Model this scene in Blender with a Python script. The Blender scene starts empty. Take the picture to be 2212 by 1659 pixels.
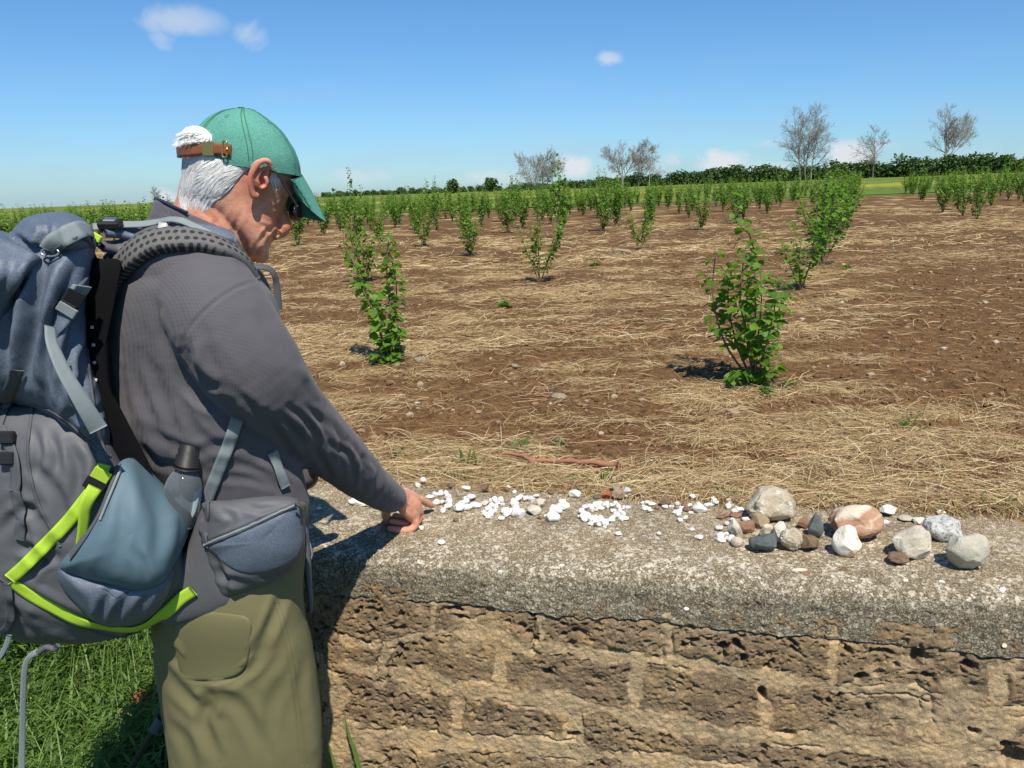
import bpy, math, random
import numpy as np
from mathutils import Vector, Matrix
from mathutils.bvhtree import BVHTree

random.seed(5)
RNG = np.random.default_rng(11)
SC = bpy.context.scene
COL = SC.collection

# ------------------------------------------------------------------ camera
PITCH, ROLL, FPX, CX, CY = math.radians(13.77), math.radians(1.2), 1720.0, 1106.0, 829.5
CAM = np.array([0.0, 0.0, 1.6])
_f = np.array([0, math.cos(PITCH), -math.sin(PITCH)]); _r = np.array([1.0, 0, 0]); _u = np.cross(_r, _f)
R2 = _r * math.cos(ROLL) - _u * math.sin(ROLL); U2 = _u * math.cos(ROLL) + _r * math.sin(ROLL)
cam = bpy.data.cameras.new('camera'); camo = bpy.data.objects.new('camera', cam); COL.objects.link(camo)
cam.sensor_width = 36; cam.lens = 36 * FPX / 2212.0; cam.clip_start = 0.05; cam.clip_end = 9000
camo.matrix_world = Matrix(((R2[0], U2[0], -_f[0], CAM[0]), (R2[1], U2[1], -_f[1], CAM[1]), (R2[2], U2[2], -_f[2], CAM[2]), (0, 0, 0, 1)))
SC.camera = camo

# ------------------------------------------------------------------ render settings
SC.view_settings.view_transform = 'Standard'; SC.view_settings.look = 'None'
SC.view_settings.exposure = 0.3; SC.view_settings.gamma = 1.0
SC.render.engine = 'CYCLES'
SC.cycles.use_denoising = True
SC.cycles.max_bounces = 6; SC.cycles.transparent_max_bounces = 6; SC.cycles.caustics_reflective = False; SC.cycles.caustics_refractive = False

# ------------------------------------------------------------------ sun
SUN_EL = math.radians(57); SUN_H = np.array([0.22, -0.975]); SUN_H = SUN_H / np.linalg.norm(SUN_H)
SUN_DIR = np.array([SUN_H[0] * math.cos(SUN_EL), SUN_H[1] * math.cos(SUN_EL), math.sin(SUN_EL)])
sl = bpy.data.lights.new('sun', 'SUN'); sl.energy = 5.0; sl.angle = math.radians(0.5); sl.color = (1.0, 0.93, 0.80)
so = bpy.data.objects.new('sun', sl); COL.objects.link(so)
so.rotation_euler = Vector(SUN_DIR).to_track_quat('Z', 'Y').to_euler(); so.location = (0, 0, 20)

# ------------------------------------------------------------------ geometry helpers for placing things on surfaces
def ray(x, y):
    x = np.asarray(x, float); y = np.asarray(y, float)
    return _f + np.multiply.outer((x - CX) / FPX, R2) - np.multiply.outer((y - CY) / FPX, U2)
def at_plane(x, y, z0, s=0.0):
    d = ray(x, y); t = (z0 - CAM[2]) / (d[..., 2] - s * d[..., 0])
    return CAM + d * np.asarray(t)[..., None]
def at_Y(x, y, Y):
    d = ray(x, y); return CAM + d * (np.asarray(Y) / d[..., 1])[..., None]
def proj(P):
    q = P - CAM; dz = q @ _f
    return CX + FPX * (q @ R2) / dz, CY - FPX * (q @ U2) / dz

# ------------------------------------------------------------------ sky
def build_world():
    w = bpy.data.worlds.new('World'); SC.world = w; w.use_nodes = True
    nt = w.node_tree; nt.nodes.clear(); N = nt.nodes.new; L = nt.links.new
    out = N('ShaderNodeOutputWorld'); bg = N('ShaderNodeBackground'); bg.inputs['Strength'].default_value = 0.1
    sky = N('ShaderNodeTexSky'); sky.sky_type = 'NISHITA'; sky.sun_disc = False
    sky.sun_elevation = SUN_EL; sky.sun_rotation = math.atan2(SUN_H[0], SUN_H[1])
    sky.altitude = 300; sky.air_density = 1.0; sky.dust_density = 0.4; sky.ozone_density = 3.0
    tc = N('ShaderNodeTexCoord')
    def math_(op, a, b=None):
        n = N('ShaderNodeMath'); n.operation = op
        for i, v in enumerate((a, b)):
            if v is None: continue
            if isinstance(v, (int, float)): n.inputs[i].default_value = v
            else: L(v, n.inputs[i])
        return n.outputs[0]
    def dot(v, vec):
        n = N('ShaderNodeVectorMath'); n.operation = 'DOT_PRODUCT'; L(v, n.inputs[0]); n.inputs[1].default_value = tuple(vec); return n.outputs['Value']
    nz = N('ShaderNodeTexNoise'); nz.inputs['Scale'].default_value = 17; nz.inputs['Distortion'].default_value = .5; nz.inputs['Detail'].default_value = 7; nz.inputs['Roughness'].default_value = 0.6
    L(tc.outputs['Generated'], nz.inputs['Vector'])
    nz2 = N('ShaderNodeTexNoise'); nz2.inputs['Scale'].default_value = 9; nz2.inputs['Detail'].default_value = 4
    mp = N('ShaderNodeMapping'); mp.inputs['Scale'].default_value = (1, 1, 4); L(tc.outputs['Generated'], mp.inputs['Vector']); L(mp.outputs[0], nz2.inputs['Vector'])
    total = None
    # clouds: direction (through a photo point), half width, half height, density
    for (px, py, hw, hh, den) in CLOUDS:
        d = ray(px, py); d = d / np.linalg.norm(d)
        e1 = np.cross(d, [0, 0, 1]); e1 /= np.linalg.norm(e1); e2 = np.cross(e1, d)
        a = math_('DIVIDE', dot(tc.outputs['Generated'], e1), hw / FPX); b = math_('DIVIDE', dot(tc.outputs['Generated'], e2), hh / FPX)
        front = math_('GREATER_THAN', dot(tc.outputs['Generated'], d), 0.5)
        r2 = math_('ADD', math_('MULTIPLY', a, a), math_('MULTIPLY', b, b))
        fall = math_('MAXIMUM', math_('SUBTRACT', 1.0, r2), 0.0)
        nn = math_('MULTIPLY', math_('SUBTRACT', nz.outputs['Fac'], 0.5), 5.5)
        v = math_('MULTIPLY', math_('MINIMUM', math_('MAXIMUM', math_('ADD', math_('MULTIPLY', fall, 1.5), math_('SUBTRACT', nn, 0.55)), 0.0), 1.0), fall)
        v = math_('MULTIPLY', math_('MULTIPLY', math_('MINIMUM', v, 1.0), den), front)
        total = v if total is None else math_('MAXIMUM', total, v)
    sep = N('ShaderNodeSeparateXYZ'); L(tc.outputs['Generated'], sep.inputs[0])
    mr = N('ShaderNodeMapRange'); mr.inputs['From Min'].default_value = 0.16; mr.inputs['From Max'].default_value = -0.01
    mr.inputs['To Min'].default_value = 0; mr.inputs['To Max'].default_value = 0.42; L(sep.outputs['Z'], mr.inputs['Value'])
    low = math_('MULTIPLY', mr.outputs[0], math_('MINIMUM', math_('MAXIMUM', math_('SUBTRACT', math_('MULTIPLY', nz2.outputs['Fac'], 3.0), 1.25), 0.0), 1.0))
    tr = N('ShaderNodeValToRGB'); L(math_('MULTIPLY', sep.outputs['Z'], 2.0), tr.inputs[0]); e = tr.color_ramp.elements
    e[0].position = 0.0; e[0].color = (.52, .76, 1.0, 1); e[1].position = .9; e[1].color = (.46, .78, 1.0, 1)
    mt = N('ShaderNodeMixRGB'); mt.blend_type = 'MULTIPLY'; mt.inputs[0].default_value = 1.0; L(sky.outputs[0], mt.inputs[1]); L(tr.outputs[0], mt.inputs[2])
    gain = N('ShaderNodeMixRGB'); gain.blend_type = 'MULTIPLY'; gain.inputs[0].default_value = 1.0; L(mt.outputs[0], gain.inputs[1]); gain.inputs[2].default_value = (1.06, 1.06, 1.06, 1)
    mixl = N('ShaderNodeMixRGB'); L(low, mixl.inputs[0]); L(gain.outputs[0], mixl.inputs[1]); mixl.inputs[2].default_value = (3.6, 4.5, 5.9, 1)
    mixc = N('ShaderNodeMixRGB'); L(total, mixc.inputs[0]); L(mixl.outputs[0], mixc.inputs[1]); mixc.inputs[2].default_value = (6.0, 6.35, 6.8, 1)
    L(mixc.outputs[0], bg.inputs['Color']); L(bg.outputs[0], out.inputs['Surface'])
CLOUDS = [(385, 45, 105, 38, .52), (350, 95, 34, 36, .42), (548, 82, 46, 42, .45), (1312, 128, 42, 22, .6),
          (1250, 358, 60, 40, 1.3), (1525, 350, 115, 42, 1.4), (1650, 365, 90, 20, .6), (1820, 342, 85, 42, 1.2), (1905, 312, 40, 14, .5),
          (1655, 310, 40, 14, .35), (350, 432, 40, 30, .9), (1050, 385, 120, 26, .55), (760, 380, 110, 24, .4), (1330, 385, 80, 30, .5), (2180, 350, 160, 60, .3)]
build_world()

# ------------------------------------------------------------------ numpy noise
def _h(ix, iy, iz, seed):
    n = (ix.astype(np.int64) * 374761393 + iy.astype(np.int64) * 668265263 + iz.astype(np.int64) * 2147483647 + seed * 1274126177) & 0xFFFFFFFF
    n = ((n ^ (n >> 13)) * 1274126177) & 0xFFFFFFFF
    n = ((n ^ (n >> 15)) * 2246822519) & 0xFFFFFFFF
    return ((n ^ (n >> 16)) & 0xFFFFFF) / float(0xFFFFFF)
def vnoise(P, seed=0):
    P = np.asarray(P, float); i = np.floor(P).astype(np.int64); f = P - i; f = f * f * f * (f * (f * 6 - 15) + 10)
    x, y, z = i[:, 0], i[:, 1], i[:, 2]; u, v, w = f[:, 0], f[:, 1], f[:, 2]
    def c(a, b, d): return _h(x + a, y + b, z + d, seed)
    l = lambda a, b, t: a + (b - a) * t
    return l(l(l(c(0, 0, 0), c(1, 0, 0), u), l(c(0, 1, 0), c(1, 1, 0), u), v), l(l(c(0, 0, 1), c(1, 0, 1), u), l(c(0, 1, 1), c(1, 1, 1), u), v), w) * 2 - 1
def fbm(P, octv=4, seed=0, gain=0.5):
    s = 0; a = 1.0; P = np.asarray(P, float); t = 0
    for k in range(octv):
        s = s + a * vnoise(P * (2.03 ** k) + k * 17.3, seed + k); t += a; a *= gain
    return s / t
def p3(a, b, c=0.0):
    a, b = np.broadcast_arrays(np.asarray(a, float), np.asarray(b, float)); return np.stack([a.ravel(), b.ravel(), np.full(a.size, c) if np.isscalar(c) else np.asarray(c).ravel()], 1)
def worley2(P, seed=0):
    i = np.floor(P[:, :2]).astype(np.int64); best = np.full(len(P), 9.0); sec = np.full(len(P), 9.0); cid = np.zeros(len(P)); z = np.zeros(len(P), np.int64)
    for a in (-1, 0, 1):
        for b in (-1, 0, 1):
            cx, cy = i[:, 0] + a, i[:, 1] + b
            d = np.hypot(cx + _h(cx, cy, z, seed) - P[:, 0], cy + _h(cx, cy, z + 1, seed) - P[:, 1])
            sec = np.minimum(sec, np.maximum(best, d)); m = d < best; best = np.where(m, d, best); cid = np.where(m, _h(cx, cy, z + 2, seed), cid)
    return best, sec, cid
def sstep(a, b, x):
    t = np.clip((x - a) / (b - a), 0, 1); return t * t * (3 - 2 * t)

# ------------------------------------------------------------------ mesh helpers
def mesh_np(name, V, F=None, uv=None, smooth=True, attrs=None, mats=None, midx=None):
    """F: list of int arrays (n,3)/(n,4)"""
    me = bpy.data.meshes.new(name)
    if F is None: F = []
    if isinstance(F, np.ndarray): F = [F]
    F = [np.asarray(f, np.int32) for f in F if len(f)]
    V = np.asarray(V, np.float32)
    loops = np.concatenate([f.ravel() for f in F]); tot = np.concatenate([np.full(len(f), f.shape[1], np.int32) for f in F])
    st = np.concatenate([[0], np.cumsum(tot)[:-1]]).astype(np.int32)
    me.vertices.add(len(V)); me.vertices.foreach_set('co', V.ravel())
    me.loops.add(len(loops)); me.loops.foreach_set('vertex_index', loops.astype(np.int32))
    me.polygons.add(len(tot)); me.polygons.foreach_set('loop_start', st)
    try: me.polygons.foreach_set('loop_total', tot)
    except Exception: pass
    me.update(calc_edges=True)
    me.polygons.foreach_set('use_smooth', np.full(len(tot), bool(smooth)))
    if uv is not None:
        l = me.uv_layers.new(name='UVMap'); l.data.foreach_set('uv', np.asarray(uv, np.float32)[loops].ravel())
    if attrs:
        for k, a in attrs.items():
            at = me.attributes.new(k, 'FLOAT', 'POINT'); at.data.foreach_set('value', np.asarray(a, np.float32))
    for m in (mats or []): me.materials.append(m)
    if midx is not None: me.polygons.foreach_set('material_index', np.asarray(midx, np.int32))
    me.validate(); me.update(); return me
def obj(name, me, mat=None, parent=None, loc=None):
    if mat is not None and not me.materials: me.materials.append(mat)
    o = bpy.data.objects.new(name, me); COL.objects.link(o)
    if parent is not None: o.parent = parent
    if loc is not None: o.location = loc
    return o
def tag(o, label=None, cat=None, group=None, kind=None):
    if label: o['label'] = label
    if cat: o['category'] = cat
    if group: o['group'] = group
    if kind: o['kind'] = kind
    return o
def empty(name, loc, label, cat, group=None):
    o = bpy.data.objects.new(name, None); COL.objects.link(o); o.location = loc; o.empty_display_size = 0.05
    return tag(o, label, cat, group)
def merge(parts):
    """parts: list of (V, [F...]) -> V, [quads, tris]"""
    Vs, q, t = [], [], []; n = 0
    for V, Fs in parts:
        if isinstance(Fs, np.ndarray): Fs = [Fs]
        for f in Fs:
            f = np.asarray(f, np.int64)
            if len(f) == 0: continue
            (q if f.shape[1] == 4 else t).append(f + n)
        Vs.append(V); n += len(V)
    out = []
    if q: out.append(np.concatenate(q))
    if t: out.append(np.concatenate(t))
    return np.concatenate(Vs), out
def grid_faces(nr, nc, wrap=False):
    i = np.arange(nr - 1)[:, None]; j = np.arange(nc if wrap else nc - 1)[None, :]; j2 = (j + 1) % nc
    return np.stack([i * nc + j, i * nc + j2, (i + 1) * nc + j2, (i + 1) * nc + j], -1).reshape(-1, 4)
def spline(P, n):
    """Catmull-Rom through the rows of P, n samples, roughly even by arc length"""
    P = np.asarray(P, float)
    if len(P) == 2: return P[0] + (P[1] - P[0]) * np.linspace(0, 1, n)[:, None]
    Q = np.vstack([2 * P[0] - P[1], P, 2 * P[-1] - P[-2]]); out = []
    for k in range(len(P) - 1):
        a, b, c, d = Q[k:k + 4]; t = np.linspace(0, 1, 24, endpoint=False)[:, None]
        out.append(0.5 * (2 * b + (c - a) * t + (2 * a - 5 * b + 4 * c - d) * t ** 2 + (3 * b - a - 3 * c + d) * t ** 3))
    out = np.vstack(out + [P[-1:]]); k = min(3, P.shape[1]); s = np.concatenate([[0], np.cumsum(np.linalg.norm(np.diff(out[:, :k], axis=0), axis=1))])
    u = np.linspace(0, s[-1], n); return np.stack([np.interp(u, s, out[:, c]) for c in range(out.shape[1])], 1)
def closed_spline(P, n):
    P = np.asarray(P, float); m = len(P); Q = np.vstack([P, P, P]); S = spline(Q, n * 3 + 1)
    out = []
    for k in range(m):
        a, b, c, d = P[k - 1], P[k], P[(k + 1) % m], P[(k + 2) % m]; t = np.linspace(0, 1, 24, endpoint=False)[:, None]
        out.append(0.5 * (2 * b + (c - a) * t + (2 * a - 5 * b + 4 * c - d) * t ** 2 + (3 * b - a - 3 * c + d) * t ** 3))
    out = np.vstack(out); out = np.vstack([out, out[:1]]); s = np.concatenate([[0], np.cumsum(np.linalg.norm(np.diff(out[:, :2], axis=0), axis=1))])
    u = np.linspace(0, s[-1], n, endpoint=False); return np.stack([np.interp(u, s, out[:, c]) for c in range(out.shape[1])], 1)
def nrm(v): return v / np.maximum(np.linalg.norm(v, axis=-1, keepdims=True), 1e-12)
def frames(P, ref=None):
    T = nrm(np.gradient(P, axis=0)); N = np.zeros_like(P)
    r = np.array([0, 0, 1.0]) if ref is None else np.asarray(ref, float)
    if abs(T[0] @ r) > 0.95: r = np.array([0, 1.0, 0.1])
    N[0] = nrm(r - T[0] * (T[0] @ r))
    for k in range(1, len(P)):
        v = N[k - 1] - T[k] * (T[k] @ N[k - 1]); N[k] = nrm(v)
    return T, N, np.cross(T, N)
def tube(P, R, seg=12, caps=True, ref=None, round_ends=False):
    P = np.asarray(P, float); R = np.broadcast_to(np.asarray(R, float), (len(P),)) if np.ndim(R) < 2 else np.asarray(R, float)
    if round_ends:
        d0 = nrm(P[0] - P[1]); d1 = nrm(P[-1] - P[-2]); a = np.array([0.98, 0.8, 0.45]); c = np.sqrt(1 - a ** 2)
        P = np.vstack([P[0] + d0 * R[0] * a[:, None], P, P[-1] + d1 * R[-1] * a[::-1, None]]); R = np.concatenate([R[0] * c, R, R[-1] * c[::-1]])
    T, N, B = frames(P, ref); th = np.linspace(0, 2 * math.pi, seg, endpoint=False)
    Rn, Rb = (R, R) if R.ndim == 1 else (R[:, 0], R[:, 1])
    V = P[:, None] + N[:, None] * (np.cos(th)[None, :, None] * Rn[:, None, None]) + B[:, None] * (np.sin(th)[None, :, None] * Rb[:, None, None])
    V = V.reshape(-1, 3); Fs = [grid_faces(len(P), seg, True)[:, ::-1]]
    if caps:
        n = len(V); V = np.vstack([V, P[:1], P[-1:]]); j = np.arange(seg); j2 = (j + 1) % seg; b = (len(P) - 1) * seg
        Fs.append(np.concatenate([np.stack([np.full(seg, n), j, j2], 1), np.stack([np.full(seg, n + 1), b + j2, b + j], 1)])[:, ::-1])
    return V, [Fs[0][:, ::-1]] + [f[:, ::-1] for f in Fs[1:]]
def tube_uv(P, seg, W=1.0):
    s = np.concatenate([[0], np.cumsum(np.linalg.norm(np.diff(P, axis=0), axis=1))])
    return np.stack(np.meshgrid(s, np.arange(seg) / seg * W, indexing='ij'), -1).reshape(-1, 2)
def ribbon(P, width, thick, Nrm, uvw=None):
    """flat webbing: rounded-box section swept along P with outward normals Nrm"""
    P = np.asarray(P, float); T = nrm(np.gradient(P, axis=0)); Nn = nrm(Nrm - T * np.sum(Nrm * T, 1, keepdims=True)); B = np.cross(T, Nn)
    w = np.broadcast_to(np.asarray(width, float), (len(P),))[:, None] / 2; h = thick / 2
    prof = [(-1, 0), (-.96, 1), (-.5, 1.15), (0, 1.2), (.5, 1.15), (.96, 1), (1, 0), (.96, -1), (0, -1), (-.96, -1)]
    V = np.stack([P + B * w * a + Nn * h * b for a, b in prof], 1).reshape(-1, 3); n = len(prof)
    F = [grid_faces(len(P), n, True)]
    e = (len(P) - 1) * n
    F.append(np.array([[0, k, k + 1] for k in range(1, n - 1)] + [[e, e + k + 1, e + k] for k in range(1, n - 1)]))
    s = np.concatenate([[0], np.cumsum(np.linalg.norm(np.diff(P, axis=0), axis=1))])
    uv = np.stack([np.repeat(s, n), np.tile([p[0] for p in prof], len(P)) * np.repeat(w[:, 0], n)], 1)
    return V, F, uv
def remesh(V, F, voxel, smooth_it=0, fac=0.5):
    me = mesh_np('tmp', V, F); o = bpy.data.objects.new('tmp', me); COL.objects.link(o)
    m = o.modifiers.new('r', 'REMESH'); m.mode = 'VOXEL'; m.voxel_size = voxel; m.use_smooth_shade = True
    if smooth_it: s = o.modifiers.new('s', 'SMOOTH'); s.iterations = smooth_it; s.factor = fac
    dg = bpy.context.evaluated_depsgraph_get(); out = bpy.data.meshes.new_from_object(o.evaluated_get(dg))
    bpy.data.objects.remove(o); bpy.data.meshes.remove(me); return out
def mverts(me):
    V = np.empty(len(me.vertices) * 3, np.float32); me.vertices.foreach_get('co', V); return V.reshape(-1, 3).astype(float)
def mnorms(me):
    V = np.empty(len(me.vertices) * 3, np.float32); me.vertex_normals.foreach_get('vector', V); return V.reshape(-1, 3).astype(float)
def mset(me, V):
    me.vertices.foreach_set('co', np.asarray(V, np.float32).ravel()); me.update()
def box(cx, cy, cz, sx, sy, sz, M=None, bev=0.12):
    """bevelled box; half sizes; M 3x3 columns = axes"""
    b = bev * min(sx, sy, sz); V = []; 
    import itertools
    for (ix, iy, iz) in itertools.product((-1, 1), repeat=3):
        V += [(ix * sx, iy * (sy - b), iz * (sz - b)), (ix * (sx - b), iy * sy, iz * (sz - b)), (ix * (sx - b), iy * (sy - b), iz * sz)]
    V = np.array(V, float)
    import bmesh
    bm = bmesh.new()
    for v in V: bm.verts.new(v)
    bmesh.ops.convex_hull(bm, input=bm.verts); bm.normal_update()
    bm.verts.index_update(); VV = np.array([v.co[:] for v in bm.verts]); F = [[v.index for v in f.verts] for f in bm.faces]; bm.free()
    q = np.array([f for f in F if len(f) == 4]).reshape(-1, 4); t = [f for f in F if len(f) == 3]
    for f in F:
        if len(f) > 4: t += [[f[0], f[k], f[k + 1]] for k in range(1, len(f) - 1)]
    if M is not None: VV = VV @ np.asarray(M).T
    return VV + np.array([cx, cy, cz]), [x for x in (q, np.array(t).reshape(-1, 3)) if len(x)]

# ------------------------------------------------------------------ materials
MATS = {}
class Mat:
    def __init__(s, name, rough=0.8, spec=0.3):
        s.m = bpy.data.materials.new(name); s.m.use_nodes = True; s.nt = s.m.node_tree; s.b = s.nt.nodes['Principled BSDF']
        s.b.inputs['Roughness'].default_value = rough; s.b.inputs['Specular IOR Level'].default_value = spec; MATS[name] = s.m
        s._tc = None
    def n(s, t, **k):
        n = s.nt.nodes.new('ShaderNode' + t)
        for a, b in k.items(): setattr(n, a, b)
        return n
    def l(s, a, b): s.nt.links.new(a, b)
    def set(s, sock, v):
        if isinstance(v, bpy.types.NodeSocket): s.l(v, sock)
        elif isinstance(v, (tuple, list)) and len(v) == 3 and sock.type == 'RGBA': sock.default_value = (*v, 1)
        else: sock.default_value = v
    def coord(s, kind='Object', scale=(1, 1, 1), rot=(0, 0, 0)):
        tc = s.n('TexCoord'); mp = s.n('Mapping'); mp.inputs['Scale'].default_value = scale; mp.inputs['Rotation'].default_value = rot
        s.l(tc.outputs[kind], mp.inputs[0]); return mp.outputs[0]
    def noise(s, vec, scale, detail=4, rough=.55, out='Fac', dist=0.0):
        n = s.n('TexNoise'); s.l(vec, n.inputs['Vector']); n.inputs['Scale'].default_value = scale; n.inputs['Detail'].default_value = detail
        n.inputs['Roughness'].default_value = rough; n.inputs['Distortion'].default_value = dist; return n.outputs[out]
    def vor(s, vec, scale, feature='F1', out='Distance', rand=1.0):
        n = s.n('TexVoronoi', feature=feature); s.l(vec, n.inputs['Vector']); n.inputs['Scale'].default_value = scale; n.inputs['Randomness'].default_value = rand; return n.outputs[out]
    def ramp(s, fac, stops, interp='LINEAR'):
        n = s.n('ValToRGB'); s.l(fac, n.inputs[0]); e = n.color_ramp.elements; n.color_ramp.interpolation = interp
        while len(e) < len(stops): e.new(0.5)
        for x, (p, c) in zip(e, stops): x.position = p; x.color = (c, c, c, 1) if np.isscalar(c) else (*c, 1)
        return n.outputs[0]
    def mix(s, f, a, b, mode='MIX'):
        n = s.n('MixRGB', blend_type=mode)
        for k, v in enumerate((f, a, b)): s.set(n.inputs[k], v if not isinstance(v, tuple) else (*v, 1))
        return n.outputs[0]
    def math(s, op, a, b=0.0, clamp=False):
        n = s.n('Math', operation=op, use_clamp=clamp); s.set(n.inputs[0], a); s.set(n.inputs[1], b); return n.outputs[0]
    def attr(s, name, out='Fac'):
        n = s.n('Attribute', attribute_name=name); return n.outputs[out]
    def sep(s, vec):
        n = s.n('SeparateXYZ'); s.l(vec, n.inputs[0]); return n.outputs
    def objrand(s):
        return s.n('ObjectInfo').outputs['Random']
    def bump(s, h, strength=.5, dist=.01, normal=None):
        n = s.n('Bump'); s.l(h, n.inputs['Height']); n.inputs['Strength'].default_value = strength; n.inputs['Distance'].default_value = dist
        if normal is not None: s.l(normal, n.inputs['Normal'])
        s.l(n.outputs[0], s.b.inputs['Normal']); return n.outputs[0]
    def base(s, c): s.set(s.b.inputs['Base Color'], c if not isinstance(c, tuple) else (*c, 1)); return s
    def translucent(s, color, f=.35):
        out = s.nt.nodes['Material Output']; t = s.n('BsdfTranslucent'); s.set(t.inputs['Color'], color if not isinstance(color, tuple) else (*color, 1))
        m = s.n('MixShader'); m.inputs[0].default_value = f; s.l(s.b.outputs[0], m.inputs[1]); s.l(t.outputs[0], m.inputs[2]); s.l(m.outputs[0], out.inputs['Surface'])

def cloth(name, col, var=.15, rough=.75, weave=900., wst=.25, spec=.25, mottle=None, sheen=.0, wx=None):
    M = Mat(name, rough, spec); c = M.coord('Object'); nz = M.noise(c, 9, 4); fine = M.noise(c, 420, 2)
    k = M.mix(nz, tuple(x * (1 - var) for x in col), tuple(x * (1 + var) for x in col))
    if mottle: k = M.mix(M.ramp(fine, [(.42, 0.), (.62, 1.)]), k, mottle)
    M.base(k); h = M.noise(c, weave, 1); h2 = M.noise(c, 60, 3)
    M.bump(M.math('ADD', M.math('MULTIPLY', h, .5), M.math('MULTIPLY', h2, 1.)), wst, .002)
    if sheen: M.b.inputs['Sheen Weight'].default_value = sheen
    return M.m

# ================================================================== GROUND
W0 = np.array([-.435, 1.666]); WT = np.array([.9827, -.1853]); WN = np.array([-.1853, -.9827])
WALL_TOP = 0.80; S_L, S_R = -.36, 2.35
FS = 0.0175; FZ = 0.74
def wall_sq(x, y): return (x - W0[0]) * WT[0] + (y - W0[1]) * WT[1], -((x - W0[0]) * WN[0] + (y - W0[1]) * WN[1])
def bank(x, y):
    s, q = wall_sq(x, y); k = .62 * sstep(2.1, 2.7, y); return sstep(-.28 - k, -.55 - k, s)
def zbase(x, y):
    s, q = wall_sq(x, y)
    zf = FZ + FS * x + .035 * np.exp(-((np.maximum(q, .44) - .44) / .35) ** 2)
    a = sstep(.10, .34, q); left = bank(x, y)
    slope = sstep(2.0, 3.5, y) * (zf - .02)
    return zf * a * (1 - left) + slope * left
ROW_A = np.array([1.3, 3.0]); ROW_C = np.array([-1.95, .95]); ROW_0 = np.array([1.05, 3.34])
def field_edge(x): return 34.0 - .10 * (x - 15)
def strawd(x, y):
    P = p3(x * .9, y * 1.5, 3.0); n = .55 * fbm(P, 4, 40) + .9 * fbm(P * np.array([3.1, 5.5, 1]), 3, 44)
    u = (x - 1.05) * .915 - (y - 3.34) * .40
    strip = sstep(.35, .75, u) * sstep(2.9, 2.2, u) * sstep(2.75, 3.2, y) * sstep(9.5, 6.5, y)
    return np.clip(.40 + 1.1 * n, 0, 1) * (1 - .72 * strip) * (1 - .35 * sstep(.5, 1.0, fbm(P * .37, 2, 49) + .55) * sstep(3, 4, y))
def zground(x, y):
    x = np.asarray(x, float); y = np.asarray(y, float)
    d = np.hypot(x, y); near = 1 / (1 + (d / 14) ** 2)
    n = .020 * fbm(p3(x * 2.2, y * 2.2), 3, 1) + .012 * fbm(p3(x * 9, y * 9), 3, 2) + .006 * fbm(p3(x * 34, y * 34), 2, 3)
    s, q = wall_sq(x, y)
    amp = np.where((q < .42) & (s > -.36), .4, 1.0); n = n + .007 * np.maximum(0, fbm(p3(x * 16, y * 16), 3, 12)) * (d < 12)
    return zbase(x, y) + n * near * amp

def build_ground():
    ys = np.concatenate([np.linspace(-3, 1.5, 20), np.exp(np.linspace(math.log(1.55), math.log(12), 400))[0:], np.exp(np.linspace(math.log(12.15), math.log(70), 120)), np.exp(np.linspace(math.log(74), math.log(5000), 26))])
    a = np.concatenate([np.linspace(-3.2, -.95, 24)[:-1], np.linspace(-.95, .95, 760), np.linspace(.95, 3.2, 24)[1:]])
    Y, A = np.meshgrid(ys, a, indexing='ij'); X = A * (np.abs(Y) * .92 + .9)
    x, y = X.ravel(), Y.ravel(); z = zground(x, y)
    st = strawd(x, y); s, q = wall_sq(x, y); verge = np.maximum(sstep(.15, .0, q), bank(x, y) * sstep(3.9, 3.2, y))
    mead = sstep(-1.2, 1.2, y - field_edge(x) + 1.2 * fbm(p3(x * .5, y * .5), 2, 9))
    M = Mat('soil', .95, .12); c = M.coord('Object')
    n1 = M.noise(c, 1.3, 5); n2 = M.noise(c, 24, 4); n3 = M.noise(c, 130, 3)
    soil = M.mix(n1, (.130, .068, .027), (.210, .118, .050)); soil = M.mix(M.ramp(n2, [(.35, .85), (.6, 0.)]), soil, (.058, .030, .013))
    n5 = M.noise(c, 300, 3, .7); soil = M.mix(M.ramp(n5, [(.36, .8), (.5, 0.)]), soil, (.050, .026, .012)); soil = M.mix(M.ramp(n3, [(.58, 0.), (.70, 1.)]), soil, (.30, .19, .10))
    # dry straw litter seen from far: stretched fibres
    f1 = M.noise(M.coord('Object', (14, 60, 30), (0, 0, .25)), 1, 4, .7); f2 = M.noise(M.coord('Object', (60, 16, 30), (0, 0, .5)), 1, 4, .7)
    fib = M.math('MAXIMUM', f1, f2)
    sa = M.attr('straw'); cover = M.ramp(M.math('ADD', M.math('MULTIPLY', sa, .42), M.math('MULTIPLY', fib, .75)), [(.60, 0.), (.80, 1.)])
    col = M.mix(M.math('MULTIPLY', cover, .8), soil, M.mix(n2, (.40, .27, .12), (.56, .42, .22)))
    col = M.mix(M.attr('verge'), col, M.mix(n2, (.035, .055, .014), (.085, .085, .03)))
    gr = M.mix(M.noise(M.coord('Object', (1, .35, 1)), .5, 4), (.070, .120, .018), (.150, .185, .036))
    col = M.mix(M.attr('mead'), col, gr)
    M.base(col); M.bump(M.math('ADD', M.math('MULTIPLY', n2, .6), M.math('MULTIPLY', n3, .4)), .7, .02)
    me = mesh_np('ground', np.stack([x, y, z], 1), grid_faces(len(ys), len(a)), attrs={'straw': st, 'verge': verge, 'mead': mead})
    tag(obj('ground', me, M.m), kind='structure')
build_ground()

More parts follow.
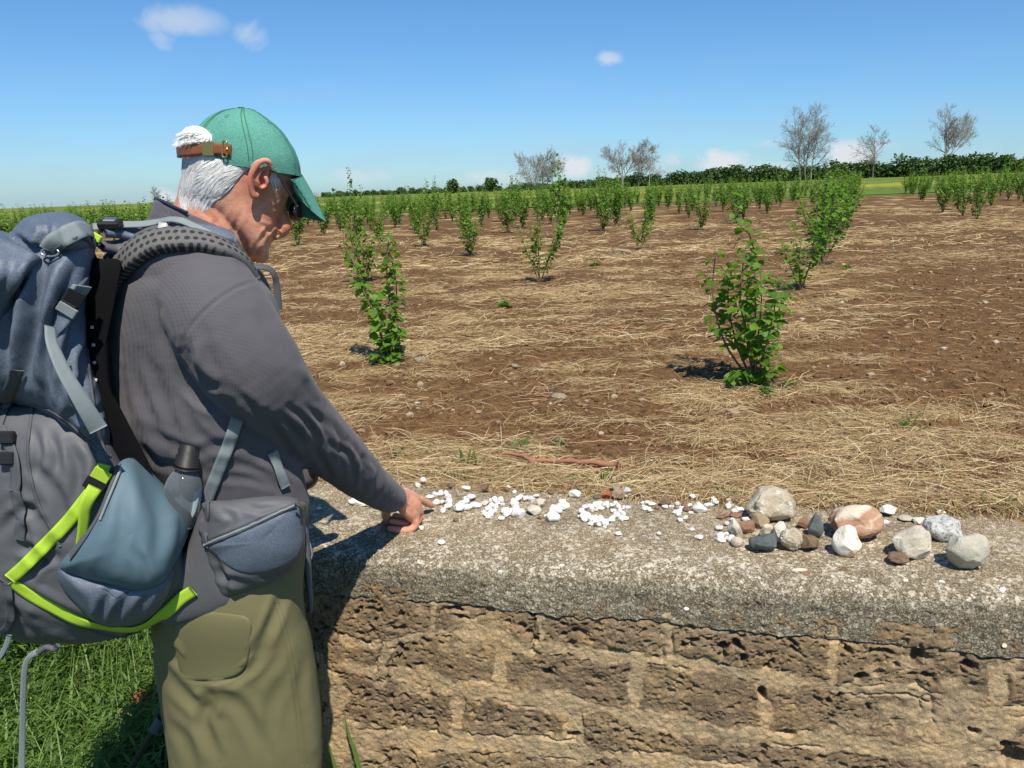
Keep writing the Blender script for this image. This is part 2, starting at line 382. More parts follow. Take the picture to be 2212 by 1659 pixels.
def build_meadow():
    # the grass field beyond the orchard: gently swelling land with bands of yellow flowers
    yy = np.concatenate([np.linspace(0, 60, 60), np.exp(np.linspace(math.log(62), math.log(4200), 40))]); a = np.linspace(-1.25, 1.25, 160)
    D, A = np.meshgrid(yy, a, indexing='ij'); X = A * (D + 36); Y = field_edge(np.clip(X, -60, 60)) + D + 1.5
    x, y, d = X.ravel(), Y.ravel(), D.ravel()
    z = FZ + FS * x + .02 + .32 * sstep(0, 30, d) + .12 * fbm(p3(x * .07, y * .07), 3, 21) * sstep(0, 10, d)
    M = Mat('meadow', .9, .15); c = M.coord('Object', (1, .45, 1))
    n = M.noise(c, .22, 5); n2 = M.noise(c, 2.6, 4); g = M.mix(n, (.075, .13, .018), (.17, .215, .040)); g = M.mix(M.ramp(n2, [(.35, .6), (.65, 0.)]), g, (.045, .085, .012))
    yl = M.ramp(M.math('ADD', M.math('MULTIPLY', M.noise(M.coord('Object', (.25, 1, 1)), .11, 3), .75), M.math('MULTIPLY', n2, .25)), [(.50, 0.), (.60, 1.)])
    M.base(M.mix(M.math('MULTIPLY', yl, .45), g, (.46, .40, .025))); M.bump(n2, .6, .2)
    tag(obj('meadow', mesh_np('meadow', np.stack([x, y, z], 1), grid_faces(len(yy), len(a))), M.m), kind='structure')
build_meadow()

# ---- straw and dry grass litter
def build_straw():
    def pts(n, y0, y1, spread, pw):
        y = y0 * (y1 / y0) ** (RNG.random(n) ** pw); a = RNG.uniform(-spread, spread, n); return a * (y * .92 + .35), y
    Vs, Fs, at = [], [], []; base = 0
    for n, y0, y1, lmin, lmax, w in ((105000, 1.68, 4.2, .015, .15, .00062), (85000, 4.2, 9, .03, .18, .00105), (48000, 9, 20, .08, .26, .0026)):
        x, y = pts(int(n * 2.3), y0, y1, .84, 1.0)
        s, q = wall_sq(x, y); d = strawd(x, y)
        near_wall = sstep(.9, .45, q) * .5
        k = (RNG.random(len(x)) < np.clip((d - .18) * 1.05, 0.03, 1) + near_wall) & (q > .43) & ~((bank(x, y) > .3) & (y < 3.6))
        x, y, d = x[k][:n], y[k][:n], d[k][:n]; m = len(x)
        clump = vnoise(p3(x * 2.6, y * 2.6), 60) * 1.6 + RNG.normal(0, .95, m); phi = clump + np.where(RNG.random(m) < .5, 0, math.pi)
        L = RNG.uniform(lmin, lmax, m) * (.6 + .6 * RNG.random(m)); bend = RNG.normal(0, .45, m) * (RNG.random(m) < .6)
        t = np.linspace(-.5, .5, 4)
        ang = phi[:, None] + bend[:, None] * t[None]
        px = x[:, None] + L[:, None] * t * np.cos(ang); py = y[:, None] + L[:, None] * t * np.sin(ang)
        g = zground(px.ravel(), py.ravel()).reshape(m, 4)
        lift = np.abs(RNG.normal(0, .004, m)) + .014 * d * RNG.random(m) + .002; arch = RNG.random(m) * .07 * L
        tilt = RNG.normal(0, .10, m) * L
        pz = g.mean(1, keepdims=True) * .5 + g * .5 + lift[:, None] + arch[:, None] * (1 - 4 * t ** 2) + np.abs(tilt[:, None]) * (t * np.sign(tilt)[:, None] + .5)
        pz = np.maximum(pz, g + .002)
        ww = w * RNG.uniform(.6, 1.5, m)[:, None] * np.array([.7, 1, 1, .45])[None]
        ca, sa = np.cos(ang), np.sin(ang); roll = RNG.normal(0, .6, m)[:, None]
        ox, oy, oz = -sa * ww * np.cos(roll), ca * ww * np.cos(roll), ww * np.sin(roll)
        A = np.stack([px + ox, py + oy, pz + oz], -1); B = np.stack([px - ox, py - oy, pz - oz], -1)
        V = np.stack([A, B], 2).reshape(-1, 3)
        j = np.arange(3); f = np.stack([2 * j, 2 * j + 1, 2 * j + 3, 2 * j + 2], 1)
        F = (np.arange(m) * 8)[:, None, None] + f[None]
        Vs.append(V); Fs.append(F.reshape(-1, 4) + base); base += len(V); at.append(np.repeat(RNG.random(m), 8))
    M = Mat('dry_straw', .7, .25); r = M.attr('tone')
    M.base(M.ramp(r, [(0., (.16, .095, .045)), (.3, (.33, .215, .10)), (.7, (.50, .37, .19)), (1., (.66, .545, .345))]))
    me = mesh_np('straw', np.concatenate(Vs), np.concatenate(Fs), attrs={'tone': np.concatenate(at)})
    tag(obj('straw', me, M.m), label='dry pale straw lying loose over the brown soil', cat='straw', kind='stuff')
build_straw()

def ico(sub=1):
    import bmesh
    bm = bmesh.new(); bmesh.ops.create_icosphere(bm, subdivisions=sub, radius=1); bm.verts.ensure_lookup_table()
    V = np.array([v.co[:] for v in bm.verts]); F = np.array([[v.index for v in f.verts] for f in bm.faces]); bm.free(); return V, F
def build_clods():
    V0, F0 = ico(1); n = 8200; y = 1.70 * (11 / 1.70) ** RNG.random(n); x = RNG.uniform(-.8, .8, n) * (y * .92 + .35)
    s, q = wall_sq(x, y); k = (q > .46) & ~((bank(x, y) > .3) & (y < 3.6)); x, y = x[k], y[k]; n = len(x)
    r = .004 + .011 * RNG.random(n) ** 3 + .0007 * y; z = zground(x, y)
    V = V0[None] * (1 + .35 * vnoise((V0[None] * 1.7 + RNG.random((n, 1, 3)) * 90).reshape(-1, 3), 7).reshape(n, -1)[..., None])
    V = V * np.stack([r * RNG.uniform(.7, 1.5, n), r * RNG.uniform(.7, 1.5, n), r * .75], 1)[:, None] + np.stack([x, y, z + r * .2], 1)[:, None]
    F = (np.arange(n) * len(V0))[:, None, None] + F0[None]
    M = Mat('clod', .95, .1); M.base(M.ramp(M.attr('tone'), [(0., (.10, .053, .024)), (.55, (.18, .103, .05)), (.85, (.26, .17, .10)), (.97, (.33, .26, .18)), (1., (.50, .44, .36))]))
    tone = RNG.random(n) ** 1.3
    tag(obj('soil_clods', mesh_np('soil_clods', V.reshape(-1, 3), F.reshape(-1, 3), smooth=False, attrs={'tone': np.repeat(tone, len(V0))}), M.m),
        label='crumbs of brown soil and gravel strewn over the field', cat='soil', kind='stuff')
build_clods()

# ================================================================== WALL
def at_wall(px, py, off=0.0):
    d = ray(px, py); w0 = np.array([W0[0], W0[1], 0]); n = np.array([WN[0], WN[1], 0])
    t = ((w0 - CAM) @ n + off) / (d @ n); return CAM + d * np.asarray(t)[..., None]
def wall_sz(px, py):
    P = at_wall(np.asarray(px, float), np.asarray(py, float)); return (P[..., 0] - W0[0]) * WT[0] + (P[..., 1] - W0[1]) * WT[1], P[..., 2]
def seg_dist(s, z, pts):
    best = np.full(s.shape, 9.0)
    for (a, b), (c, d) in zip(pts[:-1], pts[1:]):
        vx, vy = c - a, d - b; t = np.clip(((s - a) * vx + (z - b) * vy) / (vx * vx + vy * vy + 1e-12), 0, 1)
        best = np.minimum(best, np.hypot(s - a - t * vx, z - b - t * vy))
    return best
JOINTS = [([(935, 1290), (932, 1370)], 32), ([(740, 1390), (830, 1395), (923, 1372), (1067, 1367), (1131, 1396), (1240, 1410), (1455, 1428), (1596, 1452), (1740, 1472), (1884, 1493), (1977, 1493), (2060, 1520), (2230, 1545)], 34),
          ([(1168, 1330), (1166, 1396)], 46), ([(760, 1440), (836, 1454), (951, 1475), (1024, 1482), (1121, 1511), (1348, 1536), (1455, 1568), (1596, 1592), (1740, 1592), (1884, 1618), (2028, 1630), (2230, 1650)], 52),
          ([(1085, 1400), (1080, 1482)], 50), ([(1376, 1425), (1372, 1536)], 40), ([(1797, 1366), (1797, 1468)], 34), ([(2161, 1415), (2158, 1505)], 38),
          ([(1440, 1335), (1440, 1425)], 30), ([(1653, 1480), (1653, 1575)], 44), ([(2006, 1510), (2008, 1600)], 34), ([(840, 1395), (820, 1460)], 40),
          ([(690, 1420), (720, 1500), (715, 1700)], 80), ([(990, 1500), (985, 1590)], 40), ([(1240, 1540), (1245, 1640)], 44), ([(700, 1590), (900, 1600), (1150, 1610), (1500, 1660), (1900, 1720)], 70)]
HOLES = [(1558, 1398, 11, 14), (1588, 1396, 14, 9), (1600, 1420, 10, 12), (1985, 1412, 16, 26), (1857, 1460, 12, 12), (2002, 1460, 14, 6), (2106, 1578, 13, 9), (2190, 1640, 26, 22), (2180, 1610, 16, 10), (2230, 1585, 14, 14),
         (985, 1322, 20, 7), (1150, 1325, 14, 7), (1000, 1336, 24, 5), (870, 1400, 8, 10), (1180, 1455, 12, 9), (1240, 1590, 10, 10), (1900, 1412, 22, 8), (1660, 1440, 10, 8), (840, 1290, 12, 8), (1085, 1314, 9, 5), (1500, 1380, 12, 6), (1700, 1580, 18, 6), (790, 1390, 14, 6), (2090, 1440, 14, 10), (1650, 1500, 10, 14)]
def cop_bottom(s):
    return .712 - .030 * np.clip((s + .1) / 1.4, -.3, 1.4) + .012 * fbm(p3(s * 7, 0), 5, 71, .6) + .004 * vnoise(p3(s * 60, 0), 72)
def masonry_relief(s, z):
    ws = s + .010 * fbm(p3(s * 22, z * 22), 3, 31) + .004 * fbm(p3(s * 90, z * 90), 2, 33); wz = z + .012 * fbm(p3(s * 20, z * 20, 5.), 3, 32) + .004 * fbm(p3(s * 90, z * 90, 3.), 2, 34)
    mort = np.zeros_like(s); crack = np.zeros_like(s)
    for pts, w in JOINTS:
        S, Z = wall_sz([p[0] for p in pts], [p[1] for p in pts]); d = seg_dist(ws, wz, list(zip(S, Z))); hw = w / FPX * 1.72 / 2 * .72
        wob = 1 + 1.5 * fbm(p3(s * 11, z * 11, w), 4, 36, .6)
        mort = np.maximum(mort, sstep(hw * 1.25, hw * .65, d / np.maximum(wob, .3)))
        crack = np.maximum(crack, np.exp(-((d - hw * 1.0) / .0022) ** 2) * sstep(.15, .45, fbm(p3(s * 11, z * 11, w * .3), 3, 38)))
    smear = sstep(.02, .50, fbm(p3(s * 5, z * 8), 5, 51, .62) + .55 * sstep(.34, .08, z) + .55 * sstep(.30, -.15, s) * sstep(.56, .40, z) - .03)
    mort = np.clip(np.maximum(mort, smear * .9), 0, 1)
    rough = .009 * fbm(p3(s * 14, z * 17), 4, 52, .5) + .0040 * fbm(p3(s * 75, z * 85), 4, 53, .7)
    rid = 1 - np.abs(fbm(p3(s * 55, z * 85), 3, 54)) * 2.2
    b1, _, c1 = worley2(p3(ws * 42, wz * 55), 55); b2, _, c2 = worley2(p3(ws * 95, wz * 120, 1.), 56)
    pit = .017 * sstep(.40, .22, b1) * (c1 > .70) + .0065 * sstep(.40, .2, b2) * (c2 > .60)
    block = rough * .85 - pit * (.55 + .9 * (fbm(p3(s * 6, z * 6), 2, 57) + .3)) - .0012 * np.maximum(rid, 0) ** 4
    mor = -.002 + .005 * fbm(p3(s * 12, z * 14), 4, 58) + .0032 * fbm(p3(s * 100, z * 110), 3, 59, .7)
    h = block * (1 - mort) + mor * mort - .009 * crack
    hole = np.zeros_like(s)
    for (hx, hy, rx, ry) in HOLES:
        S, Z = wall_sz(hx, hy); k = 1.72 / FPX; e = np.hypot((ws - S) / (rx * k), (wz - Z) / (ry * k)) + .35 * fbm(p3(s * 80, z * 80, hx * .1), 2, 60)
        hole = np.maximum(hole, sstep(1.15, .55, e))
    h = h - .035 * hole; mort = mort * (1 - hole)
    # crevice under the coping
    h = h - .010 * np.exp(-((z - cop_bottom(s) + .002) / .0045) ** 2) * sstep(-.25, .25, fbm(p3(s * 7, 0), 3, 61) + .1)
    return h, mort, hole
def build_wall():
    root = empty('stone_wall', (W0[0] + WT[0], W0[1] + WT[1] - WN[1] * .2, 0), 'old low stone wall with a rough concrete top, running beside the field', 'wall')
    rl = np.array(root.location)
    # ---- masonry: left end face then the front face, one sheet
    step = .0024
    s = np.arange(S_L, S_R, step); s = s[s < 1.45]; s = np.concatenate([s, np.arange(1.45, S_R, .006)]); z = np.concatenate([np.arange(-.05, .12, .01), np.arange(.12, .735, step)])
    qe = np.arange(.42, .0, -.008); Z, S = np.meshgrid(z, s, indexing='ij')
    h, mort, hole = masonry_relief(S.ravel(), Z.ravel()); h = h.reshape(Z.shape)
    Ze, Q = np.meshgrid(z, qe, indexing='ij'); he, me_, ho_ = masonry_relief(Q.ravel() + 5, Ze.ravel()); he = he.reshape(Ze.shape)
    off = -.001   # masonry almost flush with the coping
    FX = W0[0] + WT[0] * S + WN[0] * (h - off); FY = W0[1] + WT[1] * S + WN[1] * (h - off)
    EX = W0[0] + WT[0] * (S_L - he * .6) - WN[0] * Q; EY = W0[1] + WT[1] * (S_L - he * .6) - WN[1] * Q
    X = np.concatenate([EX, FX], 1); Y = np.concatenate([EY, FY], 1); ZZ = np.concatenate([Ze, Z], 1)
    mo = np.concatenate([me_.reshape(Ze.shape), mort.reshape(Z.shape)], 1); sc = np.concatenate([Q + 5, S], 1)
    V = np.stack([X, Y, ZZ], -1).reshape(-1, 3) - rl
    M = Mat('tuff_masonry', .95, .1); c = M.coord('Object')
    n1 = M.noise(c, 7, 5); n2 = M.noise(c, 38, 5, .65); n3 = M.noise(c, 170, 4, .6); n0 = M.noise(c, 3.1, 3)
    blk = M.ramp(n1, [(.30, (.205, .148, .098)), (.48, (.285, .195, .112)), (.60, (.345, .222, .108)), (.75, (.250, .195, .130))])
    blk = M.mix(M.ramp(n2, [(.40, .75), (.62, 0.)]), blk, (.130, .092, .062)); blk = M.mix(M.ramp(n3, [(.56, 0.), (.72, .8)]), blk, (.42, .32, .20))
    mor = M.ramp(n1, [(.3, (.37, .275, .170)), (.5, (.48, .345, .200)), (.62, (.55, .370, .190)), (.75, (.43, .35, .245))])
    mor = M.mix(M.ramp(n2, [(.36, .6), (.55, 0.)]), mor, (.23, .185, .125)); mor = M.mix(M.ramp(n3, [(.6, 0.), (.75, .6)]), mor, (.60, .52, .40))
    m = M.ramp(M.math('ADD', M.attr('mortar'), M.math('MULTIPLY', M.math('SUBTRACT', M.math('ADD', M.math('MULTIPLY', n2, .6), M.math('MULTIPLY', n1, .4)), .5), 2.6)), [(.28, 0.), (.85, 1.)])
    col = M.mix(m, blk, mor); col = M.mix(M.ramp(n0, [(.5, 0.), (.75, .35)]), col, (.44, .33, .19))
    n4 = M.noise(c, 420, 3, .7); col = M.mix(M.ramp(n4, [(.34, .65), (.50, 0.)]), col, (.095, .070, .042)); col = M.mix(M.ramp(n4, [(.56, 0.), (.74, .55)]), col, (.58, .47, .31)); pt = M.vor(c, 120); col = M.mix(M.ramp(pt, [(.10, .5), (.22, 0.)]), col, (.085, .060, .040))
    M.base(col); M.bump(M.math('ADD', M.math('ADD', M.math('MULTIPLY', n2, .7), M.math('MULTIPLY', n3, .6)), M.math('MULTIPLY', n4, .5)), .7, .006)
    obj('masonry', mesh_np('masonry', V, grid_faces(*X.shape), attrs={'mortar': mo.ravel()}), M.m, root)
    # ---- coping
    s = np.concatenate([np.arange(S_L - .012, 1.5, .0034), np.arange(1.5, S_R, .01)])
    prof = []      # (q, z offset key, kind)
    v = np.linspace(0, 1, 250); P = np.array([(.40, .66), (.446, .68), (.45, .785), (.435, .80), (.30, .802), (.12, .801), (.05, .800), (.022, .795), (.007, .783), (.001, .764), (.0, .73), (.0, 9.0)], float)
    cb = cop_bottom(s); rows = []
    for si, b in zip(s, cb):
        Q = P.copy(); Q[-1, 1] = b; rows.append(Q)
    rows = np.array(rows)                       # ns, np, 2
    # resample each profile with shared parameter
    Lp = np.concatenate([[0], np.cumsum(np.hypot(*np.diff(np.vstack([P[:-1], [[.0, .69]]]), axis=0).T))]); u = np.concatenate([np.linspace(0, Lp[3], 16)[:-1], np.linspace(Lp[3], Lp[-1], 180)])
    prof = np.stack([np.stack([np.interp(u, Lp, r[:, 0]), np.interp(u, Lp, r[:, 1])], 1) for r in rows])   # ns, nu, 2
    q, z = prof[..., 0], prof[..., 1]; dq = np.gradient(q, axis=1); dz = np.gradient(z, axis=1); ln = np.hypot(dq, dz) + 1e-9
    nq, nz = -dz / ln, dq / ln                  # outward normal in (q,z)
    nq, nz = np.where(True, dz / ln, 0), -dq / ln
    S = np.repeat(s[:, None], q.shape[1], 1); Uu = np.repeat(u[None], len(s), 0)
    pp = p3(S.ravel(), Uu.ravel()); b1, e1, c1 = worley2(pp * 95, 81); b2, e2, c2 = worley2(pp * 45, 82)
    h = .006 * fbm(pp * 7, 3, 83) + .0022 * fbm(pp * 40, 4, 84, .65) + .0018 * sstep(.5, .2, b1) * (c1 > .5) + .0022 * sstep(.42, .2, b2) * (c2 > .78) - .004 * np.maximum(0, fbm(pp * 16, 3, 85) - .22)
    edge = sstep(.0, .05, np.abs(z - .80)) * 0 + 1
    h = (h * edge.ravel()).reshape(q.shape)
    q2 = q + nq * h * -1 * np.where(nq > 0, 1, 1) * -1 if False else q + nq * h; z2 = z + nz * h
    X = W0[0] + WT[0] * S - WN[0] * q2; Y = W0[1] + WT[1] * S - WN[1] * q2
    V = np.stack([X, Y, z2], -1).reshape(-1, 3) - rl; nu = q.shape[1]
    F = [grid_faces(len(s), nu)]; ctr = len(V); V = np.vstack([V, [[W0[0] + WT[0] * s[0] - WN[0] * .2 - rl[0], W0[1] + WT[1] * s[0] - WN[1] * .2 - rl[1], .70 - rl[2]]]])
    F.append(np.array([[ctr, j, j + 1] for j in range(nu - 1)]))
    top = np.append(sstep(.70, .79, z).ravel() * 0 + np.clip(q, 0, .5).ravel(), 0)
    M = Mat('pebble_concrete', .92, .15); c = M.coord('Object')
    n0 = M.noise(c, 4.5, 4); n1 = M.noise(c, 17, 5, .6); n2 = M.noise(c, 75, 4, .6)
    cd = M.n('VectorMath', operation='ADD'); M.l(c, cd.inputs[0]); dn = M.n('VectorMath', operation='SCALE'); M.l(M.noise(c, 120, 2, .5, 'Color'), dn.inputs[0]); dn.inputs['Scale'].default_value = .010; M.l(dn.outputs[0], cd.inputs[1]); c = cd.outputs[0]
    v1 = M.vor(c, 150, 'F1', 'Color'); v2 = M.vor(c, 70, 'F1', 'Color'); v1s = M.sep(v1)[0]; v2s = M.sep(v2)[1]; d2 = M.vor(c, 70); d1 = M.vor(c, 150)
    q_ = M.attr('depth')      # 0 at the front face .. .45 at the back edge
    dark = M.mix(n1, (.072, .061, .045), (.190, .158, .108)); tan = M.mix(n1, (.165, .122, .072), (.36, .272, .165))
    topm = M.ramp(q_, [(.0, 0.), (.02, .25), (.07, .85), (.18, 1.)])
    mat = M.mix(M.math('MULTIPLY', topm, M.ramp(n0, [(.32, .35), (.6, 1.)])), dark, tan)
    # chips of pale stone in the mix; densest on the worn front edge
    edgeb = M.ramp(q_, [(0., .36), (.02, .85), (.07, 1.), (.16, .85), (.30, .55), (.45, .6)])
    chip1 = M.math('MULTIPLY', M.ramp(v1s, [(.54, 0.), (.60, 1.)]), M.ramp(d1, [(.42, 1.), (.6, 0.)]))
    chip2 = M.math('MULTIPLY', M.ramp(v2s, [(.74, 0.), (.78, 1.)]), M.ramp(d2, [(.40, 1.), (.52, 0.)]))
    grp = M.ramp(M.math('ADD', M.math('MULTIPLY', n0, .6), M.math('MULTIPLY', n1, .6)), [(.46, .12), (.70, 1.)])
    cc = M.mix(M.sep(v1)[2], (.32, .255, .165), (.76, .69, .56))
    col = M.mix(M.math('MULTIPLY', M.math('MULTIPLY', chip1, edgeb), M.math('ADD', grp, .25)), mat, cc)
    col = M.mix(M.math('MULTIPLY', chip2, M.math('MULTIPLY', M.math('ADD', edgeb, .1), grp)), col, M.mix(M.sep(v2)[2], (.34, .26, .17), (.80, .74, .64)))
    fineg = M.noise(c, 330, 3, .7); col = M.mix(M.ramp(fineg, [(.38, .9), (.50, 0.)]), col, (.036, .030, .020)); col = M.mix(M.ramp(fineg, [(.54, 0.), (.66, .85)]), col, (.52, .44, .29))
    smear = M.math('MULTIPLY', M.ramp(n2, [(.50, 0.), (.64, 1.)]), M.math('MULTIPLY', edgeb, M.ramp(n1, [(.40, 0.), (.62, 1.)])))
    col = M.mix(smear, col, (.58, .53, .44))
    lich = M.ramp(M.noise(c, 11, 3), [(.64, 0.), (.68, .7)]); col = M.mix(M.math('MULTIPLY', lich, M.ramp(n2, [(.45, 0.), (.55, .6)])), col, (.055, .05, .045))
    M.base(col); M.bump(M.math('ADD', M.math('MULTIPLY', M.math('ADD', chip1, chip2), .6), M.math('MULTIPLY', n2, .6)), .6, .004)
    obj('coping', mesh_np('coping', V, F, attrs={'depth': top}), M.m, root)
build_wall()

# ================================================================== PLANTS
def place(T, F, P, X, Z, S):
    """copies of a template: T (k,3), at P, local x axis X, local z about Z, size S"""
    X = nrm(X); Y = nrm(np.cross(Z, X)); Zz = np.cross(X, Y); S = np.asarray(S, float)
    S = S[:, None] * np.ones(3) if S.ndim == 1 else S
    V = P[:, None] + (T[None, :, 0:1] * S[:, None, 0:1]) * X[:, None] + (T[None, :, 1:2] * S[:, None, 1:2]) * Y[:, None] + (T[None, :, 2:3] * S[:, None, 2:3]) * Zz[:, None]
    return V.reshape(-1, 3), ((np.arange(len(P)) * len(T))[:, None, None] + F[None]).reshape(-1, F.shape[1])
LEAF = np.array([[0, 0, 0], [.5, 0, -.05], [1, 0, -.22], [.08, .34, .03], [.50, .46, .05], [.86, .24, -.08], [.08, -.34, .03], [.50, -.46, .05], [.86, -.24, -.08]], float)
LEAF_F = np.array([[0, 1, 4, 3], [1, 2, 5, 4], [1, 0, 6, 7], [2, 1, 7, 8]])
def leaf_mat(name, dark, light, tr=.42, trc=(.20, .42, .02)):
    M = Mat(name, .5, .35); t = M.attr('tone'); M.base(M.mix(t, dark, light)); M.translucent(trc, tr); return M.m
M_HAZEL = leaf_mat('hazel_leaf', (.042, .115, .012), (.150, .285, .030))
_b = Mat('hazel_bark', .85, .15); _c = _b.coord(); _b.base(_b.mix(_b.noise(_c, 60, 3), (.10, .065, .04), (.22, .16, .10))); M_BARK = _b.m

def hazel_mesh(stems, leaf, gap, rng, seg=6, r0=.006):
    """stems: list of (control points, first leafy fraction); returns stem (V,F), leaf (V,F,tone)"""
    tubes, LP, LX, LZ, LS, tone = [], [], [], [], [], []
    for pts, f0, dens in stems:
        C = spline(pts, 14); L = np.linalg.norm(np.diff(C, axis=0), axis=1).sum()
        tubes.append(tube(C, np.linspace(r0, r0 * .3, 14), seg, False))
        n = max(3, int(L * (1 - f0) / gap * dens)); u = f0 + (1 - f0) * (np.arange(n) + rng.random(n) * .7) / n
        T = nrm(np.gradient(C, axis=0)); ii = np.clip(u * 13, 0, 13)
        P = np.stack([np.interp(ii, np.arange(14), C[:, k]) for k in range(3)], 1); tt = np.stack([np.interp(ii, np.arange(14), T[:, k]) for k in range(3)], 1)
        az = np.arange(n) * 2.4 + rng.normal(0, .7, n) + rng.random() * 6; out = np.stack([np.cos(az), np.sin(az), np.zeros(n)], 1)
        pet = leaf * rng.uniform(.2, .75, n)[:, None]
        P = P + nrm(out + tt * .6) * pet
        X = nrm(out + tt * .15 + np.stack([np.zeros(n), np.zeros(n), rng.uniform(-.95, .05, n)], 1)); Z = nrm(out * .55 + np.array([0, 0, 1.0]) + rng.normal(0, .28, (n, 3)))
        sz = leaf * rng.uniform(.55, 1.35, n) * np.where(u > .88, .72, 1)
        LP.append(P); LX.append(X); LZ.append(Z); LS.append(sz); tone.append(np.clip(.5 + .28 * rng.normal(0, 1, n) + .25 * (u - .5), 0, 1))
    V, F = place(LEAF, LEAF_F, np.vstack(LP), np.vstack(LX), np.vstack(LZ), np.concatenate(LS))
    return merge(tubes), (V, F, np.repeat(np.concatenate(tone), len(LEAF)))
def rand_stems(rng, h, spread, n, side=True):
    st = []
    for k in range(n):
        a = 2 * math.pi * (k + rng.random() * .7) / n; hh = h * rng.uniform(.55, 1.0) if k else h; sp = spread * rng.uniform(.35, 1.1)
        o = np.array([math.cos(a), math.sin(a), 0])
        pts = np.array([[0, 0, -.03], o * sp * .35 + [0, 0, hh * .28], o * sp * .8 + [0, 0, hh * .65], o * sp * rng.uniform(.75, 1.25) + [rng.normal(0, .03), rng.normal(0, .03), hh]])
        st.append((pts, rng.uniform(.10, .28), 1.0))
        if side and rng.random() < .75:
            q = spline(pts, 10)[rng.integers(3, 6)]; d = np.array([math.cos(a + rng.normal(0, 1.2)), math.sin(a + rng.normal(0, 1.2)), 0]) * .10 + [0, 0, hh * rng.uniform(.18, .4)]
            st.append((np.array([q, q + d * .5, q + d]), .15, 1.1))
    return st
def hazel_thing(base, stems, leaf, gap, label, rng, group='hazel bushes planted in rows across the field'):
    sm, lf = hazel_mesh(stems, leaf, gap, rng); t = empty('hazel_bush', base, label, 'bush', group)
    obj('stems', mesh_np('stems', sm[0], sm[1]), M_BARK, t); obj('foliage', mesh_np('foliage', lf[0], lf[1], smooth=False, attrs={'tone': lf[2]}), M_HAZEL, t); return t
def at_ground(px, py, dz=0.0):
    p = at_plane(px, py, FZ, FS)
    for _ in range(4): p = at_plane(px, py, float(zground(p[0], p[1])) - FS * p[0] + dz, FS)
    return p
